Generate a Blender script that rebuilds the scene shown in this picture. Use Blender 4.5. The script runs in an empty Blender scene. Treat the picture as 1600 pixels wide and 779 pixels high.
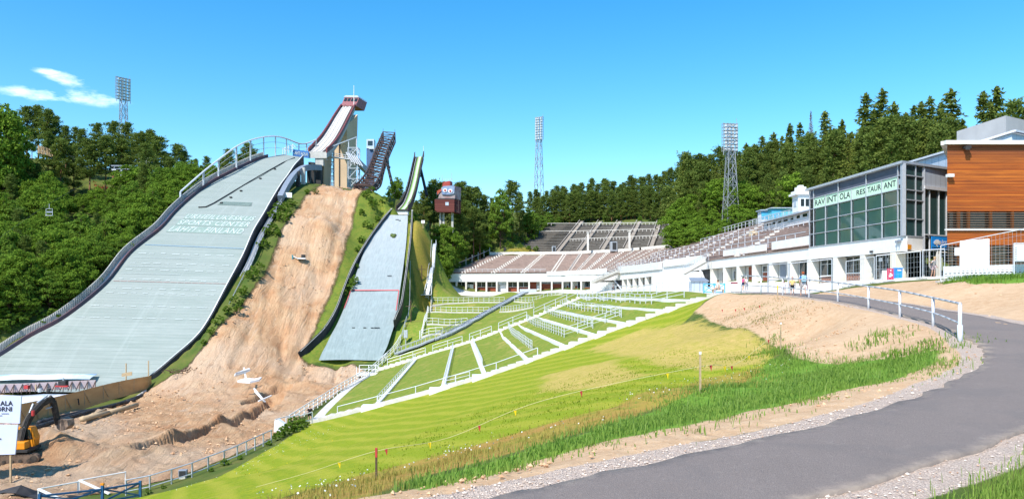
import bpy, bmesh, math, random
import numpy as np
from mathutils import Vector, Matrix
random.seed(7)
RNG = np.random.default_rng(11)
SC = bpy.context.scene
COL = SC.collection
# ------------------------------------------------------------------ camera, sky, sun, exposure
FL, HY = 1155.0, 450.0          # focal length and horizon row of the 1600 px wide photograph
cam_d = bpy.data.cameras.new('camera')
cam = bpy.data.objects.new('camera', cam_d); COL.objects.link(cam)
cam.location = (0, 0, 0); cam.rotation_euler = (math.pi/2, 0, 0)
cam_d.sensor_width = 36; cam_d.lens = FL/1600*36
cam_d.shift_y = (HY-389.5)/1600
cam_d.clip_start = 0.1; cam_d.clip_end = 6000
SC.camera = cam
SUN_AZ, SUN_EL = math.radians(180+33), math.radians(50)
world = bpy.data.worlds.new('World'); SC.world = world; world.use_nodes = True
wn = world.node_tree; wn.nodes.clear()
def wnode(t, **kw):
    n = wn.nodes.new(t)
    for k, v in kw.items(): setattr(n, k, v)
    return n
sky = wnode('ShaderNodeTexSky', sky_type='NISHITA', sun_disc=False)
sky.sun_elevation = SUN_EL; sky.sun_rotation = SUN_AZ
sky.altitude = 100; sky.air_density = 1.0; sky.dust_density = 0.35; sky.ozone_density = 2.2
hsv = wnode('ShaderNodeHueSaturation'); hsv.inputs['Saturation'].default_value = 1.42; hsv.inputs['Value'].default_value = 1.0; hsv.inputs['Hue'].default_value = 0.492
bg = wnode('ShaderNodeBackground'); bg.inputs['Strength'].default_value = 0.15
# a few small fair-weather clouds, low over the hill on the left
geo = wnode('ShaderNodeTexCoord')
mp = wnode('ShaderNodeMapping'); mp.inputs['Scale'].default_value = (1.0, 1.0, 2.6)
cn = wnode('ShaderNodeTexNoise'); cn.inputs['Scale'].default_value = 27; cn.inputs['Detail'].default_value = 6; cn.inputs['Roughness'].default_value = 0.6
wn.links.new(geo.outputs['Generated'], mp.inputs['Vector']); wn.links.new(mp.outputs['Vector'], cn.inputs['Vector'])
def wmath(op, a, b=None, clamp=False):
    n = wnode('ShaderNodeMath', operation=op); n.use_clamp = clamp
    for i, v in enumerate((a, b)):
        if v is None: continue
        if isinstance(v, (int, float)): n.inputs[i].default_value = v
        else: wn.links.new(v, n.inputs[i])
    return n.outputs[0]
def blob(px, py, rx, ry):
    d = Vector(((px-800)/FL, 1, (HY-py)/FL)).normalized()
    sub = wnode('ShaderNodeVectorMath', operation='SUBTRACT'); sub.inputs[1].default_value = d
    wn.links.new(geo.outputs['Generated'], sub.inputs[0])
    mul = wnode('ShaderNodeVectorMath', operation='MULTIPLY'); mul.inputs[1].default_value = (FL/rx*1.2, FL/rx*1.2, FL/ry*1.2)
    wn.links.new(sub.outputs[0], mul.inputs[0])
    ln = wnode('ShaderNodeVectorMath', operation='LENGTH'); wn.links.new(mul.outputs[0], ln.inputs[0])
    return wmath('SUBTRACT', 1.0, ln.outputs['Value'], True)
m = None
for b in ((140, 153, 66, 15), (60, 148, 70, 14), (105, 124, 40, 16), (78, 112, 28, 8)):
    v = blob(*b); m = v if m is None else wmath('MAXIMUM', m, v)
fac = wmath('MULTIPLY', m, 1.5, True)
fac = wmath('ADD', fac, wmath('MULTIPLY', wmath('SUBTRACT', cn.outputs['Fac'], 0.52), 4.0))
fac = wmath('MULTIPLY', wmath('MULTIPLY', wmath('SUBTRACT', fac, 0.15), 0.45), wmath('MULTIPLY', m, 2.0, True), True)
cmix = wnode('ShaderNodeMixRGB'); cmix.inputs['Color2'].default_value = (9.5, 9.8, 10.2, 1)
wn.links.new(sky.outputs[0], hsv.inputs['Color']); wn.links.new(hsv.outputs[0], cmix.inputs['Color1'])
wn.links.new(fac, cmix.inputs['Fac']); wn.links.new(cmix.outputs[0], bg.inputs['Color'])
wo = wnode('ShaderNodeOutputWorld'); wn.links.new(bg.outputs[0], wo.inputs[0])
sun_d = bpy.data.lights.new('sun', 'SUN'); sun_d.energy = 4.0; sun_d.angle = math.radians(0.53); sun_d.color = (1.0, 0.955, 0.88)
sun = bpy.data.objects.new('sun', sun_d); COL.objects.link(sun)
SDIR = Vector((math.sin(SUN_AZ)*math.cos(SUN_EL), math.cos(SUN_AZ)*math.cos(SUN_EL), math.sin(SUN_EL)))
sun.rotation_euler = SDIR.to_track_quat('Z', 'Y').to_euler()
SC.view_settings.view_transform = 'Standard'; SC.view_settings.look = 'None'
SC.view_settings.exposure = 0.72; SC.view_settings.gamma = 1.0
SC.render.engine = 'CYCLES'
SC.cycles.max_bounces = 5; SC.cycles.diffuse_bounces = 3; SC.cycles.glossy_bounces = 2; SC.cycles.transmission_bounces = 4
SC.cycles.transparent_max_bounces = 8; SC.cycles.caustics_reflective = False; SC.cycles.caustics_refractive = False

# ------------------------------------------------------------------ helpers
def P(px, py, Y): return np.array([(px-800)/FL*Y, Y, (HY-py)/FL*Y])
def lerp(a, b, t): return np.asarray(a, float)*(1-t)+np.asarray(b, float)*t
def resample(pts, n):
    pts = np.asarray(pts, float); d = np.r_[0, np.cumsum(np.linalg.norm(np.diff(pts, axis=0), axis=1))]
    s = np.linspace(0, d[-1], n); return np.stack([np.interp(s, d, pts[:, k]) for k in range(pts.shape[1])], 1)
def smooth_curve(pts, n=8):
    pts = np.asarray(pts, float); out = []
    for i in range(len(pts)-1):
        p0 = pts[max(i-1, 0)]; p1 = pts[i]; p2 = pts[i+1]; p3 = pts[min(i+2, len(pts)-1)]
        for k in range(n):
            t = k/n
            out.append(0.5*((2*p1)+(-p0+p2)*t+(2*p0-5*p1+4*p2-p3)*t*t+(-p0+3*p1-3*p2+p3)*t**3))
    out.append(pts[-1]); return np.array(out)
class MB:
    def __init__(s): s.v = []; s.f = []; s.m = []; s.uv = None
    def add(s, verts, faces, mi=0):
        o = len(s.v); s.v.extend([tuple(map(float, q)) for q in verts]); s.f.extend([tuple(i+o for i in f) for f in faces]); s.m.extend([mi]*len(faces))
    def quad(s, a, b, c, d, mi=0): s.add([a, b, c, d], [(0, 1, 2, 3)], mi)
    def hexa(s, b4, t4, mi=0):
        s.add(list(b4)+list(t4), [(3, 2, 1, 0), (4, 5, 6, 7), (0, 1, 5, 4), (1, 2, 6, 5), (2, 3, 7, 6), (3, 0, 4, 7)], mi)
    def box(s, c, size, rz=0.0, mi=0):
        x, y, z = size[0]/2, size[1]/2, size[2]/2; ca, sa = math.cos(rz), math.sin(rz)
        q = []
        for dz in (-z, z):
            for dx, dy in ((-x, -y), (x, -y), (x, y), (-x, y)):
                q.append((c[0]+dx*ca-dy*sa, c[1]+dx*sa+dy*ca, c[2]+dz))
        s.hexa(q[:4], q[4:], mi)
    def bar(s, p0, p1, w, h=None, up=(0, 0, 1), mi=0):
        h = w if h is None else h
        p0 = Vector(p0); p1 = Vector(p1); d = (p1-p0)
        if d.length < 1e-6: return
        d.normalize(); u = Vector(up)
        if abs(d.dot(u)) > 0.98: u = Vector((0, 1, 0))
        r = d.cross(u).normalized(); u = r.cross(d).normalized(); r *= w/2; u *= h/2
        s.hexa([p0-r-u, p0+r-u, p0+r+u, p0-r+u], [p1-r-u, p1+r-u, p1+r+u, p1-r+u], mi)
    def tube(s, p0, p1, r0, r1=None, n=8, mi=0, cap=True):
        r1 = r0 if r1 is None else r1
        p0 = Vector(p0); p1 = Vector(p1); d = (p1-p0)
        if d.length < 1e-6: return
        d.normalize()
        u = Vector((0, 0, 1)) if abs(d.z) < 0.95 else Vector((0, 1, 0))
        a = d.cross(u).normalized(); b = d.cross(a)
        ring = lambda p, r: [p+a*(math.cos(k*2*math.pi/n)*r)+b*(math.sin(k*2*math.pi/n)*r) for k in range(n)]
        vs = ring(p0, r0)+ring(p1, r1)
        fs = [(k, (k+1) % n, n+(k+1) % n, n+k) for k in range(n)]
        if cap: fs += [tuple(range(n))[::-1], tuple(range(n, 2*n))]
        s.add(vs, fs, mi)
    def pipe(s, pts, r, n=8, mi=0):
        for a, b in zip(pts[:-1], pts[1:]): s.tube(a, b, r, r, n, mi)
    def prism(s, poly, vec, mi=0):     # polygon (list of 3D points) extruded along vec
        n = len(poly); vec = np.asarray(vec, float); q = [np.asarray(p, float) for p in poly]
        s.add(q+[p+vec for p in q], [tuple(range(n))[::-1], tuple(range(n, 2*n))]+[(k, (k+1) % n, n+(k+1) % n, n+k) for k in range(n)], mi)
    def loft(s, rings, mi=0, close=True, caps=True):
        n = len(rings[0]); vs = [p for r in rings for p in r]; fs = []
        for i in range(len(rings)-1):
            for k in range(n if close else n-1):
                a = i*n+k; b = i*n+(k+1) % n; fs.append((a, b, b+n, a+n))
        if caps and close: fs += [tuple(range(n))[::-1], tuple(range((len(rings)-1)*n, len(rings)*n))]
        s.add(vs, fs, mi)
    def ball(s, c, r, nu=10, nv=7, mi=0):
        r = (r, r, r) if isinstance(r, (int, float)) else r
        rings = []
        for j in range(nv+1):
            t = math.pi*j/nv*0.98+0.01*math.pi
            rings.append([(c[0]+r[0]*math.sin(t)*math.cos(2*math.pi*k/nu), c[1]+r[1]*math.sin(t)*math.sin(2*math.pi*k/nu), c[2]-r[2]*math.cos(t)) for k in range(nu)])
        s.loft(rings, mi)
    def mesh(s, name, mats, smooth=False):
        me = bpy.data.meshes.new(name); me.from_pydata(s.v, [], s.f)
        for mt in (mats if isinstance(mats, (list, tuple)) else [mats]): me.materials.append(mt)
        if any(s.m): me.polygons.foreach_set('material_index', s.m)
        if smooth: me.polygons.foreach_set('use_smooth', [True]*len(s.f))
        me.validate(); me.update(); return me
    def build(s, name, mats, parent=None, smooth=False, bevel=0.0):
        if not s.f: return None
        o = bpy.data.objects.new(name, s.mesh(name, mats, smooth)); COL.objects.link(o)
        if parent is not None: hang(o, parent)
        if bevel:
            b = o.modifiers.new('bevel', 'BEVEL'); b.width = bevel; b.segments = 2; b.limit_method = 'ANGLE'
        return o
BASE = {}
def hang(o, parent):             # meshes are built in world space: undo the parent's place
    o.parent = parent; o.location = -BASE.get(parent.name, Vector((0, 0, 0)))
    BASE[o.name] = Vector((0, 0, 0))
def tag(o, label, cat, group=None, kind=None):
    o['label'] = label; o['category'] = cat
    if group: o['group'] = group
    if kind: o['kind'] = kind
    return o
def thing(name, label, cat, loc, group=None, rz=0.0):
    o = bpy.data.objects.new(name, None); COL.objects.link(o); o.empty_display_size = 0.3
    o.location = tuple(map(float, loc)); o.rotation_euler = (0, 0, rz); BASE[o.name] = Vector(tuple(map(float, loc)))
    return tag(o, label, cat, group)
def local(name, label, cat, group=None):     # a thing modelled round its own origin, moved later
    return thing(name, label, cat, (0, 0, 0), group)
def place(o, loc, rz=0.0, scale=None):
    o.location = tuple(map(float, loc)); o.rotation_euler = (0, 0, rz)
    if scale is not None: o.scale = (scale,)*3 if isinstance(scale, (int, float)) else scale
    return o
def dup(root, loc, rz=0.0, scale=None, label=None):
    def cp(o, par):
        c = o.copy(); COL.objects.link(c)
        if par is not None: c.parent = par
        for ch in o.children: cp(ch, c)
        return c
    r = cp(root, None); place(r, loc, rz, scale)
    if label: r['label'] = label
    return r
def link_mesh(name, me, parent, loc=(0, 0, 0), rz=0.0, scale=(1, 1, 1)):
    o = bpy.data.objects.new(name, me); COL.objects.link(o); o.parent = parent
    o.location = Vector(tuple(map(float, loc)))-BASE.get(parent.name, Vector((0, 0, 0))); o.rotation_euler = (0, 0, rz); o.scale = scale
    return o

# ------------------------------------------------------------------ materials
class G:
    """small node-graph helper"""
    def __init__(s, name):
        s.m = bpy.data.materials.new(name); s.m.use_nodes = True; s.t = s.m.node_tree; s.t.nodes.clear()
        s.out = s.t.nodes.new('ShaderNodeOutputMaterial')
        s.co = s.t.nodes.new('ShaderNodeTexCoord').outputs['Object']
    def n(s, typ, **kw):
        n = s.t.nodes.new(typ)
        for k, v in kw.items(): setattr(n, k, v)
        return n
    def put(s, sock, v):
        if v is None: return
        if isinstance(v, (int, float)): sock.default_value = v
        elif isinstance(v, (tuple, list)): sock.default_value = tuple(v)+((1,) if len(v) == 3 and sock.type == 'RGBA' else ())
        else: s.t.links.new(v, sock)
    def math(s, op, a, b=0.0, clamp=False):
        n = s.n('ShaderNodeMath', operation=op); n.use_clamp = clamp; s.put(n.inputs[0], a); s.put(n.inputs[1], b); return n.outputs[0]
    def mix(s, f, a, b, blend='MIX'):
        n = s.n('ShaderNodeMixRGB', blend_type=blend); s.put(n.inputs[0], f); s.put(n.inputs[1], a); s.put(n.inputs[2], b); return n.outputs[0]
    def scale(s, v, sc):
        n = s.n('ShaderNodeMapping'); s.put(n.inputs['Vector'], v); n.inputs['Scale'].default_value = sc; return n.outputs[0]
    def rot(s, v, rz):
        n = s.n('ShaderNodeMapping'); s.put(n.inputs['Vector'], v); n.inputs['Rotation'].default_value = (0, 0, rz); return n.outputs[0]
    def noise(s, sc, det=3, rough=0.55, vec=None, dist=0.0):
        n = s.n('ShaderNodeTexNoise'); s.put(n.inputs['Vector'], vec or s.co); n.inputs['Scale'].default_value = sc
        n.inputs['Detail'].default_value = det; n.inputs['Roughness'].default_value = rough; n.inputs['Distortion'].default_value = dist; return n.outputs['Fac']
    def voro(s, sc, vec=None, feat='F1', out='Distance'):
        n = s.n('ShaderNodeTexVoronoi', feature=feat); s.put(n.inputs['Vector'], vec or s.co); n.inputs['Scale'].default_value = sc; return n.outputs[out]
    def ramp(s, f, lo, hi):
        n = s.n('ShaderNodeMapRange'); n.clamp = True; s.put(n.inputs[0], f); n.inputs[1].default_value = lo; n.inputs[2].default_value = hi; return n.outputs[0]
    def attr(s, name, out='Fac'):
        n = s.n('ShaderNodeAttribute'); n.attribute_name = name; return n.outputs[out]
    def bump(s, h, dist, strength=1.0, normal=None):
        n = s.n('ShaderNodeBump'); s.put(n.inputs['Height'], h); n.inputs['Distance'].default_value = dist; n.inputs['Strength'].default_value = strength
        s.put(n.inputs['Normal'], normal); return n.outputs[0]
    def fin(s, col, rough=0.8, normal=None, metal=0.0, spec=0.3, alpha=None, trans=None, emit=None):
        b = s.n('ShaderNodeBsdfPrincipled'); s.put(b.inputs['Base Color'], col); s.put(b.inputs['Roughness'], rough); s.put(b.inputs['Metallic'], metal)
        s.put(b.inputs['Specular IOR Level'], spec); s.put(b.inputs['Normal'], normal); s.put(b.inputs['Alpha'], alpha); s.put(b.inputs['Transmission Weight'], trans)
        s.t.links.new(b.outputs[0], s.out.inputs[0]); return s.m
def pm(name, c1, c2=None, sc=3.0, rough=0.8, bump=0.0, bsc=None, metal=0.0, spec=0.3, dirt=0.0, stretch=None):
    g = G(name); v = g.scale(g.co, stretch) if stretch else g.co
    c2 = c2 or tuple(x*0.8 for x in c1)
    col = g.mix(g.ramp(g.noise(sc, 5, 0.6, v), 0.35, 0.65), c1, c2)
    if dirt: col = g.mix(g.math('MULTIPLY', g.ramp(g.noise(sc*0.35, 6, 0.7), 0.52, 0.75), dirt), col, tuple(x*0.45 for x in c1))
    nrm = g.bump(g.noise(bsc or sc*6, 4, 0.6, v), bump) if bump else None
    return g.fin(col, rough, nrm, metal, spec)
M = {}
M['white'] = pm('white_paint', (.80, .79, .77), (.74, .73, .70), 1.2, 0.6, dirt=.25)
M['white_clean'] = pm('white_sheet', (.82, .82, .83), (.78, .78, .80), 2, 0.5)
M['offwhite'] = pm('old_white_render', (.78, .75, .69), (.66, .61, .54), .9, 0.85, .01, dirt=.35)
M['concrete'] = pm('concrete', (.56, .54, .50), (.45, .43, .40), .8, 0.9, .01, dirt=.3)
M['pale_concrete'] = pm('pale_concrete', (.66, .62, .56), (.52, .48, .43), .9, .9, .01, dirt=.3)
M['tower_concrete'] = pm('tower_concrete', (.66, .47, .30), (.57, .41, .27), .25, .9, .01, dirt=.25, stretch=(1, 1, .25))
M['steel'] = pm('galvanised_steel', (.56, .58, .61), (.46, .48, .51), 4, .45, metal=.35)
M['steel_white'] = pm('pale_grey_steel', (.70, .71, .74), (.60, .61, .65), 4, .45, metal=.15)
M['aluminium'] = pm('grey_aluminium', (.52, .54, .58), (.46, .48, .52), 3, .4, metal=.3)
M['mast_steel'] = pm('mast_steel', (.40, .41, .44), (.32, .33, .36), 4, .5, metal=.3)
M['dark_steel'] = pm('rust_brown_steel', (.045, .033, .031), (.085, .055, .047), 1.5, .7)
M['grey_blue'] = pm('grey_blue_metal', (.25, .28, .33), (.20, .23, .28), 2, .5)
M['dark'] = pm('dark_recess', (.03, .03, .033), (.05, .05, .05), 2, .7)
M['black'] = pm('black_sheet', (.016, .018, .022), (.04, .042, .05), .6, .6, stretch=(1, 1, .3))
M['blue_steel'] = pm('blue_paint', (.03, .12, .26), (.025, .09, .2), 3, .5, dirt=.3)
M['light_blue'] = pm('light_blue_paint', (.10, .47, .72), (.08, .40, .65), 3, .5)
M['blue'] = pm('bright_blue_paint', (.02, .27, .80), (.02, .30, .85), 3, .4)
M['brown_door'] = pm('red_brown_boards', (.30, .07, .03), (.22, .05, .025), 3, .6, stretch=(1, 1, 8))
M['brick'] = None
M['plywood'] = pm('plywood', (.60, .36, .16), (.52, .29, .12), .5, .7, dirt=.2, stretch=(.6, .6, 2))
M['red'] = pm('red_paint', (.52, .05, .05), (.42, .05, .05), 3, .6, dirt=.2)
M['pink_red'] = pm('faded_red_cladding', (.30, .11, .12), (.23, .085, .09), 2, .6)
M['orange'] = pm('orange_paint', (.80, .30, .02), (.74, .26, .02), 3, .4, dirt=.3)
M['yellow'] = pm('yellow_plastic', (.85, .62, .02), (.80, .55, .02), 4, .5)
M['rubber'] = pm('dusty_black_rubber', (.03, .028, .026), (.09, .07, .055), 3, .85)
M['track'] = pm('dusty_track_steel', (.20, .14, .10), (.09, .06, .045), 2.5, .8, .02)
M['bench_wood'] = pm('weathered_red_planks', (.52, .37, .31), (.38, .26, .215), 1.3, .85, dirt=.4)
M['bench_grey'] = pm('weathered_grey_planks', (.30, .28, .25), (.20, .185, .165), 1.3, .9, dirt=.4)
M['bark'] = pm('bark', (.13, .085, .055), (.08, .05, .035), 2, .95, .03, stretch=(3, 3, .5))
M['pine_bark'] = pm('pine_bark', (.30, .14, .07), (.14, .08, .05), .35, .95, .03)
M['curtain'] = pm('green_blind', (.50, .74, .60), (.55, .78, .64), .7, .8, stretch=(4, 4, .1))
M['timber_light'] = pm('raw_timber', (.55, .40, .24), (.42, .30, .18), 2, .8, stretch=(1, 1, 4))
M['skin'] = pm('skin', (.62, .36, .26), (.56, .31, .22), 4, .6)
def glass_mat(name, col, rough=.06):
    g = G(name); fr = g.n('ShaderNodeLayerWeight'); fr.inputs['Blend'].default_value = .35
    b = g.n('ShaderNodeBsdfPrincipled'); b.inputs['Base Color'].default_value = (*col, 1); b.inputs['Roughness'].default_value = rough
    b.inputs['Specular IOR Level'].default_value = .7; g.t.links.new(b.outputs[0], g.out.inputs[0]); return g.m
def clear_glass(name, tint):
    g = G(name); tr = g.n('ShaderNodeBsdfTransparent'); tr.inputs[0].default_value = (*tint, 1)
    gl = g.n('ShaderNodeBsdfGlossy'); gl.inputs['Roughness'].default_value = .03
    fr = g.n('ShaderNodeFresnel'); fr.inputs['IOR'].default_value = 1.6
    mx = g.n('ShaderNodeMixShader'); g.put(mx.inputs[0], g.math('MULTIPLY', fr.outputs[0], 1.15, True))
    g.t.links.new(tr.outputs[0], mx.inputs[1]); g.t.links.new(gl.outputs[0], mx.inputs[2]); g.t.links.new(mx.outputs[0], g.out.inputs[0]); return g.m
M['glass'] = clear_glass('window_glass', (.88, .95, .91))
M['dark_glass'] = glass_mat('dark_glass', (.02, .03, .032))
M['teal_glass'] = glass_mat('teal_glass', (.035, .075, .075), .04)
def wood_cladding():
    g = G('orange_wood_cladding'); sep = g.n('ShaderNodeSeparateXYZ'); g.put(sep.inputs[0], g.co)
    v = g.scale(g.co, (.35, .35, 5.0)); f = g.noise(1.0, 4, .6, v)
    idx = g.math('FLOOR', g.math('MULTIPLY', sep.outputs[2], 8.0)); wn2 = g.n('ShaderNodeTexWhiteNoise', noise_dimensions='1D'); g.put(wn2.inputs['W'], idx)
    col = g.mix(wn2.outputs[0], (.39, .085, .012), (.58, .165, .022)); col = g.mix(g.ramp(f, .4, .75), col, (.27, .065, .015))
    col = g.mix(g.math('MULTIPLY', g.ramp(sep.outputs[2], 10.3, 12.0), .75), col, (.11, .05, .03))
    fr = g.math('FRACT', g.math('MULTIPLY', sep.outputs[2], 8.0)); gap = g.math('LESS_THAN', fr, .14)
    col = g.mix(gap, col, (.05, .018, .008))
    return g.fin(col, .65, g.bump(g.math('SUBTRACT', 1.0, gap), .02))
M['wood_clad'] = wood_cladding()
def brick_mat():
    g = G('brown_brick'); b = g.n('ShaderNodeTexBrick'); sep = g.n('ShaderNodeSeparateXYZ'); g.put(sep.inputs[0], g.co)
    cb = g.n('ShaderNodeCombineXYZ'); g.put(cb.inputs[0], g.math('ADD', sep.outputs[0], sep.outputs[1])); g.put(cb.inputs[1], sep.outputs[2]); g.put(b.inputs['Vector'], cb.outputs[0])
    b.inputs['Color1'].default_value = (.36, .13, .08, 1); b.inputs['Color2'].default_value = (.27, .09, .06, 1); b.inputs['Mortar'].default_value = (.42, .36, .31, 1)
    b.inputs['Scale'].default_value = 1.0; b.inputs['Brick Width'].default_value = .5; b.inputs['Row Height'].default_value = .22; b.inputs['Mortar Size'].default_value = .025
    return g.fin(b.outputs[0], .85)
M['brick'] = brick_mat()
def siding_mat():
    g = G('dark_red_board_siding'); sep = g.n('ShaderNodeSeparateXYZ'); g.put(sep.inputs[0], g.co)
    k = g.math('MULTIPLY', sep.outputs[2], 1.4); w = g.n('ShaderNodeTexWhiteNoise', noise_dimensions='1D'); g.put(w.inputs['W'], g.math('FLOOR', k))
    col = g.mix(w.outputs[0], (.115, .03, .026), (.18, .052, .042)); col = g.mix(g.math('LESS_THAN', g.math('FRACT', k), .1), col, (.06, .02, .018)); return g.fin(col, .8)
M['siding'] = siding_mat()
def panel_mat():
    g = G('pale_metal_panels'); sep = g.n('ShaderNodeSeparateXYZ'); g.put(sep.inputs[0], g.co)
    k = g.math('MULTIPLY', g.math('ADD', sep.outputs[0], sep.outputs[1]), .9); col = g.mix(g.math('LESS_THAN', g.math('FRACT', k), .06), (.56, .62, .70), (.32, .36, .42)); return g.fin(col, .45, metal=.3)
M['panel'] = panel_mat()
# ------------------------------------------------------------------ terrain: control points (photo column, row, metres away) or world points
R_IN = np.array([(-9, 3.5, -3.4), (-3.5, 8.2, -3.05), (-.35, 10, -2.85), (1.96, 11.3, -2.7), (6.7, 14.4, -2.5), (10.4, 17.7, -2.3), (13.2, 20.7, -2.08), (14.7, 23.0, -1.9),
    (15.6, 25.3, -1.72), (16.7, 29, -1.48), (17.6, 33, -1.27), (18.2, 37.5, -1.05), (18.6, 42, -.8), (18.9, 47, -.62), (19.2, 52, -.47), (19.4, 57, -.42), (19.9, 63, -.40), (21.5, 71, -.40)], float)
ROAD = smooth_curve(R_IN, 10)
_t = np.gradient(ROAD[:, :2], axis=0); _t /= np.linalg.norm(_t, axis=1)[:, None]
RN = np.stack([_t[:, 1], -_t[:, 0]], 1)          # to the right of travel: the outer side
ROAD_W = np.interp(np.arange(len(ROAD)), [0, 55, 85, 200], [2.5, 2.6, 3.2, 3.2])
CP = []
def cp(*pts):
    for p in pts: CP.append(P(*p))
def cw(*pts):
    for p in pts: CP.append(np.array(p, float))
# verge, bank and meadow below the path
cp((1200, 600, 26), (1350, 590, 21), (1000, 660, 17.5), (1060, 610, 23), (1094, 630, 21), (900, 690, 14.5), (660, 755, 13), (850, 720, 13),
   (1000, 600, 30), (1094, 572, 32), (850, 650, 25), (640, 735, 21), (588, 748, 20.5), (400, 775, 27), (300, 760, 42), (200, 779, 54), (400, 740, 47), (500, 700, 50),
   (440, 690, 68), (600, 690, 38), (700, 650, 45), (800, 620, 42), (900, 590, 42), (1000, 560, 42), (1000, 530, 55), (1100, 530, 42), (900, 560, 58), (700, 620, 65),
   (600, 647, 70), (540, 675, 62), (1110, 466, 62), (1100, 492, 55), (1215, 545, 37), (1340, 568, 25.5), (1280, 520, 37), (1400, 540, 27), (1130, 458.5, 60), (1050, 505, 60),
   (960, 528, 64), (1180, 500, 46), (1180, 475, 52))
# stairs beside the lawn, lower and upper
L_ST = [P(484, 660, 79), P(580, 637, 78), P(690, 608, 75), P(776, 582, 73), (P(880, 545, 70)), P(960, 515, 69), P(1050, 483, 67), P(1122, 461, 66)]
U_ST = [P(582, 581, 120), P(647, 561, 120), P(705, 543, 119), P(735, 534, 118), P(769, 522, 117), P(800, 509, 116), P(837, 495, 114), P(860, 485, 112), P(886, 474, 110), P(907, 465, 108)]
CP += [p-np.array([0, 0, .1]) for p in L_ST+U_ST]
WALLS = [((907, 464, 108), (1088, 470, 66.8), 'topmost low white terrace wall, in front of the forecourt'), ((886, 475, 110), (1045, 486, 67.3), 'second low white terrace wall below the forecourt'), ((860, 485, 112), (985, 508, 68.6), 'third low white terrace wall below the forecourt'),
    ((837, 496, 114), (933, 526, 69.3), 'fourth white terrace wall below the forecourt, in the middle of the fan'), ((808, 509, 116), (885, 544, 70), 'fifth white terrace wall below the forecourt, the steepest looking of the wide ones'), ((780, 523, 117), (825, 567, 71.7), 'short white terrace wall with a long railing, sixth below the forecourt'),
    ((735, 535, 118), (755, 589, 73.5), 'narrow terrace wall running almost straight down, next to the dry strip'), ((705, 544, 119), (688, 609, 75), 'narrow terrace wall with a bent white railing, third from the bottom stairs'), ((647, 562, 120), (582, 636, 78), 'lowest terrace wall, ending in a broad white block by the stairs')]
for _a, _b, _l in WALLS:
    for _f in (.18, .36, .54, .72, .9): CP.append(lerp(P(*_a), P(*_b), _f)-np.array([0, 0, .12]))
# dug-up outrun and bare slope of the middle hill
cp((20, 728, 65), (60, 650, 90), (235, 606, 117), (300, 660, 86), (400, 650, 92), (450, 600, 117), (540, 572, 128), (380, 600, 113), (200, 720, 66), (100, 779, 54), (-120, 728, 64), (-200, 660, 84),
   (340, 560, 119), (420, 520, 130), (440, 440, 144), (500, 480, 140), (470, 400, 152), (520, 350, 162), (540, 299, 180), (500, 330, 170), (590, 302, 184), (595, 325, 178), (598, 351, 174), (580, 376, 167), (563, 404, 159.5), (548, 434, 151), (537, 462, 145), (526, 492, 139), (509, 522, 133.5), (489, 543, 130.5), (550, 370, 166), (536, 400, 157),
   (470, 563, 127), (360, 500, 128), (410, 430, 142), (440, 360, 158), (465, 312, 172), (520, 298, 183), (620, 330, 182))
for y, Y, x in ((562, 128, 548), (520, 134, 562), (480, 141, 578), (453, 147, 586), (410, 157, 600), (370, 168, 612), (340, 177, 620)): CP.append(P(x, y, Y)-np.array([0, 0, .6]))
# grass right of the small hill, terraces, stand forecourt
cp((650, 450, 158), (660, 380, 168), (660, 350, 174), (678, 384, 175), (676, 420, 169), (640, 540, 132), (615, 556, 129), (815, 459, 180), (676, 472.5, 160), (700, 472.5, 160), (740, 472, 160), (788, 472, 160), (838, 471, 157), (672, 487.5, 148), (700, 488, 148), (735, 488, 148), (764, 488, 148), (667, 506, 137), (690, 507, 137), (728, 506, 137), (660, 526, 129), (660, 540, 126), (680, 532, 125.5), (701, 524, 127), (722, 512, 134), (745, 500, 141), (780, 480, 153), (684, 452, 184), (690, 459, 180), (655, 472, 158), (645, 498, 146), (790, 468, 164), (720, 464, 172), (860, 462, 150), (870, 470, 130))
cw((-17, 197, -.95), (-17.5, 190, -1.05), (-15, 185, -1.3), (-19.5, 185, -.6), (-18.6, 196, -.7), (13, 195, -.95), (21, 189, -.95), (25, 179, -.9), (27, 161, -.7), (30, 121, -.55), (20, 150, -.95), (22, 120, -.9), (0, 180, -.95), (10, 165, -1.1), (24, 95, -.55), (27, 80, -.45), (26, 66, -.45), (33.5, 85, .2), (34.5, 67, .8), (33, 74, .55), (30, 100, -.4),
   (34, 58, .75), (40, 56, .85), (50, 56, .9), (30, 50, .45), (27, 57, .2), (25.5, 43, .1), (34, 45, .7), (26, 33, -.3), (45, 40, .8), (24, 27, -.9), (30, 24, -.6))
# ground below the decks and behind the buildings
cw((-8, 223, 8.5), (18, 220, 9), (33, 213, 9.4), (43, 198, 9.6), (47, 173, 10.5), (51, 140, 11.4), (54, 100, 11.4), (2, 210, 2.5), (25, 203, 3), (34, 180, 4), (38, 150, 4), (42, 110, 5), (47, 75, 1.5), (60, 60, 1.2), (62, 85, 6))
cw((12.2, 229, 9.8), (44, 206, 10.2), (24, 268, 21.8), (55.4, 246, 20.2), (7, 245, 13.5), (16, 268, 20.5), (30, 240, 13.5))
cp((830, 395, 225), (800, 388, 224), (750, 402, 234), (700, 352, 245), (640, 322, 205), (560, 302, 205), (430, 300, 232), (510, 298, 250), (545, 296, 262), (1000, 328, 285), (900, 335, 290), (820, 345, 270), (760, 340, 240), (720, 400, 230), (668, 420, 192), (684, 388, 212),
   (1100, 335, 190), (1100, 346, 197), (1200, 326, 180), (1300, 330, 165), (1400, 332, 140), (1500, 335, 130), (1650, 335, 115), (1100, 300, 300), (1300, 290, 260), (1500, 280, 230))
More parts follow.
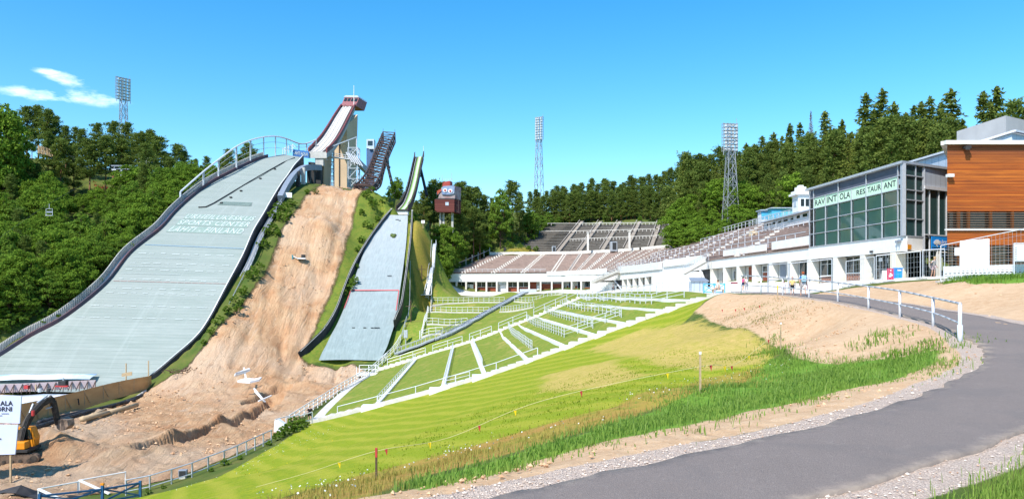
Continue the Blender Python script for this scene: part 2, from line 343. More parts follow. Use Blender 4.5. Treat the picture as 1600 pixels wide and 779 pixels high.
# wooded hillside on the left, and under the big landing slope
cp((160, 290, 205), (250, 305, 205), (70, 250, 215), (0, 250, 195), (20, 472, 130), (100, 420, 150), (200, 350, 168), (-150, 520, 118), (-150, 320, 175), (110, 320, 195), (-300, 500, 110), (40, 330, 180), (300, 305, 215), (370, 300, 225), (-60, 640, 90), (-200, 650, 90), (-260, 612, 108))
cw((-104, 104, -10.5), (-112, 120, -5), (-96, 128, -3.5))
for y, Y, x in ((262, 195, 425), (290, 178, 384), (336, 162, 342), (400, 147, 291), (449, 139, 259), (500, 131, 214), (545, 125, 160), (598, 118, 80)): CP.append(P(x, y, Y)-np.array([0, 0, 3.2 if y < 590 else .4]))
# far ring and the ground behind the camera
cw((-260, 300, 40), (0, 420, 30), (150, 400, 32), (-150, 420, 38), (220, 250, 26), (200, 120, 22), (150, 30, 8), (90, 20, 1), (12, 5, -2.2), (20, 8, -1.9), (15, 13, -2.3), (5, 3, -2.4), (0, 0, -2.3), (30, -30, -1), (-20, -10, -5), (-20, 20, -8.2), (-45, 30, -14.5), (-30, 40, -13.2), (-100, 20, -13), (-100, -60, -12), (0, -80, -6), (100, -80, 2), (-220, 100, 10), (-180, 180, 34), (-90, 40, -15.5))
# the path itself
for i in range(0, len(ROAD), 7):
    for off, dz in ((-.8, -.06), (ROAD_W[i]/2, -.03), (ROAD_W[i]+.8, -.06)):
        CP.append(np.array([*(ROAD[i, :2]+RN[i]*off), ROAD[i, 2]+dz]))
CP = np.array(CP)
_keep = [0]
for i in range(1, len(CP)):
    if np.min(np.linalg.norm(CP[_keep, :2]-CP[i, :2], axis=1)) > .5: _keep.append(i)
CP = CP[_keep]
_S = 100.0; _C2 = (2.0/_S)**2
def _phi(xy): return np.sqrt((((xy[:, None, :]-CP[None, :, :2])/_S)**2).sum(2)+_C2)
_n = len(CP); _A = np.zeros((_n+3, _n+3)); _A[:_n, :_n] = _phi(CP[:, :2])+np.eye(_n)*1e-4
_A[:_n, _n] = 1; _A[:_n, _n+1:] = CP[:, :2]/_S; _A[_n:, :_n] = _A[:_n, _n:].T
_w = np.linalg.solve(_A, np.r_[CP[:, 2], 0, 0, 0])
def vnoise(x, y, seed=0):
    xi = np.floor(x).astype(np.int64); yi = np.floor(y).astype(np.int64); fx = x-xi; fy = y-yi
    fx = fx*fx*(3-2*fx); fy = fy*fy*(3-2*fy)
    def h(a, b):
        n = (a*374761393+b*668265263+seed*1442695041) & 0xFFFFFFFF; n = ((n ^ (n >> 13))*1274126177) & 0xFFFFFFFF
        return ((n ^ (n >> 16)) & 0xFFFF)/65535.0
    return (h(xi, yi)*(1-fx)+h(xi+1, yi)*fx)*(1-fy)+(h(xi, yi+1)*(1-fx)+h(xi+1, yi+1)*fx)*fy
def fbm(x, y, sc, oct=4, seed=0):
    r = np.zeros_like(x); a = 1.0; t = 0
    for o in range(oct): r += a*(vnoise(x*sc*2**o+17.3*o, y*sc*2**o-9.1*o, seed+o)-.5); t += a; a *= .5
    return r/t*2
def seg_sd(xy, poly):     # signed distance to a polygon, positive inside
    poly = np.asarray(poly, float)[:, :2]; d = np.full(len(xy), 1e9); inside = np.zeros(len(xy), bool)
    for a, b in zip(poly, np.roll(poly, -1, 0)):
        ab = b-a; t = np.clip(((xy-a)@ab)/max(ab@ab, 1e-9), 0, 1)
        d = np.minimum(d, np.linalg.norm(xy-(a+t[:, None]*ab), axis=1))
        c = (a[1] > xy[:, 1]) != (b[1] > xy[:, 1])
        xx = a[0]+(xy[:, 1]-a[1])*(b[0]-a[0])/(b[1]-a[1] if abs(b[1]-a[1]) > 1e-9 else 1e-9); inside ^= c & (xy[:, 0] < xx)
    return np.where(inside, d, -d)
def line_d(xy, pts):
    pts = np.asarray(pts, float); d = np.full(len(xy), 1e9)
    for a, b in zip(pts[:-1, :2], pts[1:, :2]):
        ab = b-a; t = np.clip(((xy-a)@ab)/max(ab@ab, 1e-9), 0, 1); d = np.minimum(d, np.linalg.norm(xy-(a+t[:, None]*ab), axis=1))
    return d
def sstep(v, a, b): t = np.clip((v-a)/(b-a), 0, 1); return t*t*(3-2*t)
MOUNDS = []      # (x, y, radius, height)
TRENCH = []      # (polyline, half width, depth)
def H0(xy):
    xy = np.asarray(xy, float).reshape(-1, 2); out = np.empty(len(xy))
    for i in range(0, len(xy), 20000):
        q = xy[i:i+20000]; out[i:i+20000] = _phi(q)@_w[:_n]+_w[_n]+(q/_S)@_w[_n+1:]
    r = np.hypot(xy[:, 0], xy[:, 1]); f = sstep(r, 330, 700); out = out*(1-f)+np.clip(26+.012*(xy[:, 1]-400), -10, 45)*f
    near = np.flatnonzero((xy[:, 1] < 85) & (np.abs(xy[:, 0]) < 60))
    if len(near):
        q = xy[near]; d2 = ((q[:, None, :]-ROAD[None, :, :2])**2).sum(2); k = d2.argmin(1); s = ((q-ROAD[k, :2])*RN[k]).sum(1); dd = np.sqrt(d2.min(1))
        lat = np.where((k == 0) | (k == len(ROAD)-1), 99, np.where(s >= 0, np.maximum(s-ROAD_W[k], 0), -s)); lat = np.where(dd > np.abs(s)+2.5, 99, lat)
        w = 1-sstep(lat, .5, 2.0); out[near] = out[near]*(1-w)+(ROAD[k, 2]-.05)*w
    return out
def H1(xy):
    xy = np.asarray(xy, float).reshape(-1, 2); z = H0(xy)
    for x, y, r, h in MOUNDS:
        d = np.hypot(xy[:, 0]-x, xy[:, 1]-y)/r; z += h*np.maximum(0, 1-d)**1.3*(d < 1)
    for pl, hw, dep in TRENCH:
        z -= dep*(1-sstep(line_d(xy, pl), hw*.75, hw))
    return z
LS = [(244, 203, 442, 473), (250, 196, 413, 468), (260, 191, 388, 459), (275, 184, 358, 449), (290, 176.5, 330, 438), (313, 168, 299, 424), (336, 160.5, 274, 411), (363, 153.5, 250, 395), (400, 145.5, 204, 379),
      (449, 137, 165, 353), (500, 129.5, 102, 326), (529, 125.5, 49, 305), (560, 122, 0, 270), (585, 119.7, -45, 240), (600, 118, -75, 214), (611, 112, -150, 180)]
SLS = [(336, 178, 602, 637), (345, 175, 594, 637), (360, 170.5, 585, 636), (380, 165, 574.5, 634.5), (410, 157, 562, 631), (453, 147, 548, 625), (490, 139.5, 534, 620), (520, 134, 519, 612), (545, 130, 506, 603), (562, 128, 498, 594)]
def carve(xy, z):      # keep the ground below the two landing slopes
    for S, m, e, off in ((LS, .35, 4.5, (-3, 2)), (SLS, .45, 2.5, (0, 0))):
        A = np.array([np.r_[P(xl, y+off[0], Y), P(xr, y+off[1], Y)] for y, Y, xl, xr in S])[::-1]
        k = np.flatnonzero((xy[:, 1] > A[0, 1]-4) & (xy[:, 1] < A[-1, 1]+1)); q = xy[k]; f = lambda c: np.interp(q[:, 1], A[:, 1], A[:, c])
        xl, zl, xr, zr = f(0), f(2), f(3), f(5); zs = zl+(zr-zl)*np.clip((q[:, 0]-xl)/(xr-xl), 0, 1)-m
        d = np.maximum(xl-q[:, 0], q[:, 0]-xr); lim = zs+np.maximum(d-.6, 0)*1.0; w = d < e
        z[k] = np.where(w, np.minimum(z[k], lim), z[k])
    return z
_H1 = H1
def H1(xy):
    xy = np.asarray(xy, float).reshape(-1, 2); return carve(xy, _H1(xy))
def H(x, y): return float(H1([[x, y]])[0])
def on(px, py, y0=4, y1=420):     # the ground point seen at a place in the photograph
    Ys = np.geomspace(y0, y1, 1500); X = (px-800)/FL*Ys; zr = (HY-py)/FL*Ys; dz = zr-H0(np.stack([X, Ys], 1))
    k = np.flatnonzero((dz[:-1] > 0) & (dz[1:] <= 0))
    if not len(k): return None
    k = k[0]; t = dz[k]/(dz[k]-dz[k+1]); Y = Ys[k]*(1-t)+Ys[k+1]*t; return np.array([(px-800)/FL*Y, Y, (HY-py)/FL*Y])
def gpoly(pts, **kw):
    out = []
    for q in pts:
        if len(q) == 3: out.append(P(*q)[:2])
        else:
            g = on(*q, **kw)
            if g is not None: out.append(g[:2])
    return np.array(out)
# earthworks in the dug-up outrun
for px, py, Y, r, h in ((95, 690, 70, 4.2, 1.9), (75, 668, 76, 4, 1.3), (130, 668, 78, 2.5, .6), (180, 705, 66, 3.6, 1.1), (225, 690, 70, 4.2, 1.3), (275, 672, 76, 4, 1.3), (330, 668, 80, 3, .9), (350, 640, 88, 3, .7),
        (440, 615, 104, 4, 1.3), (400, 640, 94, 3.4, 1.0), (520, 575, 124, 6, 1.4), (480, 595, 114, 5, 1.6), (380, 655, 84, 2.5, .8), (150, 632, 96, 4, .4), (250, 640, 92, 3, .3), (300, 583, 116, 3, .7), (210, 632, 104, 2.4, .6), (120, 720, 64, 3, .5)):
    q = P(px, py, Y); MOUNDS.append((q[0], q[1], r, h))
TRENCH.append((np.array([P(210, 716, 69), P(290, 690, 76), P(330, 672, 82), P(400, 642, 95), P(430, 622, 103)])[:, :2], 1.5, 1.5))
TRENCH.append((np.array([P(395, 618, 104), P(425, 608, 110), P(444, 596, 114)])[:, :2], 1.7, 1.5))
TRENCH.append((np.array([P(358, 672, 83), P(392, 654, 90)])[:, :2], 1.3, 1.0))
# ------------------------------------------------------------------ ground cover regions, as plan polygons
REG = {}
REG['lawn'] = [gpoly([(200, 775, 54), (340, 728, 55), (430, 690, 66), (484, 661, 79), (580, 638, 78), (690, 609, 75), (776, 583, 73), (880, 546, 70), (960, 516, 69), (1050, 484, 67), (1122, 462, 66), (1130, 460, 63), (1085, 487), (1050, 520), (1100, 540), (1215, 545), (1205, 572), (1000, 625), (870, 662), (640, 727), (480, 765), (380, 790), (200, 900)])]
REG['dry'] = [gpoly([(920, 545), (1010, 512), (1090, 500), (1160, 512), (1215, 545), (1200, 568), (1100, 580), (990, 560)]), gpoly([(850, 585), (960, 562), (1010, 585), (940, 605), (850, 612)])]
REG['meadow'] = [gpoly([(380, 790), (560, 742), (760, 690), (960, 636), (1100, 592), (1215, 566), (1235, 560), (1235, 585), (1110, 612), (1000, 645), (860, 690), (640, 748), (560, 779), (480, 800)])]
REG['lush'] = [gpoly([(640, 752), (780, 718), (900, 682), (1000, 650), (1090, 610), (1205, 560), (1240, 560), (1340, 566), (1400, 560), (1465, 547), (1462, 566), (1400, 592), (1300, 612), (1180, 640), (1000, 680), (820, 722), (660, 762)]), np.array([(4.6, 7.9), (5.4, 8.7), (7, 9.9), (9, 11.4), (13, 14.4), (14, 4), (3, 2)])]
REG['hillgreen'] = [gpoly([(1470, 441), (1520, 434), (1600, 428), (1700, 424), (1720, 434), (1600, 441), (1520, 444)])]
REG['dirt'] = [gpoly([(1085, 487), (1105, 470), (1135, 458, 60), (1200, 459, 55), (1260, 467), (1330, 476), (1420, 497), (1500, 528), (1545, 552), (1535, 580), (1450, 612), (1340, 640), (1180, 672), (1000, 710), (820, 748), (700, 779), (560, 812), (520, 790), (660, 760), (820, 722), (1000, 680), (1180, 640), (1300, 612), (1400, 592), (1462, 566), (1465, 547), (1400, 560), (1340, 568), (1240, 558), (1215, 543), (1180, 520)]),
    np.array([(19.5, 60), (22.5, 62), (27, 55), (36, 53), (60, 54), (60, 20), (26, 20), (16.5, 13.5), (11, 11), (15, 20), (18, 30), (20.5, 42)])]
_bigR = [(470, 320, 170), (440, 362, 158), (412, 432, 142), (350, 512, 128), (300, 565, 120), (236, 606, 117), (130, 640, 100), (20, 612, 112), (-180, 612, 112), (-300, 640, 95), (-260, 720, 66), (-150, 800, 50), (60, 778, 53), (200, 742, 57), (300, 716, 60), (400, 688, 68), (450, 656, 79), (520, 608, 100), (575, 570, 122), (548, 566, 127), (500, 566, 127), (468, 563, 127), (488, 520, 133), (518, 450, 146), (536, 400, 157), (553, 340, 174), (568, 304, 185), (560, 296, 196), (505, 300, 196)]
REG['pit'] = [np.array([P(*q)[:2] for q in _bigR]), gpoly([(775, 340, 215), (800, 330, 215), (790, 300, 215)])]
REG['gravel'] = [np.r_[ROAD[8:150, :2]-RN[8:150]*.95*np.interp(np.arange(8, 150), [8, 60, 75, 90, 150], [.85, .62, .85, .4, .25])[:, None], ROAD[8:150, :2][::-1]+RN[8:150][::-1]*.5], np.r_[ROAD[8:140, :2]+RN[8:140]*(ROAD_W[8:140, None]-.3), (ROAD[8:140, :2]+RN[8:140]*(ROAD_W[8:140, None]+.8))[::-1]]]
REG['paving'] = [np.array([(-18, 199.5), (14, 197.5), (22, 191.5), (26.5, 181.5), (28.5, 163), (32, 121), (34.4, 85), (35.4, 67), (40, 66), (60, 60), (60, 57), (37, 58.5), (30, 66), (26.5, 62), (23.2, 60), (19.5, 60), (18.8, 66), (20.5, 84), (22, 108), (18, 135), (23, 172), (12, 194.5), (-18, 196.5)])]
REG['yellowgrass'] = [gpoly([(640, 350, 174), (672, 352, 172), (684, 362, 170), (678, 440, 160), (668, 448, 155), (640, 400, 160)]), gpoly([(790, 392, 222), (835, 360, 240), (860, 392, 226), (800, 396, 222)])]
REG['terracegrass'] = [np.array([P(*q)[:2] for q in [(480, 662, 79), (590, 560, 124), (655, 400, 160), (650, 345, 176), (676, 345, 176), (690, 440, 172), (700, 456, 196), (905, 456, 188), (1080, 462, 90), (1122, 460, 66), (1050, 483, 67), (880, 545, 70), (690, 608, 75), (580, 637, 78)]])]
REG['smallhillgrass'] = [np.array([P(*q)[:2] for q in [(600, 304, 184), (640, 330, 184), (640, 360, 172), (640, 450, 148), (615, 560, 128), (505, 566, 128), (468, 563, 127), (488, 520, 133), (518, 450, 146), (536, 400, 157), (553, 340, 174), (568, 304, 185)]])]
def region(name, xy, soft):
    sd = np.full(len(xy), -1e9)
    for p in REG[name]:
        lo = p.min(0)-12; hi = p.max(0)+12; k = np.flatnonzero((xy > lo).all(1) & (xy < hi).all(1))
        if len(k): sd[k] = np.maximum(sd[k], seg_sd(xy[k], p))
    return np.clip(.5+sd/(2*soft), 0, 1)
def build_ground():
    th = np.radians(np.r_[np.linspace(-180, -46, 60, endpoint=False), np.linspace(-46, 41, 620, endpoint=False), np.linspace(41, 180, 60, endpoint=False)])
    rr = np.r_[np.geomspace(1.5, 58, 285, endpoint=False), np.geomspace(58, 128, 190, endpoint=False), np.geomspace(128, 330, 100, endpoint=False), np.geomspace(330, 4500, 24)]
    T, Rr = np.meshgrid(th, rr); xy = np.stack([np.sin(T)*Rr, np.cos(T)*Rr], -1).reshape(-1, 2)
    z = H1(xy); r = Rr.ravel(); soft = np.maximum(.25, r*.012)
    A = {k: region(k, xy, s) for k, s in (('lawn', soft), ('dry', soft*4), ('meadow', soft*3), ('lush', soft*1.8), ('hillgreen', soft), ('dirt', soft*1.2), ('pit', soft), ('gravel', .16+r*.002), ('paving', soft*.6), ('yellowgrass', soft*2), ('terracegrass', soft), ('smallhillgrass', soft))}
    x, y = xy[:, 0], xy[:, 1]
    z = z+A['pit']*(.5*fbm(x, y, .16, 4, 3)+.24*fbm(x, y, .7, 4, 5)-.45*np.abs(fbm(x, y, .4, 3, 31))+.28*np.abs(fbm(x, y, 1.1, 3, 33)))*(r > 30)
    gul = np.abs(fbm(x*.55+y*.05, y*.12, .35, 3, 21)); z -= A['pit']*(y > 118)*.8*np.clip(1-gul*4, 0, 1); g2 = np.abs(fbm(x*.8, y*.1, .8, 3, 23)); z -= A['pit']*(y > 118)*.3*np.clip(1-g2*4, 0, 1)
    z = z+A['dirt']*(.12*fbm(x, y, .45, 4, 8)+.035*fbm(x, y, 2.5, 3, 9))*(1-A['gravel'])
    z = z+A['lawn']*.05*fbm(x, y, .5, 3, 12)+A['gravel']*.015*fbm(x, y, 6, 2, 4)
    nt, nr = len(th), len(rr)
    i = np.arange(nr-1)[:, None]*nt; k = np.arange(nt)[None, :]; k2 = (k+1) % nt
    q = np.stack([i+k, i+k2, i+nt+k2, i+nt+k], -1).reshape(-1, 4)[:, ::-1]
    V = np.c_[xy, z]; c = len(V); V = np.r_[V, [[0, 0, H(0, 0)]]]
    tri = np.stack([np.full(nt, c), np.arange(nt), (np.arange(nt)+1) % nt], 1)[:, ::-1]
    me = bpy.data.meshes.new('ground'); me.vertices.add(len(V)); me.vertices.foreach_set('co', V.ravel().astype(np.float32))
    li = np.r_[q.ravel(), tri.ravel()].astype(np.int32); me.loops.add(len(li)); me.loops.foreach_set('vertex_index', li)
    ls = np.r_[np.arange(len(q))*4, len(q)*4+np.arange(len(tri))*3].astype(np.int32); me.polygons.add(len(ls)); me.polygons.foreach_set('loop_start', ls)
    me.polygons.foreach_set('use_smooth', np.ones(len(ls), bool)); me.update(calc_edges=True)
    for k_, a in A.items():
        at = me.attributes.new(k_, 'FLOAT', 'POINT'); at.data.foreach_set('value', np.r_[a, 0].astype(np.float32))
    me.validate(); o = bpy.data.objects.new('ground', me); COL.objects.link(o); o['kind'] = 'structure'; return o
ground = build_ground()
def ground_mat():
    g = G('ground'); n1 = g.noise(.35, 6, .62); n2 = g.noise(2.2, 6, .65); n3 = g.noise(9, 5, .7); n4 = g.noise(.07, 4, .5)
    n = g.math('ADD', g.math('MULTIPLY', n1, .35), g.math('ADD', g.math('MULTIPLY', n2, .4), g.math('MULTIPLY', n3, .25)))
    def mask(name, amp=.9):
        a = g.attr(name); return g.ramp(g.math('ADD', a, g.math('MULTIPLY', g.math('SUBTRACT', n, .5), amp)), .42, .58)
    def tone(c1, c2, f, lo=.35, hi=.65): return g.mix(g.ramp(f, lo, hi), c1, c2)
    col = tone((.06, .10, .02), (.13, .14, .035), n1); col = g.mix(g.ramp(n2, .55, .8), col, (.16, .10, .05))
    sh = tone((.10, .17, .022), (.20, .20, .035), n2); sh = g.mix(g.ramp(n1, .5, .75), sh, (.07, .12, .02)); col = g.mix(mask('smallhillgrass'), col, sh)
    tg = tone((.11, .20, .022), (.24, .24, .045), n2); tg = g.mix(g.ramp(n1, .52, .72), tg, (.32, .27, .08)); col = g.mix(mask('terracegrass', .5), col, tg)
    yg = tone((.22, .20, .03), (.34, .23, .05), n2); yg = g.mix(g.ramp(n3, .5, .75), yg, (.14, .18, .03)); col = g.mix(mask('yellowgrass'), col, yg)
    # mown lawn with faint stripes
    sep = g.n('ShaderNodeSeparateXYZ'); g.put(sep.inputs[0], g.rot(g.co, math.radians(-24)))
    st = g.math('SINE', g.math('ADD', g.math('MULTIPLY', sep.outputs[0], 3.6), g.math('MULTIPLY', n1, 4.0)))
    la = tone((.155, .235, .012), (.29, .30, .016), n2); la = g.mix(g.ramp(n4, .42, .6), la, (.22, .27, .014)); la = g.mix(g.math('MULTIPLY', g.ramp(st, -.2, .9), .62), la, (.36, .335, .04)); la = g.mix(g.math('MULTIPLY', g.ramp(n3, .55, .8), .5), la, (.11, .19, .01)); nf = g.noise(16, 4, .75); la = g.mix(g.math('MULTIPLY', g.ramp(nf, .5, .68), .55), la, (.10, .165, .012)); la = g.mix(g.math('MULTIPLY', g.ramp(nf, .48, .34), .4), la, (.38, .36, .06)); la = g.mix(g.math('MULTIPLY', g.ramp(g.noise(.55, 6, .7), .56, .70), .55), la, (.36, .30, .06))
    col = g.mix(mask('lawn', .5), col, la)
    dr = tone((.54, .37, .13), (.38, .31, .065), n2); dr = g.mix(g.ramp(n3, .5, .75), dr, (.22, .22, .03)); col = g.mix(g.math('MULTIPLY', mask('dry', 1.6), .9), col, dr)
    md = tone((.38, .20, .06), (.30, .27, .04), n1); md = g.mix(g.ramp(n3, .45, .7), md, (.36, .22, .06)); md = g.mix(g.ramp(n2, .5, .7), md, (.16, .20, .025)); col = g.mix(g.math('MULTIPLY', mask('meadow', 1.2), .92), col, md)
    v = g.voro(7); v2 = g.voro(22)
    di = tone((.46, .29, .165), (.55, .38, .235), n2); di = g.mix(g.ramp(n3, .55, .8), di, (.36, .215, .115)); di = g.mix(g.math('MULTIPLY', g.ramp(n4, .5, .62), .35), di, (.60, .43, .28)); di = g.mix(g.math('MULTIPLY', g.math('LESS_THAN', v2, .22), .45), di, (.66, .55, .43))
    col = g.mix(mask('dirt'), col, di)
    pi = tone((.56, .30, .155), (.66, .43, .25), n1); pi = g.mix(g.ramp(n2, .55, .8), pi, (.43, .215, .115)); pi = g.mix(g.math('MULTIPLY', g.ramp(n4, .45, .62), .6), pi, (.70, .53, .38)); pi = g.mix(g.math('MULTIPLY', g.ramp(n3, .6, .8), .6), pi, (.70, .53, .38))
    rut = g.noise(.9, 6, .7, g.scale(g.co, (1.6, .22, .22)), .6); pi = g.mix(g.math('MULTIPLY', g.ramp(rut, .56, .68), .45), pi, (.38, .195, .115)); pi = g.mix(g.math('MULTIPLY', g.ramp(rut, .44, .34), .4), pi, (.74, .57, .42))
    clod = g.voro(1.7, g.scale(g.co, (1, 1, 1))); pi = g.mix(g.math('MULTIPLY', g.math('LESS_THAN', clod, .13), .4), pi, (.40, .23, .15))
    pmk = mask('pit', .8); col = g.mix(pmk, col, pi)
    lu = tone((.10, .21, .025), (.16, .27, .035), n2); col = g.mix(mask('lush', 1.3), col, lu); col = g.mix(mask('hillgreen', 1.2), col, lu)
    pv = tone((.66, .63, .58), (.56, .53, .48), n1); pv = g.mix(g.math('MULTIPLY', g.ramp(n2, .5, .75), .5), pv, (.47, .43, .37)); col = g.mix(mask('paving', .4), col, pv)
    cell = g.n('ShaderNodeTexVoronoi'); g.put(cell.inputs['Vector'], g.co); cell.inputs['Scale'].default_value = 34
    cs = g.n('ShaderNodeSeparateColor'); g.put(cs.inputs[0], cell.outputs['Color'])
    gr = g.mix(cs.outputs[0], (.50, .38, .29), (.72, .60, .50)); gr = g.mix(g.ramp(cell.outputs['Distance'], .3, .62), gr, (.44, .34, .28)); gm = mask('gravel', .9); col = g.mix(gm, col, gr)
    h = g.math('ADD', g.math('MULTIPLY', n2, .5), g.math('MULTIPLY', n3, .22))
    nrm = g.bump(g.math('MULTIPLY', pmk, g.math('ADD', rut, g.math('MULTIPLY', n3, .4))), .55, .9); nrm = g.bump(h, .16, .8, nrm); nrm = g.bump(g.math('MULTIPLY', gm, g.math('SUBTRACT', .6, cell.outputs['Distance'])), .03, .9, nrm)
    return g.fin(col, .95, nrm, 0, .1)
ground.data.materials.append(ground_mat())
# asphalt path: a sheet laid on the graded bed, with a crumbling edge
def build_path():
    mb = MB(); a = ROAD; k0, k1 = 0, len(ROAD)-1; cols = 9; rings = []
    for i in range(k0, k1+1):
        jl = .06*math.sin(i*1.7)+.06*random.uniform(-1, 1); jr = .05*math.sin(i*1.3+2)+.04*random.uniform(-1, 1); ring = []
        for c in range(cols+1):
            t = c/cols; off = (jl*(1-t)+(ROAD_W[i]+jr)*t); crown = .02*math.sin(math.pi*t)
            ring.append((a[i, 0]+RN[i, 0]*off, a[i, 1]+RN[i, 1]*off, a[i, 2]+.012+crown))
        ring = [(ring[0][0], ring[0][1], ring[0][2]-.09)]+ring+[(ring[-1][0], ring[-1][1], ring[-1][2]-.09)]
        rings.append(ring[::-1])
    mb.loft(rings, 0, False, False)
    g = G('asphalt'); n1 = g.noise(.8, 5, .6); n2 = g.noise(55, 3, .7); n3 = g.noise(5, 5, .65)
    col = g.mix(n1, (.235, .188, .162), (.31, .252, .22)); col = g.mix(g.ramp(n2, .3, .75), col, (.125, .106, .10)); col = g.mix(g.math('MULTIPLY', g.ramp(n3, .58, .75), .5), col, (.29, .25, .22))
    col = g.mix(g.math('MULTIPLY', g.math('LESS_THAN', g.voro(9), .07), .55), col, (.42, .37, .33))
    ed = g.attr('edge'); sand = g.ramp(g.math('ADD', ed, g.math('MULTIPLY', g.math('SUBTRACT', g.noise(3.2, 6, .7), .5), 1.5)), .55, 1.15); col = g.mix(g.math('MULTIPLY', sand, .75), col, (.44, .35, .28))
    trk = g.noise(.45, 4, .6, g.scale(g.co, (1, 1, 1)), .5); col = g.mix(g.math('MULTIPLY', g.ramp(trk, .5, .62), .4), col, (.155, .135, .128)); spk = g.noise(160, 2, .8); col = g.mix(g.math('MULTIPLY', g.ramp(spk, .58, .7), .5), col, (.42, .37, .34))
    mt = g.fin(col, .9, g.bump(n2, .02, .9), 0, .2)
    o = mb.build('path', mt, None, True); at = o.data.attributes.new('edge', 'FLOAT', 'POINT'); at.data.foreach_set('value', np.tile(np.array([1, 1, .35, .1, 0, 0, 0, 0, .1, .35, 1, 1], np.float32), len(rings))); o['kind'] = 'structure'; return o
path = build_path()
# ------------------------------------------------------------------ lettering: flat text turned into real faces and bent onto its surface
def text_faces(s, shear=0.0, space=1.0, bold=0.0):
    cu = bpy.data.curves.new('txt', 'FONT'); cu.body = s; cu.resolution_u = 2; cu.shear = shear; cu.space_character = space; cu.offset = bold
    o = bpy.data.objects.new('txt', cu); COL.objects.link(o); bpy.context.view_layer.update()
    me = bpy.data.meshes.new_from_object(o.evaluated_get(bpy.context.evaluated_depsgraph_get()))
    v = np.array([q.co[:2] for q in me.vertices]); f = [tuple(p.vertices) for p in me.polygons]
    bpy.data.objects.remove(o); bpy.data.curves.remove(cu); bpy.data.meshes.remove(me)
    v -= v.min(0); v /= v[:, 0].max(); return v, f, v[:, 1].max()
def lettering(s, mapf, mt, parent, name='lettering', **kw):    # mapf(u 0..1, v 0..1) -> point
    v, f, hmax = text_faces(s, **kw); mb = MB(); mb.add([mapf(a, b/hmax) for a, b in v], f); return mb.build(name, mt, parent)
def plane_map(o, du, dv, n=None, lift=.004):
    o = np.asarray(o, float); du = np.asarray(du, float); dv = np.asarray(dv, float); nn = np.cross(du, dv); nn = nn/np.linalg.norm(nn)*lift
    return lambda u, v: tuple(o+du*u+dv*v+nn)
M['ink'] = pm('dark_lettering', (.03, .03, .05), rough=.6)
M['white_mark'] = pm('white_marking', (.54, .58, .56), (.40, .45, .43), 2.5, .8)
# ------------------------------------------------------------------ the big ski jump
def landing_mat():
    g = G('worn_green_plastic_matting'); v = g.scale(g.co, (.12, 1, 1.0)); n1 = g.noise(.8, 6, .65, v); n2 = g.noise(4, 5, .7, v); n3 = g.noise(.06, 4, .6)
    col = g.mix(g.ramp(n1, .35, .65), (.25, .29, .265), (.315, .35, .325)); col = g.mix(g.math('MULTIPLY', g.ramp(n2, .5, .75), .45), col, (.20, .235, .215)); col = g.mix(g.math('MULTIPLY', g.ramp(n3, .45, .65), .5), col, (.285, .31, .29))
    col = g.mix(g.math('MULTIPLY', g.ramp(g.noise(1.6, 6, .75, v), .62, .74), .45), col, (.42, .46, .43))
    sp = g.n('ShaderNodeSeparateXYZ'); g.put(sp.inputs[0], g.co); fr = g.math('FRACT', g.math('MULTIPLY', sp.outputs[1], 1.55)); col = g.mix(g.math('MULTIPLY', g.math('LESS_THAN', fr, .16), .30), col, (.15, .19, .175)); ws = g.n('ShaderNodeTexWhiteNoise', noise_dimensions='1D'); g.put(ws.inputs['W'], g.math('FLOOR', g.math('MULTIPLY', sp.outputs[1], .5))); col = g.mix(g.math('MULTIPLY', ws.outputs[0], .22), col, (.21, .26, .235))
    vs = g.noise(.5, 5, .65, g.scale(g.co, (1.3, .05, .05))); col = g.mix(g.math('MULTIPLY', g.ramp(vs, .54, .68), .3), col, (.36, .40, .375))
    return g.fin(col, .85, g.bump(n2, .05, .6), 0, .2)
M['matting'] = landing_mat()
LL = smooth_curve([P(xl, y-3, Y) for y, Y, xl, xr in LS], 5); LR = smooth_curve([P(xr, y+2, Y) for y, Y, xl, xr in LS], 5)
BJ = thing('ski_jump', 'largest ski jump, wide grey green landing slope under a tall concrete tower with red cabin', 'ski jump', LL.mean(0))
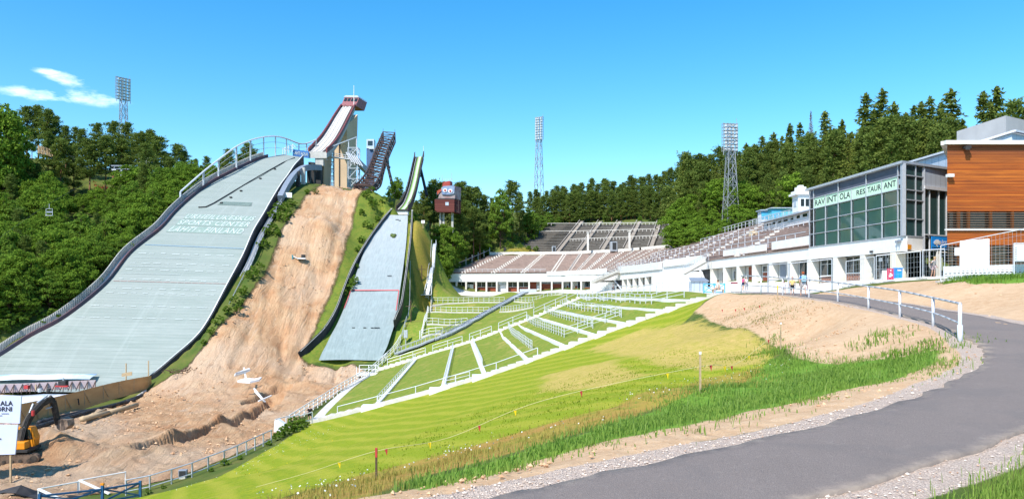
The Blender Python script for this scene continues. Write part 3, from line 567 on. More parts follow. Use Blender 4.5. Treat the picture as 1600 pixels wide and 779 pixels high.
def big_landing():
    n = len(LL); mb = MB(); mb.loft([[lerp(LL[i], LR[i], k/8) for k in range(9)][::-1] for i in range(n)], 0, False, False)
    slope = mb.build('landing_slope', M['matting'], BJ, True)
    # low dark wall, walkway and toothed rail on the left edge
    w = MB(); r = MB(); up = np.array([0, 0, 1.0])
    for i in range(4, n-1):
        a, b = LL[i], LL[i+1]; o = np.array([-.25, 0, 0])
        w.hexa([a+o-up*1.2, a-up*1.2, b-up*1.2, b+o-up*1.2], [a+o+up*.75, a+up*.75, b+up*.75, b+o+up*.75])
        for k in range(4):
            q = lerp(a, b, k/4)+np.array([-1.35, 0, 0]); r.box(q+up*.45, (.16, .3, 1.7))
        r.bar(a+np.array([-1.35, 0, 1.3]), b+np.array([-1.35, 0, 1.3]), .12); r.bar(a+np.array([-1.35, 0, .8]), b+np.array([-1.35, 0, .8]), .1); r.bar(a+np.array([-.8, 0, -.1]), b+np.array([-.8, 0, -.1]), .9, .12)
    w.build('edge_wall', pm('blue_black_boards', (.05, .06, .09), (.16, .07, .07), .12, .7), BJ); r.build('walkway_rail', M['concrete'], BJ)
    # right flank: black curtain wall, white lip, slanting service stair
    w = MB(); lip = MB(); st = MB(); hr = MB()
    for i in range(0, n-8):
        a, b = LR[i], LR[i+1]; d = 1.4+1.6*math.exp(-i/9.0)
        w.hexa([a-up*d, a+np.array([.35, 0, 0])-up*d, b+np.array([.35, 0, 0])-up*d, b-up*d], [a+up*.55, a+np.array([.3, 0, 0])+up*.5, b+np.array([.3, 0, 0])+up*.5, b+up*.55])
        lip.bar(a+up*.58, b+up*.58, .16, .1)
        if i > 18:
            a2 = a+np.array([1.3, 0, -1.35]); b2 = b+np.array([1.3, 0, -1.35]); st.bar(a2, b2, 1.0, .14)
            for s_ in (-.5, .5): st.bar(a2+np.array([s_, 0, .15]), b2+np.array([s_, 0, .15]), .1, .3)
            for k in range(5): q = lerp(a2, b2, k/5); st.box(q+up*.12, (1.0, .28, .06))
            hr.bar(a2+np.array([.55, 0, 1.1]), b2+np.array([.55, 0, 1.1]), .1); hr.bar(a2+np.array([.55, 0, .1]), a2+np.array([.55, 0, 1.1]), .08)
    w.build('side_wall', M['black'], BJ); lip.build('edge_lip', M['white'], BJ); s = st.build('service_stair', M['steel'], BJ); hr.build('handrail', M['grey_blue'], s)
    # arched concrete beam and columns carrying the knoll
    arch = smooth_curve([P(500, 262, 202), P(478, 262, 194), P(462, 272, 186), P(449, 289, 177), P(438, 310, 170)], 6); mb = MB()
    for a, b in zip(arch[:-1], arch[1:]): mb.bar(a, b, 1.2, 1.5)
    mb.build('knoll_beam', M['grey_blue'], BJ)
    for px, y0, Y in ((466, 268, 186), (474, 262, 190), (483, 258, 196), (489, 254, 200)):
        mb = MB(); q = P(px, y0, Y); mb.box((q[0], Y, (q[2]+19)/2), (.9, 1.1, q[2]-19)); mb.build('column', M['dark'] if px != 474 else M['concrete'], BJ)
    # lettering and line markings on the slope
    def slope_pt(u, y):                       # u across 0..1, y = row in the survey of the slope
        ys = np.interp(np.arange(n)/5.0, range(len(LS)), [q[0] for q in LS]); fi = np.interp(y, ys, np.arange(n)); i = int(min(fi, n-2)); t = fi-i
        return lerp(lerp(LL[i], LR[i], u), lerp(LL[i+1], LR[i+1], u), t)+np.array([0, -.03, .07])
    for s_, u0, u1, y0, y1 in (('URHEILUKESKUS', .15, .93, 337.2, 344), ('SPORTS CENTER', .12, .91, 346.6, 353.8), ('LAHTI - FINLAND', .09, .89, 356.6, 364)):
        lettering(s_, lambda u, v, a=u0, b=u1, c=y0, d=y1: tuple(slope_pt(a+(b-a)*u, d+(c-d)*v)), M['white_mark'], slope, shear=.25, bold=.006, space=1.12)
        mb = MB()
        for k in range(12): mb.quad(*[slope_pt(u0+(u1-u0)*(k+e)/12-.01, yy)-np.array([0, 0, .035]) for e, yy in ((0, y1+1), (1, y1+1), (1, y0-.6), (0, y0-.6))])
        mb.build('lettering_ground', pm('faded_green_paint', (.20, .28, .24), (.27, .34, .30), 1.0, .85), slope)
    mk = MB(); rd = MB(); bl = MB()
    def dash(m_, y, u0, u1, h=1.0):
        m_.quad(slope_pt(u0, y+h), slope_pt(u1, y+h), slope_pt(u1, y), slope_pt(u0, y))
    for y in (398, 414, 424, 438, 452, 459, 478, 497):
        for k in range(9): dash(mk, y+.4*math.sin(k*2.1), .06+k*.1, .06+k*.1+.055+.02*math.sin(k*1.7+y), .8)
    for y in (405, 419, 430): dash(mk, y, .05, .55, .45)
    for k in range(16): dash(rd, 441.5, .03+k*.06, .03+k*.06+.055, .7)
    for k in range(16): dash(bl, 386+.1*k, .03+k*.06, .03+(k+1)*.06, .9)
    mk.build('distance_markings', M['white_mark'], slope); rd.build('red_line', pm('faded_pink_line', (.42, .29, .26)), slope); bl.build('blue_line', pm('faded_blue_line', (.22, .33, .42)), slope)
    cb = MB(); cpts = [slope_pt(.2, 327), slope_pt(.28, 326), slope_pt(.33, 320), slope_pt(.42, 303), slope_pt(.5, 286), slope_pt(.58, 268), slope_pt(.66, 255), slope_pt(.75, 247)]
    cb.pipe([p+np.array([0, 0, .1]) for p in cpts], .13, 5)
    for y, u in ((300, .52), (280, .6), (265, .66), (310, .47), (319, .42)): cb.box(slope_pt(u, y)+np.array([0, 0, .12]), (.5, .5, .25))
    cb.build('cable', M['dark'], slope)
    pt = MB()
    for k in range(10): dash(pt, 316+k*.55, .40+.02*math.sin(k*2), .78+.04*math.sin(k*3.1), .42)
    pt.build('matting_patch', pm('dark_matting_patch', (.15, .21, .19), (.21, .27, .245), .8, .9, stretch=(.15, 1, 1)), slope)
    # tall wind net frame on the left of the knoll
    top = [(282, 299.5), (318, 268), (341.5, 249.5), (369.5, 229), (391.5, 219), (412, 214), (430.5, 213), (447.6, 216.6), (467, 224), (479, 224), (494, 218)]
    bot = [321, 293.5, 277.6, 260.5, 249, 244, 242, 243, 242, 239, 236]; Yd = [166, 174, 180, 187, 192, 196, 200, 204, 208, 212, 217]
    T = [P(a, b, Y) for (a, b), Y in zip(top, Yd)]; B = [P(a, b+3, Y) for (a, _), b, Y in zip(top, bot, Yd)]
    mb = MB(); cs = smooth_curve(T, 5); mb.pipe(cs, .2, 6); mb.build('wind_net_rail', M['steel_white'], BJ)
    for i, (a, b) in enumerate(zip(T, B)):
        mb = MB(); mb.bar(a, b, .34 if i < 5 else .26); mb.build('wind_net_post', M['steel'], BJ)
    mb = MB()
    for t in (.45, .72): mb.pipe(smooth_curve([lerp(b, a, t) for a, b in zip(T, B)], 4), .045, 4)
    mb.build('wind_net_wire', M['steel'], BJ)
big_landing()
def big_inrun():
    up = np.array([0, 0, 1.0])
    S = [(481, 511, 237, 206), (489, 521, 228.5, 217), (501, 531, 215, 230), (512.4, 540, 198, 247), (521.7, 547.5, 182.5, 263), (532.5, 555, 166.5, 281)]
    L = smooth_curve([P(a, y, Y) for a, b, y, Y in S], 6); R = smooth_curve([P(b, y, Y) for a, b, y, Y in S], 6); n = len(L)
    def strip(u0, u1, dz, mt, name, th=.15):
        mb = MB()
        mb.loft([[lerp(L[i], R[i], u0)+up*dz, lerp(L[i], R[i], u1)+up*dz, lerp(L[i], R[i], u1)+up*(dz-th), lerp(L[i], R[i], u0)+up*(dz-th)][::-1] for i in range(n)]); return mb.build(name, mt, BJ)
    strip(.06, .94, 0, M['concrete'], 'inrun_deck', .3); strip(.3, .42, .12, M['pale_concrete'], 'inrun_track'); strip(.52, .64, .12, M['pale_concrete'], 'inrun_track'); strip(.76, .9, .1, M['dark_steel'], 'stair_strip'); strip(.13, .22, .1, M['concrete'], 'stair_strip')
    for u0, u1 in ((0, .06), (.94, 1)): strip(u0, u1, 1.1, pm('dark_red_boards', (.24, .06, .06), (.17, .05, .05), .5, .7), 'inrun_wall', 1.4)
    strip(.02, .98, -.3, M['concrete'], 'girder', 1.5)
    # concrete pylon shaped like the side of the inrun
    x0, x1 = P(521, 0, 255)[0], P(542, 0, 255)[0]; mb = MB()
    zt = lambda Y: float(np.interp(Y, R[:, 1], R[:, 2]))-1.4
    mb.prism([(x0, 255, 29), (x0, 269, 29), (x0, 273, zt(273)), (x0, 264, zt(264)), (x0, 255, zt(255))][::-1], (x1-x0, 0, 0)); mb.build('pylon', M['tower_concrete'], BJ)
    mb = MB(); mb.box(((x0*.55+x1*.45), 254.9, 43), (.35, .3, 26)); mb.build('drain_pipe', M['dark'], BJ)
    a0, a1 = P(493, 0, 212)[0], P(506.5, 0, 212)[0]; mb = MB(); mb.prism([(a0, 212, 24), (a0, 217, 24), (a0, 222, zt(222)), (a0, 212, zt(212))][::-1], (a1-a0, 0, 0)); mb.build('pier', M['tower_concrete'], BJ)
    a0 = P(477, 0, 206)[0]; mb = MB(); mb.box((a0+2.6, 211, 30.5), (1.6, 3, 13)); mb.box((a0+.7, 209, 29.5), (.8, 2, 12)); mb.build('pier', M['dark'], BJ)
    # steel tower, gangways and platform right of the inrun
    def lattice(name, c, w, z0, z1, nb, mt, r=.14):
        mb = MB(); cs = [(-w/2, -w/2), (w/2, -w/2), (w/2, w/2), (-w/2, w/2)]
        for dx, dy in cs: mb.bar((c[0]+dx, c[1]+dy, z0), (c[0]+dx, c[1]+dy, z1), r*1.3)
        h = (z1-z0)/nb
        for b in range(nb):
            for k in range(4):
                p, q = cs[k], cs[(k+1) % 4]; z = z0+b*h
                mb.bar((c[0]+p[0], c[1]+p[1], z), (c[0]+q[0], c[1]+q[1], z+h), r); mb.bar((c[0]+p[0], c[1]+p[1], z+h), (c[0]+q[0], c[1]+q[1], z+h), r)
        return mb.build(name, mt, BJ)
    q = P(519, 0, 228); lattice('support_frame', (q[0], 228, 0), 1.0, 24, P(0, 231, 228)[2], 9, M['grey_blue'], .13)
    q = P(553, 0, 218); lattice('stair_tower', (q[0], 218, 0), 2.8, 23, P(0, 232, 218)[2], 6, M['steel'], .2)
    mb = MB(); a = P(500, 243, 216); b = P(553, 250, 217)
    for dz in (0, 1.2, .6): mb.bar(a+up*dz, b+up*dz, 1.4 if dz == 0 else .1, .25 if dz == 0 else .1)
    for k in range(9): mb.bar(lerp(a, b, k/8), lerp(a, b, k/8)+up*1.2, .08)
    a2 = P(507, 233, 214); b2 = P(557, 214, 220); mb.bar(a2, b2, .3)
    for t in (0, .75, 1): mb.bar(lerp(a2, b2, t), lerp(a2, b2, t)-up*(1.5 if t == 0 else 4.8), .18)
    mb.build('gangway', M['steel_white'], BJ)
    mb = MB()
    for k in range(5): mb.bar(P(541+k*4, 238+k*1.5, 216), P(551+k*4, 254+k*1.5, 216), .55, .3)
    mb.bar(P(556, 250, 217), P(576, 270, 222), 1.2, 1.6); mb.build('stair_flight', M['steel_white'], BJ)
    # red start cabin and mast
    t0 = P(533, 167, 281); w = P(563, 167, 281)[0]-t0[0]; mb = MB()
    c = lambda px, py, Y: P(px, py, Y)
    front = [c(532.5, 165.5, 281), c(556.5, 165.5, 281), c(561, 152.5, 284), c(538.5, 151.5, 284)]; mb.prism(front, (1.5, 8, 0)); mb.build('start_cabin', M['pink_red'], BJ)
    mb = MB(); mb.prism([p+np.array([-.2, -.25, 0]) for p in (c(537.6, 151.8, 284), c(561.5, 152.6, 284), c(560, 149.6, 284), c(541, 149.4, 284))], (1.7, 8.6, 0)); mb.build('cabin_roof', M['panel'], BJ)
    mb = MB()
    for k in range(4): mb.prism([lerp(lerp(front[0], front[1], .06+k*.235), lerp(front[3], front[2], .06+k*.235), .52)+np.array([0, -.12, 0]), lerp(lerp(front[0], front[1], .24+k*.235), lerp(front[3], front[2], .24+k*.235), .52)+np.array([0, -.12, 0]), lerp(lerp(front[0], front[1], .24+k*.235), lerp(front[3], front[2], .24+k*.235), .88)+np.array([0, -.12, 0]), lerp(lerp(front[0], front[1], .06+k*.235), lerp(front[3], front[2], .06+k*.235), .88)+np.array([0, -.12, 0])], (0, .1, 0))
    mb.build('cabin_window', M['dark_glass'], BJ)
    mb = MB()
    for k in range(22): a = np.array([random.uniform(534, 555), random.uniform(166, 171), 279.5]); b = a+np.array([random.uniform(-5, 5), random.uniform(-3, 3), 0]); mb.bar(P(*a), P(*b), .14)
    mb.build('start_gate', M['dark_steel'], BJ)
    mb = MB(); q = P(553, 165, 280.5); mb.tube(q, P(553, 133.5, 280.5), .16, .09, 8); mb.build('mast', M['white'], BJ)
    # sponsor board, truss and railings at the take-off
    bb = P(457.5, 233.3, 205.5); du = P(482.5, 236.5, 205.5)-bb; dv = P(457.5, 243.5, 205.5)-bb; mb = MB(); mb.prism([bb, bb+dv, bb+dv+du, bb+du], (0, .3, 0)); s = mb.build('sign_board', M['blue_steel'] if 0 else pm('blue_banner', (.03, .17, .45), (.05, .13, .36), .8, .6), BJ)
    lettering('LAHTI AQUA', plane_map(bb+dv*.82+du*.07-np.array([0, .05, 0]), du*.88, -dv*.6), M['white_mark'], s, bold=.02)
    mb = MB(); mb.prism([bb+dv*1.05+du*.1, bb+dv*1.32+du*.1, bb+dv*1.32+du*.62, bb+dv*1.05+du*.62], (0, .2, 0)); mb.build('red_board', M['red'], BJ)
    mb = MB(); a = P(482, 236, 206.5); b = P(512, 244, 208)
    for k in range(9):
        p, q = lerp(a, b, k/9), lerp(a, b, (k+1)/9); d = up*1.1
        mb.bar(p, q, .18); mb.bar(p-d, q-d, .18); mb.bar(p, q-d, .12); mb.bar(p-d, q, .12); mb.bar(p, p-d, .12)
    for k in range(6): p = P(442+k*3, 243-k*1.2, 205); mb.bar(p, p+up*2.1, .16); mb.bar(p+up*2.1, p+np.array([.9, 0, 1.2]), .14)
    mb.build('take_off_truss', M['steel_white'], BJ)
    mb = MB(); q = P(500, 250, 207); mb.box(q+up*-.6, (2.2, 1.4, 2.2)); mb.build('take_off_house', M['concrete'], BJ)
big_inrun()
# ------------------------------------------------------------------ middle hill: bare steel inrun
def steel_inrun():
    up = np.array([0, 0, 1.0]); S = [(553, 582, 289, 184), (562, 588, 283, 190), (573, 595, 268, 199), (580.5, 599, 251, 209), (588.5, 606.5, 229, 222), (598.7, 617, 206, 237)]
    L = resample(smooth_curve([P(a, y, Y) for a, b, y, Y in S], 6), 22); R = resample(smooth_curve([P(b, y+1.2, Y) for a, b, y, Y in S], 6), 22)
    t = thing('ski_jump', 'bare rust brown steel lattice inrun leaning over the dirt slope, no deck left on it', 'ski jump', P(575, 296, 200))
    D = np.array([.25, -.6, -3.2]); rows = []
    for nm, A in (('side_truss', L), ('side_truss', R)):
        mb = MB()
        for i in range(21):
            k = min(1, .35+i/8); d0 = D*k; d1 = D*min(1, .35+(i+1)/8)
            mb.bar(A[i], A[i+1], .34); mb.bar(A[i]+d0, A[i+1]+d1, .3); mb.bar(A[i], A[i]+d0, .2)
            mb.bar(A[i]+(d0 if i % 2 else 0), A[i+1]+(0 if i % 2 else d1), .2); mb.bar(A[i]+d0*.5, A[i+1]+d1*.5, .14)
        mb.bar(A[21], A[21]+D, .25); mb.build(nm, M['dark_steel'], t)
    mb = MB()
    for i in range(22):
        k = min(1, .35+i/8); mb.bar(L[i], R[i], .22); mb.bar(L[i]+D*k, R[i]+D*k, .2)
        if i < 21: mb.bar(L[i]+D*k*.5, R[i+1]+D*k*.5, .13); mb.bar(L[i] if i % 2 else R[i], R[i+1] if i % 2 else L[i+1], .15); mb.bar((L[i] if i % 3 else R[i])+D*k, (R[i+1] if i % 3 else L[i+1])+D*k, .15)
        if i % 2: mb.bar(L[i]+up*0, L[i]+up*1.0, .1); mb.bar(R[i], R[i]+up*1.0, .1)
    mb.build('cross_bracing', pm('rusty_red_steel', (.105, .055, .048), (.06, .042, .038), .8, .7), t)
    mb = MB(); mb.bar(P(603, 255, 222), P(609, 262, 221), .5); mb.bar(P(605.5, 250, 223), P(606.5, 264, 222), .7); mb.tube(P(606.5, 262, 222), P(617, 305, 214), .42, .5, 8); mb.build('leg', M['dark'], t)
    mb = MB()
    for px in (556, 563, 570, 577, 583): mb.bar(P(px, 286, 187), P(px+.5, 300, 187), .3); mb.bar(P(px, 286, 190), P(px+5, 299, 190), .2)
    for y in (288, 293): mb.bar(P(552, y, 186.5), P(585, y+3, 187), .3)
    mb.build('base_frame', M['dark_steel'], t)
    b = thing('judges_booth_tower', 'slim blue grey lift tower with pale glazed top behind the rust brown lattice inrun', 'tower', P(579, 290, 232)); mb = MB()
    q = P(578.8, 0, 232); mb.box((q[0], 232, (P(0, 233, 232)[2]+26)/2), (2.0, 2.4, P(0, 233, 232)[2]-26)); mb.build('shaft', pm('blue_cladding', (.09, .16, .30), (.08, .14, .26), 2, .5), b)
    mb = MB(); mb.box((q[0]+.2, 232, P(0, 226, 232)[2]), (2.3, 2.8, 2.9)); c = mb.build('cabin', M['panel'], b); mb = MB(); mb.box((q[0]+.2, 230.55, P(0, 225, 232)[2]), (1.5, .1, 1.4)); mb.build('window', M['dark_glass'], c)
    mb = MB(); mb.box((q[0]+1.2, 230.9, P(0, 234, 232)[2]), (2.6, 1.5, .25)); mb.bar(P(584, 233, 231), P(588, 239, 229), .5, .3); mb.build('balcony', M['steel'], b)
steel_inrun()
# ------------------------------------------------------------------ small ski jump on the right
SJ = thing('ski_jump', 'smallest ski jump, narrow white landing slope with dark side boards and green striped inrun', 'ski jump', P(590, 450, 147))
def small_jump():
    up = np.array([0, 0, 1.0]); L = smooth_curve([P(a, y, Y) for y, Y, a, b in SLS], 5); R = smooth_curve([P(b, y, Y) for y, Y, a, b in SLS], 5); n = len(L)
    mb = MB(); mb.loft([[lerp(L[i], R[i], k/6)+up*.06*math.sin(i*1.1+k) for k in range(7)][::-1] for i in range(n)], 0, False, False)
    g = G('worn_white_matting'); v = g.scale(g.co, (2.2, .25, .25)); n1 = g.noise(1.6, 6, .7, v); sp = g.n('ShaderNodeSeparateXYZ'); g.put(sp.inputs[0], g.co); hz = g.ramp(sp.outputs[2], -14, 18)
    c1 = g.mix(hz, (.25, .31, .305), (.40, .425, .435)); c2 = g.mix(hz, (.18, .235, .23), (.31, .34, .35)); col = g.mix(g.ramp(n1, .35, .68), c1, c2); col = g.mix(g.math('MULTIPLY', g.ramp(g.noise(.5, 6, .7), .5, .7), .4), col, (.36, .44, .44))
    s = mb.build('landing_slope', g.fin(col, .8, g.bump(n1, .03), 0, .2), SJ, True)
    def pt(u, y): 
        ys = np.interp(np.arange(n)/5.0, range(len(SLS)), [q[0] for q in SLS]); fi = np.interp(y, ys, np.arange(n)); i = int(min(fi, n-2)); t = fi-i; return lerp(lerp(L[i], R[i], u), lerp(L[i+1], R[i+1], u), t)+np.array([0, -.05, .13])
    mb = MB(); mb.quad(pt(.02, 454.6), pt(.98, 454.6), pt(.98, 453.2), pt(.02, 453.2))
    for k in range(12): mb.quad(pt(.97, 454+k*2.6+2.6), pt(.985, 454+k*2.6+2.6), pt(.985, 454+k*2.6), pt(.97, 454+k*2.6))
    for k in range(8): mb.quad(pt(.0, 454+k*3.4+3.4), pt(.012, 454+k*3.4+3.4), pt(.012, 454+k*3.4), pt(.0, 454+k*3.4))
    mb.build('red_line', pm('red_line', (.62, .13, .13), (.5, .12, .12)), s)
    mb = MB()
    for k in range(9): c = pt(.62+.02*random.uniform(-2, 2), 370+random.uniform(-2, 2)); mb.ball(c, (.45, .4, .3), 6, 4)
    mb.build('weed', pm('weed_green', (.07, .11, .03), (.12, .15, .04), 3, .9), s)
    mb = MB()
    for k in range(10): c = pt(random.uniform(.3, .8), random.choice([344, 345, 346, 420, 432, 512])); mb.box(c, (.5, .15, .12))
    mb.build('stain', M['dark'], s)
    # side boards: left one leaves the slope, black inner face towards the slope
    for nm, pts, h in (('side_board', [(612, 334, 180), (598, 350, 174), (580, 375, 167), (563, 402, 159.5), (548, 432, 151), (537, 460, 145), (526, 490, 139), (509, 520, 133.5), (489, 541, 130.5), (469, 560, 128)], 1.25),
                       ('side_board', [(644, 338, 178), (643, 360, 171.5), (640.5, 390, 163), (636, 425, 154), (631, 460, 146), (627, 485, 141), (620, 502, 138), (616, 512, 136)], 1.5)):
        c = smooth_curve([P(*q) for q in pts], 4); mb = MB(); lp = MB()
        for a, b in zip(c[:-1], c[1:]):
            mb.bar(a+up*(h/2-.3), b+up*(h/2-.3), .16, h+.6); lp.bar(a+up*(h+.04), b+up*(h+.04), .3, .1)
        w = mb.build(nm, M['black'], SJ); lp.build('cap', M['concrete'], w)
    S = [(618.5, 638, 327, 183), (627, 644, 317.5, 187), (634.5, 650, 300, 194), (639.8, 654.5, 281, 203), (644, 658.2, 262, 213), (648, 662, 245, 223)]
    L2 = smooth_curve([P(a, y, Y) for a, b, y, Y in S], 5); R2 = smooth_curve([P(b, y, Y) for a, b, y, Y in S], 5); m = len(L2)
    def strip(u0, u1, dz, mt, name, th=.15):
        mb = MB(); mb.loft([[lerp(L2[i], R2[i], u0)+up*dz, lerp(L2[i], R2[i], u1)+up*dz, lerp(L2[i], R2[i], u1)+up*(dz-th), lerp(L2[i], R2[i], u0)+up*(dz-th)][::-1] for i in range(m)]); return mb.build(name, mt, SJ)
    gm = pm('bright_green_strip', (.16, .34, .05), (.13, .28, .05), 1, .8)
    strip(.05, .95, 0, M['dark_steel'], 'inrun_deck', .3); strip(.34, .44, .1, gm, 'green_strip'); strip(.44, .56, .1, pm('pale_green_strip', (.42, .50, .36)), 'green_strip'); strip(.56, .72, .12, M['concrete'], 'inrun_track'); strip(.72, .80, .1, gm, 'green_strip'); strip(.16, .24, .1, M['concrete'], 'stair_strip')
    for u0, u1 in ((0, .06), (.94, 1)): strip(u0, u1, .9, M['dark_steel'], 'inrun_wall', 1.9)
    mb = MB()
    for u in (.03, .97):
        for i in range(0, m, 2):
            p = lerp(L2[i], R2[i], u); mb.bar(p-up*1.0, p+up*1.5, .09)
    for u in (.03, .97):
        for i in range(m-1): mb.bar(lerp(L2[i], R2[i], u)+up*1.5, lerp(L2[i+1], R2[i+1], u)+up*1.5, .09)
    mb.build('handrail', M['dark_steel'], SJ)
    mb = MB(); mb.tube(P(656, 258, 217), P(667, 306, 208), .38, .45, 8); mb.bar(P(650, 275, 211), P(658, 275, 211), .5); mb.build('leg', M['dark'], SJ)
    mb = MB(); mb.bar(P(647.5, 244, 224), P(648, 238, 224), .25); mb.bar(P(662, 245, 224), P(662, 236, 224), .25); mb.build('end_post', M['dark_steel'], SJ)
    mb = MB(); mb.tube(P(661.6, 240, 224), P(661.6, 228, 224), .07, .05); mb.build('flag_pole', M['white'], SJ)
    mb = MB(); mb.prism([P(619.5, 329.5, 181.5), P(618.5, 335.3, 181.5), P(637, 335.3, 181.5), P(637, 329.5, 181.5)], (0, 2, 0)); t = mb.build('take_off_front', M['white'], SJ)
    mb = MB(); mb.prism([P(617, 327, 181.3), P(617, 329.4, 181.3), P(637.5, 329.4, 181.3), P(637.5, 327, 181.3)], (0, 1, 0)); mb.build('take_off_table', M['dark'], SJ)
small_jump()
# ------------------------------------------------------------------ dark red judges' tower with a painted board
def judge_tower():
    Y = 205; t = thing('judges_tower', 'dark red wooden judges tower with blue and white painted board above the trees', 'tower', P(696, 350, Y)); c = lambda x, y, d=0: P(x, y, Y)+np.array([0, d, 0])
    mb = MB(); mb.prism([c(679, 311.5), c(679.5, 328), c(683, 331), c(709.5, 331), c(710, 311.5)], (1.5, 5, 0)); mb.build('cabin', M['siding'], t)
    mb = MB(); mb.prism([c(682, 309.8), c(679.5, 311.4), c(711, 311.4), c(711, 309.8)], (1.5, 5, 0)); mb.build('roof_edge', M['dark'], t)
    mb = MB(); mb.prism([c(684, 309.5, .5), c(690, 293, .5), c(711, 290, .5), c(710.5, 309.5, .5)][::-1], (1.4, 3.5, 0)); up_ = mb.build('upper_booth', pm('grey_red_boards', (.40, .36, .36), (.30, .18, .17), .7, .7), t)
    mb = MB(); mb.prism([c(683, 304, .3), c(682.5, 298, .3), c(690, 294, .3), c(690.5, 297, .3)][::-1], (0, .2, 0)); mb.build('side_panel', pm('orange_red', (.45, .10, .06)), t)
    mb = MB(); mb.prism([c(691, 291, .4), c(691.5, 284, .4), c(703, 282, .4), c(703, 289.5, .4)][::-1], (.5, 2.5, 0)); mb.build('top_box', pm('bright_red_boards', (.42, .07, .05), (.34, .06, .05), 1, .6), t)
    mb = MB(); mb.prism([c(690.5, 303.5, .2), c(689.5, 293, .2), c(693, 290.5, .2), c(709, 289.5, .2), c(710.3, 292, .2), c(709.6, 302, .2), c(703, 304, .2)][::-1], (0, .2, 0)); bd = mb.build('painted_board', pm('blue_grey_board', (.13, .22, .42), (.32, .38, .48), .5, .6), t)
    def disc(x, y, rx, ry, d, mt, nm):
        mb = MB(); mb.prism([c(x+rx*math.cos(a*math.pi/8), y-ry*math.sin(a*math.pi/8), d) for a in range(16)], (0, .1, 0)); mb.build(nm, mt, bd)
    for x, y in ((695.5, 297.2), (703.5, 298.3)): disc(x, y, 3.4, 3.2, .05, M['white_clean'], 'white_disc'); disc(x, y, 1.6, 1.6, -.07, M['red'], 'red_disc')
    mb = MB(); mb.box(c(698.5, 318.3, -.06), (.9, .1, .9)); mb.build('window', M['panel'], t)
    for x in (687, 692, 706):
        mb = MB(); a = c(x, 331, 2); mb.box((a[0], a[1], a[2]-4), (.55, .55, 8)); mb.build('leg', M['concrete'], t)
    mb = MB()
    for x0, x1, y in ((711, 716, 311), (711, 716, 330), (711, 716, 320)): mb.bar(c(x0, y, 1), c(x1, y, 1), .14)
    for x in (712, 716): mb.bar(c(x, 311, 1), c(x, 332, 1), .14)
    mb.build('side_balcony', M['dark_steel'], t)
    mb = MB()
    for x in (692, 696, 700, 704, 706): mb.bar(c(x, 282, 1), c(x, 278.5, 1), .08)
    mb.bar(c(691, 279.5, 1), c(706.5, 279, 1), .07); mb.tube(c(691, 283), c(690.6, 273), .06); mb.tube(c(706, 283), c(706, 270), .06); mb.build('roof_railing', M['steel'], t)
judge_tower()
# ------------------------------------------------------------------ floodlight masts
def mast(label, base, ztop, w0, w1, rz, rows, cols, sc):
    t = local('floodlight_mast', label, 'floodlight', 'floodlight masts around the stadium'); h = ztop-base[2]; hh = h-rows*sc*.95; mb = MB(); nb = max(8, int(hh/ (w0*.95)))
    cr = lambda z: [(dx*(w0+(w1-w0)*z/hh)/2, dy*(w0+(w1-w0)*z/hh)/2, z) for dx, dy in ((-1, -1), (1, -1), (1, 1), (-1, 1))]
    for b in range(nb):
        z0 = hh*b/nb; z1 = hh*(b+1)/nb; A, B = cr(z0), cr(z1)
        for k in range(4):
            mb.bar(A[k], B[k], .17*sc/1.2); mb.bar(A[k], B[(k+1) % 4], .13*sc/1.2); mb.bar(B[k], B[(k+1) % 4], .11*sc/1.2)
            if b % 2: mb.bar(A[(k+1) % 4], B[k], .09*sc/1.2)
    mb.build('lattice_tower', M['mast_steel'], t)
    fr = MB(); W = cols*sc
    for r in range(rows+1): fr.bar((-W/2, 0, hh+r*sc*.92), (W/2, 0, hh+r*sc*.92), .13); fr.box((0, .5, hh+r*sc*.92), (W, .7, .07))
    for c in (-W/2, 0, W/2, -w1/2, w1/2): fr.bar((c, 0, hh-1), (c, 0, h), .13); fr.bar((c, .9, hh), (c, .9, h), .1)
    fr.tube((W/2, .5, h-2), (W/2, .5, h+1.2), .05); hf = fr.build('lamp_frame', M['mast_steel'], t)
    lm = MB(); lm.tube((0, -.05, 0), (0, -.42, -.14), .2*sc, .36*sc, 10); lm.box((0, .12, 0), (.3*sc, .35, .3*sc)); lme = lm.mesh('floodlight', M['steel_white'])
    gl = MB(); gl.tube((0, -.425, -.142), (0, -.44, -.147), .33*sc, .33*sc, 10); gle = gl.mesh('lens', pm('lamp_glass', (.72, .74, .76), (.8, .8, .82), 3, .2))
    for r in range(rows):
        for c in range(cols):
            o = link_mesh('floodlight', lme, t, ((c-(cols-1)/2)*sc, -.15, hh+(r+.5)*sc*.92), random.uniform(-.35, .35)); link_mesh('lens', gle, o)
    place(t, base, rz); return t
mast('floodlight mast above the pines on the left, its lamp rack turned half sideways', (P(193, 0, 255)[0], 255, 30), P(0, 121, 255)[2], 3.2, 1.7, .9, 7, 4, 1.15)
mast('farthest and thinnest floodlight mast, behind the forest in the middle', (P(842, 0, 330)[0], 330, 26), P(0, 182, 330)[2], 4.2, 1.9, -.5, 9, 3, 1.2)
mast('nearest floodlight mast, white lattice standing by the back rail of the brown stand', (P(1141.5, 0, 172)[0], 172, 10.6), P(0, 192, 172)[2], 3.3, 1.5, .15, 8, 4, .86)
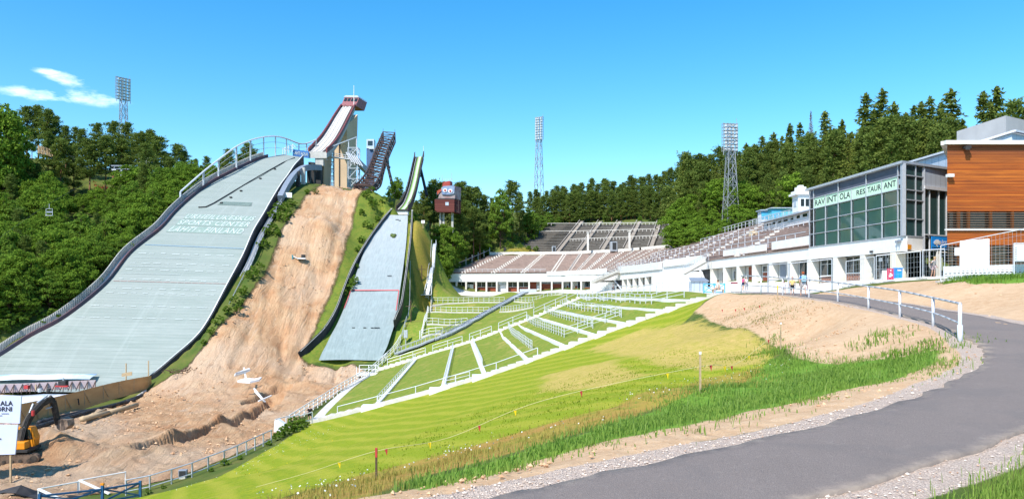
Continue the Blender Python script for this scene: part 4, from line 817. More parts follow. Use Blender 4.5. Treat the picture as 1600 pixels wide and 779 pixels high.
# ------------------------------------------------------------------ the long curved grandstand with rooms underneath
UP = np.array([0, 0, 1.0])
SF = np.array([(-17.8, 200, 3.95), (13.7, 198, 4.05), (21.6, 192, 4.1), (26, 182, 4.15), (28.2, 163, 4.2), (31.7, 121, 4.45), (34.15, 85, 4.6)], float)
SB = np.array([(-6.7, 222, 10), (18, 219, 10.1), (33, 212, 10.55), (42, 197, 10.9), (46, 172, 11.9), (49.5, 140, 12.7), (51, 95, 12.7)], float)
FB = [1.73, 1.75, 1.9, 2.0, 2.3, 3.1, 3.3]; GB = [-.95, -.95, -.95, -.9, -.7, -.55, .2]
def sp(u, t, dz=0.0):
    k = np.arange(7); a = np.array([np.interp(u, k, SF[:, c]) for c in range(3)]); b = np.array([np.interp(u, k, SB[:, c]) for c in range(3)]); return a*(1-t)+b*t+UP*dz
def fpt(u, z, inn=0.0):       # on the front line, moved inwards
    a = sp(u, 0); d = sp(u+.02, 0)-sp(u-.02, 0); n = np.array([-d[1], d[0], 0]); n /= np.linalg.norm(n); q = a+n*inn; q[2] = z; return q
def u_at(px):
    us = np.linspace(0, 6, 2401); pts = np.array([np.array([np.interp(u, np.arange(7), SF[:, c]) for c in range(2)]) for u in us]); return float(np.interp(px, 800+FL*pts[:, 0]/pts[:, 1], us))
US = np.unique(np.r_[np.linspace(0, 6, 61), 0, 6])
GS = thing('grandstand', 'long curved lower grandstand, white front with doors and brown bench rows above', 'grandstand', (20, 190, -.9))
def grandstand():
    n = 16; mb = MB(); rings = []
    for i in range(n):
        for t in (i/n, (i+.999)/n): rings.append([sp(u, t, -(t-i/n)*0)*np.array([1, 1, 0])+UP*sp(u, i/n)[2] for u in US])
    mb.loft(rings, 0, False, False); mb.build('deck', pm('stained_pink_concrete', (.38, .29, .25), (.26, .20, .175), .8, .95, dirt=.4), GS)
    aisles = np.linspace(.14, 2.95, 12).tolist()+[3.2, 3.5, 3.85, 4.2, 4.55, 4.9, 5.35]
    for i in range(n):
        mb = MB(); t = (i+.45)/n; prev = None
        for u in np.linspace(.03, 5.98, 260):
            if min(abs(u-a-.0*t) for a in aisles) < .014: prev = None; continue
            p = sp(u, t)*np.array([1, 1, 0])+UP*(sp(u, i/n)[2]+.40)
            if prev is not None and random.random() > .025:
                mb.bar(prev, p, .34, .08)
            prev = p
        mb.build('bench_row', M['bench_wood'], GS)
    mb = MB()
    for a in aisles:
        for i in range(n):
            p = sp(a, (i+.5)/n)*np.array([1, 1, 0])+UP*(sp(a, i/n)[2]+.1); d = sp(a+.02, 0)-sp(a, 0); d /= np.linalg.norm(d); mb.box(p+d*.42+UP*.15, (.32, .34, .5), math.atan2(d[1], d[0])); mb.box(p-d*.42+UP*.15, (.32, .34, .5), math.atan2(d[1], d[0]))
    mb.build('aisle_posts', M['offwhite'], GS)['kind'] = 'stuff'
    # fascia
    mb = MB(); lp = MB()
    for u0, u1 in zip(US[:-1], US[1:]):
        b0, b1 = np.interp([u0, u1], range(7), FB); t0, t1 = sp(u0, 0)[2], sp(u1, 0)[2]
        mb.hexa([fpt(u0, b0), fpt(u0, b0, .35), fpt(u1, b1, .35), fpt(u1, b1)], [fpt(u0, t0), fpt(u0, t0, .35), fpt(u1, t1, .35), fpt(u1, t1)])
        lp.hexa([fpt(u0, t0+.01, -.12), fpt(u0, t0+.01, .3), fpt(u1, t1+.01, .3), fpt(u1, t1+.01, -.12)], [fpt(u0, t0+.1, -.12), fpt(u0, t0+.1, .3), fpt(u1, t1+.1, .3), fpt(u1, t1+.1, -.12)])
    mb.build('fascia', M['white'], GS); lp.build('coping', pm('brown_coping', (.34, .22, .18), (.25, .18, .15), 2), GS)
    mb = MB(); bk = MB(); fl = MB()
    for u0, u1 in zip(US[:-1], US[1:]):
        d = lambda u: 1.5 if u < 2.7 else 1.0
        b0, b1 = np.interp([u0, u1], range(7), FB); g0, g1 = np.interp([u0, u1], range(7), GB)
        mb.quad(fpt(u0, b0+.02, .3), fpt(u1, b1+.02, .3), fpt(u1, b1+.02, d(u1)), fpt(u0, b0+.02, d(u0)))
        bk.quad(fpt(u0, g0-1, d(u0)), fpt(u1, g1-1, d(u1)), fpt(u1, b1+.1, d(u1)), fpt(u0, b0+.1, d(u0)))
        fl.hexa([fpt(u0, g0-1.5, -.6), fpt(u0, g0-1.5, d(u0)), fpt(u1, g1-1.5, d(u1)), fpt(u1, g1-1.5, -.6)], [fpt(u0, g0+.03, -.6), fpt(u0, g0+.03, d(u0)), fpt(u1, g1+.03, d(u1)), fpt(u1, g1+.03, -.6)])
    mb.build('soffit', M['concrete'], GS); bk.build('back_wall', M['concrete'], GS); fl.build('floor_slab', M['pale_concrete'], GS)
    def pillar(u, w, dep):
        b = float(np.interp(u, range(7), FB)); g = float(np.interp(u, range(7), GB)); d = sp(u+.02, 0)-sp(u-.02, 0); e = np.array([d[0], d[1], 0]); e /= np.linalg.norm(e); e *= w/2
        mb = MB(); f = lambda z, i: fpt(u, z, i)
        mb.hexa([f(g, .02)-e, f(g, .02)+e, f(g, dep)+e, f(g, dep)-e], [f(b+.015, .02)-e, f(b+.015, .02)+e, f(b+.015, dep)+e, f(b+.015, dep)-e]); mb.build('pillar', M['offwhite'], GS)
    def panel(u0, u1, z0, z1, inn, mt, name, fr=None):
        mb = MB(); a0, a1 = fpt(u0, z0, inn), fpt(u1, z0, inn); k = fpt(u0, z0, inn-.08)-a0
        mb.hexa([a0+k, a1+k, a1, a0], [a0+k+UP*(z1-z0), a1+k+UP*(z1-z0), a1+UP*(z1-z0), a0+UP*(z1-z0)]); o = mb.build(name, mt, GS)
        if fr:
            mb = MB(); k2 = k*1.5
            for q0, q1 in ((0, 0), (1, 1), (.5, .5)): mb.bar(lerp(a0, a1, q0)+k2, lerp(a0, a1, q0)+k2+UP*(z1-z0), .09)
            for z in (0, z1-z0): mb.bar(a0+k2+UP*z, a1+k2+UP*z, .09)
            mb.build('window_frame', fr, o)
        return o
    xs = [697.3, 712, 727, 742.7, 758.8, 775, 791.4, 808, 825.5, 843.5, 861, 877.8, 892.6, 907.5, 923]
    uu = [u_at(x) for x in xs]
    for u in uu: pillar(min(max(u+.006, .012), 6), .42, 1.5)
    kinds = 'Dwdwwe wwbBBggwB'.replace(' ', '')
    for k in range(14):
        a = lerp(uu[k], uu[k+1], .13); b = uu[k+1]-.002; z0 = -.92; z1 = 1.72; c = kinds[k]; I = 1.48; mid = lambda t: lerp(a, b, t)
        if c in 'wW': panel(a, b, z0, z0+1.25, I, M['brown_door'], 'lower_panel'); panel(a, b, z0+1.28, z1, I, M['dark_glass'], 'window', M['white'])
        elif c in 'dD': panel(mid(.34 if c == 'd' else .42), mid(.72), z0, z0+1.95, I, M['white_clean'], 'door'); panel(mid(.75), b, z0, z1-.6 if c == 'd' else z1, I, M['brown_door'], 'lower_panel'); panel(a, mid(.72), z1-.62, z1, I, M['dark_glass'], 'window')
        elif c == 'e': panel(mid(.3), b, z0+.1, z0+1.8, I, M['white_clean'], 'door'); panel(a, b, z1-.6, z1, I, M['panel'], 'window')
        elif c == 'b': panel(a, mid(.66), z0, z1, I, M['brown_door'], 'door'); panel(mid(.72), mid(.95), z0, z0+1.7, I, M['white_clean'], 'door')
        elif c == 'B': panel(a, b, z0, z0+2.1, I, M['brown_door'], 'door'); panel(a, b, z0+2.12, z1, I, M['grey_blue'], 'window')
        elif c == 'g': panel(a, mid(.25), z0, z0+1.6, I, M['brown_door'], 'lower_panel'); panel(mid(.3), b, z0, z1, I, M['dark_glass'], 'door', M['steel'])
    # closed white wall piece, second run of bays
    def block(pxa, pxb, z1, out, mt, name):
        a, b = u_at(pxa), u_at(pxb); mb = MB(); ks = np.linspace(a, b, 6)
        for u0, u1 in zip(ks[:-1], ks[1:]): mb.hexa([fpt(u0, -1.2, -out), fpt(u0, -1.2, .3), fpt(u1, -1.2, .3), fpt(u1, -1.2, -out)], [fpt(u0, z1, -out), fpt(u0, z1, .3), fpt(u1, z1, .3), fpt(u1, z1, -out)])
        return mb.build(name, mt, GS)
    block(924, 960, 1.55, .5, M['white'], 'closed_wall'); block(1031, 1096, 2.75, 1.4, M['white'], 'closed_wall')
    for x in (972.5, 979.9, 989.3, 998.6, 1008.3, 1018.5, 1028.3): pillar(u_at(x), .9, .8)
    for x0, x1 in ((983, 988), (992, 997), (1001, 1006.5), (1011, 1016.5), (1021, 1027)): panel(u_at(x0), u_at(x1), -.75, 1.4, .97, M['brown_door'], 'door')
    YS = [118.4, 112.6, 107, 101.3, 95.7, 90.2, 84.6]
    us = [5+(121-y)/36.0 for y in YS]
    for u in us: pillar(u, .95, .95)
    zb = lambda u: float(np.interp(u, range(7), GB))+.04
    def bayp(k, t0, t1, h0, h1, mt, nm, fr=None):
        a = us[k]+.014; b = us[k+1]-.014 if k < 6 else 6.0; u0, u1 = lerp(a, b, t0), lerp(a, b, t1); z = zb(u0); return panel(float(u0), float(u1), z+h0, z+h1, .97, mt, nm, fr)
    bayp(0, .45, 1, 0, 2.9, M['dark'], 'door'); bayp(0, .55, 1, .05, 1.0, M['brown_door'], 'lower_panel')
    bayp(1, .3, 1, 0, 2.9, M['dark_glass'], 'door', M['steel']); bayp(2, .3, 1, .1, 3.2, M['brown_door'], 'door'); bayp(3, .15, 1, .2, 2.2, M['brown_door'], 'lower_panel'); bayp(3, .15, 1, 2.25, 3.1, M['dark_glass'], 'window', M['white'])
    bayp(4, .1, 1, 1.2, 3.2, M['grey_blue'], 'window', M['white']); bayp(4, .45, .8, 1.3, 2.4, M['white_clean'], 'notice'); bayp(4, .1, 1, 0, 1.15, M['white'], 'lower_panel')
    bayp(5, .1, 1, 1.15, 3.0, M['dark_glass'], 'window', M['white']); bayp(5, .1, 1, 0, 1.1, M['brick'], 'lower_panel')
    # stairs up to the deck in the two gaps
    for (x0, y0, Y0), (x1, y1, Y1), (gx0, gx1) in (((928, 441, 186), (968, 424, 179), (960, 972)), ((1068, 427, 119.5), (1104, 407, 118), (1094, 1107))):
        a, b = P(x0, y0, Y0), P(x1, y1, Y1); mb = MB(); mb.bar(a, b, 2.0, .45)
        for k in range(12): q = lerp(a, b, (k+.5)/12); d = b-a; mb.box(q+UP*.3, (.34, 1.9, .3), math.atan2(d[1], d[0]))
        s = mb.build('stair', M['concrete'], GS); mb = MB()
        for o in (-.9, .9):
            e = np.array([.1, o, 0]); mb.bar(a+e+UP*1.2, b+e+UP*1.2, .07); mb.bar(a+e+UP*.75, b+e+UP*.75, .05)
            for k in range(5): q = lerp(a, b, k/4)+e; mb.bar(q, q+UP*1.2, .06)
        mb.build('stair_rail', M['steel'], s)
        mb = MB(); ua, ub = u_at(gx0), u_at(gx1); z0 = float(np.interp(ua, range(7), GB)); z1 = float(np.interp(ua, range(7), FB))
        mb.hexa([fpt(ua, z0, .4), fpt(ub, z0, .4), fpt(ub, z0, .5), fpt(ua, z0, .5)], [fpt(ua, z1, .4), fpt(ub, z1, .4), fpt(ub, z1, .5), fpt(ua, z1, .5)]); mb.build('dark_passage', M['dark'], GS)
        mb = MB(); mb.bar(fpt(ua, z1, 0), fpt(ub, z0+.4, 0), .3, .2); mb.build('stair_brace', M['steel_white'], GS)
    # white boards along the front of the deck
    def boards(u0, u1, z0, h0, h1, inn, nm='parapet'):
        mb = MB(); ks = np.linspace(u0, u1, max(3, int((u1-u0)*10)))
        for a, b in zip(ks[:-1], ks[1:]):
            za, zb_ = sp(a, 0)[2]+z0, sp(b, 0)[2]+z0; ha = lerp(h0, h1, (a-u0)/(u1-u0)); hb = lerp(h0, h1, (b-u0)/(u1-u0))
            mb.hexa([fpt(a, za, inn), fpt(a, za, inn+.12), fpt(b, zb_, inn+.12), fpt(b, zb_, inn)], [fpt(a, za+ha, inn), fpt(a, za+ha, inn+.12), fpt(b, zb_+hb, inn+.12), fpt(b, zb_+hb, inn)])
        mb.build(nm, M['white'], GS)
    boards(.86, 2.55, -.55, 1.0, 1.5, -.2); boards(3.05, 4.42, -.55, 1.7, 1.5, -.25); boards(4.44, 4.97, -.2, 1.35, 1.2, -.25); boards(5.17, 5.62, .22, 1.15, 1.15, .7); boards(5.67, 6.0, .3, 1.15, 1.25, .7)
    # rails between the blocks of benches, back rail, end rail
    def rail(t, u0, u1, h, step, nm):
        mb = MB(); ks = np.arange(u0, u1+1e-6, step)
        for a, b in zip(ks[:-1], ks[1:]):
            p, q = sp(a, t, .1), sp(b, t, .1); mb.bar(p+UP*h, q+UP*h, .08); mb.bar(p+UP*h*.55, q+UP*h*.55, .06); mb.bar(p, p+UP*h, .08)
        mb.build(nm, M['steel_white'], GS)
    rail(.1, 2.75, 5.95, 1.35, .075, 'deck_rail'); rail(.36, 3.5, 5.4, 1.35, .075, 'deck_rail'); rail(.62, 4.3, 5.6, 1.25, .07, 'deck_rail'); rail(.995, 3.35, 5.6, 1.25, .055, 'back_rail'); rail(.03, .05, .85, .9, .05, 'deck_rail')
    mb = MB(); ks = np.linspace(0, 2.3, 30)
    for a, b in zip(ks[:-1], ks[1:]): mb.bar(sp(a, 1.0, .35), sp(b, 1.0, .35), .3, .9)
    ks = np.linspace(2.36, 3.35, 12)
    for a, b in zip(ks[:-1], ks[1:]): mb.bar(sp(a, 1.0, .3), sp(b, 1.0, .3), .3, .9)
    mb.build('back_parapet', M['offwhite'], GS)
    mb = MB()
    for k in range(8):
        p = sp(0, k/7, 0); q = sp(0, (k+1)/7, 0); mb.bar(p, p+UP*2.2, .12)
        if k < 7: mb.bar(p+UP*1.5, q+UP*1.5, .1)
    mb.build('end_rail', M['steel'], GS)
    mb = MB(); a = fpt(.005, 0); mb.prism([np.array([-18, 200.2, -1.2]), np.array([-20.6, 201.5, -1.2]), np.array([-20.8, 201.6, 2.4]), np.array([-18, 200.2, 3.9])], (0, .5, 0)); mb.build('wing_wall', M['offwhite'], GS)
grandstand()
def upper_stand():
    FLp, FR, BL, BR = np.array([12.2, 228, 10.9]), np.array([45.5, 205, 11.6]), np.array([23.2, 268, 23.6]), np.array([56, 246, 21.6])
    t = thing('grandstand', 'upper grandstand of weathered grey bench rows with pale stair strips, below the pines', 'grandstand', (30, 235, 12)); n = 20
    sh = lambda s: np.interp(s, [0, .3, 1], [0, 10, 7])
    pt = lambda u, s: lerp(lerp(FLp, FR, u), lerp(BL, BR, u), s)-np.array([sh(s)*(1-u)**3 if u < 0.0001 else 0, 0, 0])
    mb = MB(); rings = []
    for i in range(n):
        for s in (i/n, (i+1)/n):
            z = pt(.0, i/n)[2]; rings.append([pt(u, s)*np.array([1, 1, 0])+UP*pt(u, i/n)[2] for u in np.linspace(0, 1, 12)])
    for r in rings: r[0] = r[0]; r.insert(0, np.array([r[0][0]-sh((r[0][1]-228)/40.0), r[0][1]+1.5, r[0][2]]))
    mb.loft(rings, 0, False, False); mb.build('deck', pm('grey_brown_deck', (.12, .105, .09), (.09, .08, .07), .8, .95, dirt=.5), t)
    A = [-.07, .06, .25, .44, .63, .82, .985]
    for i in range(n):
        mb = MB(); s = (i+.5)/n; us = np.linspace(-.0, 1, 60); prev = None
        for u in np.r_[-.2, -.12, us]:
            x = pt(max(u, 0), s); x = x-np.array([sh(s), -1.5*0, 0])*(-u/.2) if u < 0 else x; p = x*np.array([1, 1, 0])+UP*(pt(max(u, 0), i/n)[2]+.38)
            if min(abs(u-a) for a in A) < .016: prev = None; continue
            if prev is not None and random.random() > .05: mb.bar(prev, p, .5, .10)
            prev = p
        mb.build('bench_row', M['bench_grey'], t)
    for a in A[1:]:
        mb = MB()
        for i in range(n+1):
            for k in range(3):
                s = (i+k/3)/n; p = pt(a, s); d = FR-FLp
                if s <= 1.06: mb.box(p+UP*.25, (1.25, .62, .3), math.atan2(d[1], d[0]))
        mb.bar(pt(a-.03, 0)+UP*.5, pt(a-.03, 1.05)+UP*.7, .22); mb.build('stair_strip', pm('weathered_pale_concrete', (.38, .33, .285), (.30, .26, .225), 1.2, .9) if a == A[1] else bpy.data.materials['weathered_pale_concrete'], t)
    for s in (.28, .56, .85):
        mb = MB(); us = np.linspace(-.1 if s > .3 else .1, 1, 34)
        for a, b in zip(us[:-1], us[1:]):
            f = lambda u: pt(max(u, 0), s)-np.array([sh(s), 0, 0])*(max(-u, 0)/.2)
            p, q = f(a)+UP*.5, f(b)+UP*.5; mb.bar(p+UP*.8, q+UP*.8, .16, .14); mb.bar(p, p+UP*.85, .12)
        mb.build('guard_rail', M['offwhite'], t)
    mb = MB()
    for k in range(7): a, b = pt(0, .3+k*.1)-np.array([sh(.3+k*.1)+.3, 0, 0]), pt(0, .4+k*.1)-np.array([sh(.4+k*.1)+.3, 0, 0]); mb.bar(a+UP*1.3, b+UP*1.3, .12); mb.bar(a, a+UP*1.3, .1)
    mb.build('end_rail', M['steel_white'], t)
upper_stand()
for lab, px, Y, z, w, h, mt in (('grey loudspeaker cabinet at the left foot of the upper stand', 865, 222, 10.3, 1.1, 2.3, 'grey_blue'), ('wider grey loudspeaker cabinet in the middle of the upper stand front', 958.5, 213, 10.6, 1.9, 2.8, 'grey_blue'),
        ('grey loudspeaker cabinet by the back rail below the leafy trees', 1101.5, 176, 11.6, 1.35, 2.7, 'grey_blue'), ('dark narrow loudspeaker cabinet beside the bushes at the left end of the lower stand', 789, 224, 10, .8, 2.2, 'dark')):
    q = P(px, 0, Y); t = thing('loudspeaker_cabinet', lab, 'loudspeaker', (q[0], Y, z), 'loudspeaker cabinets behind the lower stand'); mb = MB()
    mb.box((q[0], Y, z+h/2), (w, w*.7, h), .2); mb.build('housing', M[mt] if mt != 'grey_blue' else M['steel'], t, bevel=.05); mb = MB(); mb.box((q[0]+w*.1, Y-w*.36, z+h*.55), (w*.6, .1, h*.7), .2); mb.build('grille', M['dark'], t)
    mb = MB(); mb.box((q[0], Y, z+h+.1), (w*.5, w*.4, .3)); mb.build('cap', M['dark'], t)
for lab, px, Y in (('white post standing in the left half of the upper stand front', 918.5, 214), ('white post standing in the right half of the upper stand front', 983.5, 208)):
    q = P(px, 0, Y); o = MB(); o.box((q[0], Y, 13.4), (.55, .4, 5.2)); o.box((q[0], Y-.1, 16.1), (.8, .5, .25)); tag(o.build('post', M['offwhite'], None), lab, 'post', 'white posts before the upper stand')
# ------------------------------------------------------------------ commentators' building, cupola and blue booths on the stand
def commentators():
    t = thing('commentary_building', 'low white commentary building on the brown stand, its small turret against the glass restaurant', 'building', (43, 118, 9))
    mb = MB(); mb.prism([(43.6, 100, 9.65), (43.6, 128, 9.65), (43.6, 128, 11.25), (43.6, 100, 11.25)], (6, 0, 0)); mb.build('wall', M['white'], t)
    mb = MB(); mb.prism([(43.0, 99.7, 11.27), (43.0, 128.6, 11.27), (43.0, 128.6, 11.45), (43.0, 99.7, 11.45)], (7, 0, 0)); mb.prism([(43.4, 127.5, 11.46), (50, 127.5, 11.46), (50, 127.5, 12.6)], (0, -26, 0)); mb.build('roof', M['panel'], t)
    mb = MB(); mb.prism([(43.9, 100, 7.8), (43.9, 128, 7.8), (43.9, 128, 9.64), (43.9, 100, 9.64)], (5, 0, 0)); mb.build('lower_wall', pm('orange_brick', (.42, .13, .05), (.33, .10, .05), 2), t)
    for k in range(9):
        mb = MB(); mb.box((43.58, 125.5-k*2.6, 10.85), (.1, 1.1 if k % 3 else 1.6, .42)); mb.build('window', M['dark_glass'], t)
    mb = MB()
    for k in range(15): mb.bar((42.6, 128-k*2, 9.0), (42.6, 128-k*2, 9.9), .09)
    mb.bar((42.6, 128, 9.9), (42.6, 100, 9.9), .09); mb.bar((42.6, 128, 9.5), (42.6, 100, 9.5), .07); mb.build('railing', M['steel_white'], t)
    c = P(1252.5, 0, 116); mb = MB(); mb.box((c[0], 116, 13.2), (2.0, 2.4, 2.6)); tr = mb.build('turret', M['white'], t)
    mb = MB(); mb.box((c[0], 116, 14.65), (2.9, 3.1, .3)); mb.box((c[0], 116, 15.0), (2.4, 2.6, .4)); mb.box((c[0]-.2, 116, 15.5), (1.3, 1.4, .6)); mb.box((c[0]-.2, 116, 15.95), (.7, .8, .3)); mb.build('turret_roof', M['white'], tr)
    for dx in (-.35, .4): mb = MB(); mb.box((c[0]+dx, 114.77, 13.3), (.5, .1, 1.1)); mb.build('turret_window', M['dark_glass'], tr)
    mb = MB(); mb.box((c[0]-1.02, 116, 13.3), (.1, 1.0, 1.0)); mb.build('turret_window', M['panel'], tr)
    mb = MB(); mb.box((42.6, 130.5, 8.9), (1.0, 2.0, 2.2)); mb.build('cream_hut', pm('cream_render', (.72, .58, .36), (.66, .54, .36)), t)
    for k, (x0, y) in enumerate(((1187, 153), (1203, 149))):
        q = P(x0+8, 0, y)[0]; b = thing('booth', ('left light blue timekeeper booth with a dark front, at the back of the stand', 'right light blue timekeeper booth, longer and cyan sided, at the back of the stand')[k], 'booth', (q, y, 12.9), 'light blue booths at the back of the stand')
        L = 2.1 if k == 0 else 5.2; mb = MB(); mb.box((q+(L-2.1)/2, y, 14.4), (L, 2.4, 3.0)); mb.build('wall', M['white_clean'] if k == 0 else pm('cyan_paint', (.16, .58, .68), (.12, .52, .62)), b)
        mb = MB(); mb.prism([(q-1.15, y-1.24, 15.7), (q+.95, y-1.24, 15.7), (q+.45, y-1.24, 14.1), (q-1.05, y-1.24, 14.1)], (0, .1, 0)); mb.build('window', M['light_blue'], b)
        mb = MB(); mb.box((q+(L-2.1)/2-.1, y-.1, 16.0), (L+.5, 3.0, .18)); mb.build('roof', M['panel'], b); mb = MB(); mb.box((q-.1, y-1.22, 13.3), (1.5, .1, .9)); mb.build('lower_panel', M['light_blue'], b)
    f = thing('railing', 'grey mesh railing in front of the light blue booths', 'railing', (47, 148, 12.8)); mb = MB(); a, b = P(1172, 357, 152), P(1236, 341, 140)
    for k in range(16): q = lerp(a, b, k/15); mb.bar(q, q+UP*1.5, .07)
    for z in (.2, .8, 1.5): mb.bar(a+UP*z, b+UP*z, .07)
    mb.build('bars', M['steel'], f)
commentators()
# ------------------------------------------------------------------ restaurant: glass hall over the white arcade
def fx(Y, inn=0.0): return np.array([39-.057*Y+inn, Y, 0])
VD = np.array([.855, .52, 0]); A0 = fx(66.5)
def restaurant():
    t = thing('restaurant', 'glass fronted restaurant with pale green lettered band, above a white arcade', 'restaurant', (36, 70, .8))
    Ys = [84.8, 83.8, 81, 78.2, 75.5, 72.7, 69.9, 67.3, 66.5]; Zs = [4.72, 6.15, 7.6, 9.0, 10.2, 11.2]
    f = lambda Y, z, inn=0.0: fx(Y, inn)+UP*z; v = lambda s, z, inn=0.0: A0+VD*s+np.array([-.52, .855, 0])*inn+UP*z
    def slab(q, z0, z1, mt, nm, par=t):
        mb = MB(); mb.prism([np.array([x, y, z0]) for x, y in q], (0, 0, z1-z0)); return mb.build(nm, mt, par)
    # lower storey: white fascia, bays, corner
    mb = MB(); mb.hexa([f(66.48, 3.33, 0), f(66.48, 3.33, .35), f(85, 3.3, .35), f(85, 3.3, 0)], [f(66.48, 4.68, 0), f(66.48, 4.68, .35), f(85, 4.68, .35), f(85, 4.68, 0)])
    mb.hexa([v(.02, 3.33), v(3.4, 3.33), v(3.4, 3.33, .35), v(.4, 3.33, .35)], [v(.02, 4.68), v(3.4, 4.68), v(3.4, 4.68, .35), v(.4, 4.68, .35)]); mb.build('fascia', M['white'], t)
    gz = lambda Y: float(np.interp(Y, [66, 85], [.85, .2]))
    PY = [84.6, 79, 73.5, 68.2]
    for Y in PY[1:]:
        mb = MB(); mb.hexa([f(Y-.45, gz(Y)-.5, .02), f(Y+.45, gz(Y)-.5, .02), f(Y+.45, gz(Y)-.5, .95), f(Y-.45, gz(Y)-.5, .95)], [f(Y-.45, 3.32, .02), f(Y+.45, 3.32, .02), f(Y+.45, 3.32, .95), f(Y-.45, 3.32, .95)]); mb.build('pillar', M['offwhite'] if Y > 68.3 else pm('cream_column', (.74, .66, .52), (.68, .60, .48), 1), t)
    mb = MB(); mb.quad(f(67.6, -.5, 1.1), f(85, -.5, 1.1), f(85, 3.35, 1.1), f(67.6, 3.35, 1.1)); mb.quad(v(1.7, -.5, 2.5), v(8, -.5, 2.5), v(8, 3.6, 2.5), v(1.7, 3.6, 2.5)); mb.build('back_wall', M['concrete'], t)
    mb = MB(); mb.quad(f(66.6, 3.36, .3), f(85, 3.36, .3), f(85, 3.36, 3), f(66.6, 3.36, 3)); mb.build('soffit', M['concrete'], t)
    for k in range(3):
        a, b = PY[k]-.5, PY[k+1]+.5; z = gz(b)
        def pn(y0, y1, z0, z1, mt, nm, inn=1.0):
            mb = MB(); mb.hexa([f(y0, z0, inn), f(y1, z0, inn), f(y1, z0, inn+.06), f(y0, z0, inn+.06)], [f(y0, z1, inn), f(y1, z1, inn), f(y1, z1, inn+.06), f(y0, z1, inn+.06)]); return mb.build(nm, mt, t)
        if k < 2:
            pn(a, b, z-.2, z+.95, M['brick'], 'lower_wall'); w = pn(a, b, z+1.0, 3.2, M['dark_glass'], 'window')
            mb = MB()
            for q in (0, .33, .66, 1): y = lerp(a, b, q); mb.bar(f(y, z+1, .96), f(y, 3.2, .96), .07)
            mb.bar(f(a, z+1.0, .94), f(b, z+1.0, .94), .12); mb.bar(f(a, z+2.3, .96), f(b, z+2.3, .96), .05); mb.build('window_frame', M['white'], w)
        else:
            pn(a, b, z-.2, 3.3, M['dark_glass'], 'window'); pn(lerp(a, b, .55), lerp(a, b, .75), 2.4, 2.9, M['white_clean'], 'notice', .9); pn(lerp(a, b, .2), lerp(a, b, .35), 2.6, 2.95, M['white_clean'], 'notice', .9)
            mb = MB()
            for q in (0, .25, .5, .75, 1): y = lerp(a, b, q); mb.bar(f(y, z, .94), f(y, 3.2, .94), .06)
            mb.bar(f(a, z+1.1, .94), f(b, z+1.1, .94), .06); mb.build('window_frame', M['steel'], t)
    mb = MB(); mb.hexa([v(1.6, .7, 2.3), v(7.4, .7, 2.3), v(7.4, .7, 2.45), v(1.6, .7, 2.45)], [v(1.6, 3.5, 2.3), v(7.4, 3.5, 2.3), v(7.4, 3.5, 2.45), v(1.6, 3.5, 2.45)]); mb.build('entrance_glass', M['dark_glass'], t)
    mb = MB(); mb.hexa([v(1.6, .7, 2.2), v(4.0, .7, 2.2), v(4.0, .7, 2.28), v(1.6, .7, 2.28)], [v(1.6, 1.5, 2.2), v(4.0, 1.5, 2.2), v(4.0, 1.5, 2.28), v(1.6, 1.5, 2.28)]); mb.build('lower_panel', M['brown_door'], t)
    mb = MB()
    for s in (1.6, 2.5, 3.4, 4.4, 5.4, 6.4): mb.bar(v(s, .7, 2.15), v(s, 3.5, 2.15), .08)
    mb.bar(v(1.6, 2.7, 2.15), v(6.6, 2.7, 2.15), .07); mb.build('entrance_frame', M['steel'], t)
    # hall
    mb = MB(); mb.prism([f(66.56, 4.69, .02), v(7.8, 4.69, .05), f(84.9, 4.69, 9), f(84.9, 4.69, .02)], (0, 0, .05)); mb.build('floor', M['concrete'], t)
    mb = MB(); mb.prism([f(66.2, 11.21, -.3), v(7.6, 11.21, -.25), v(9, 11.21, 6), f(85.4, 11.21, 9), f(85.4, 11.21, -.3)], (0, 0, .22)); mb.build('roof', M['steel'], t)
    mb = MB(); mb.quad(f(72.2, 4.75, 7.5), f(85, 4.75, 7.5), f(85, 11.2, 7.5), f(72.2, 11.2, 7.5)); mb.quad(f(84.9, 4.7, .1), f(84.9, 4.7, 7.5), f(84.9, 11.2, 7.5), f(84.9, 11.2, .1)); mb.build('inner_wall', M['dark'], t)
    for a, b in zip(Ys[1:-1], Ys[2:]):
        for z0, z1 in zip(Zs[:-2], Zs[1:-1]):
            if z1 > 10 or b < 67.2: continue
            mb = MB(); d = .16; mb.hexa([f(a-.05, z0+.05, d), f(b+.05, z0+.05, d), f(b+.05, z0+.05, d+.03), f(a-.05, z0+.05, d+.03)], [f(a-.05, z1-.05, d), f(b+.05, z1-.05, d), f(b+.05, z1-.05, d+.03), f(a-.05, z1-.05, d+.03)]); mb.build('blind', M['curtain'], t)
    mb = MB()
    for a, b in zip(Ys[:-1], Ys[1:]):
        for z0, z1 in zip(Zs[:-2], Zs[1:-1]): mb.quad(f(a, z0, .06), f(b, z0, .06), f(b, z1, .06), f(a, z1, .06))
    for s0, s1 in ((.1, 1.9), (1.95, 3.15)):
        for z0, z1 in zip((4.72, 6.3, 8.0, 9.0, 10.2), (6.3, 8.0, 9.0, 10.2, 11.2)): pass
    mb.build('glazing', M['glass'], t); mb = MB()
    for s0, s1 in ((.1, 1.9), (1.95, 3.15)): mb.quad(v(s0, 4.75, .06), v(s1, 4.75, .06), v(s1, 11.15, .06), v(s0, 11.15, .06))
    mb.build('corner_glazing', M['teal_glass'], t)
    mb = MB(); mb.quad(f(84.75, 10.22, .05), f(66.6, 10.22, .05), f(66.6, 11.18, .05), f(84.75, 11.18, .05)); mb.build('top_panel', pm('slate_panel', (.07, .08, .11), (.10, .11, .15), .4, .3), t)
    mb = MB()
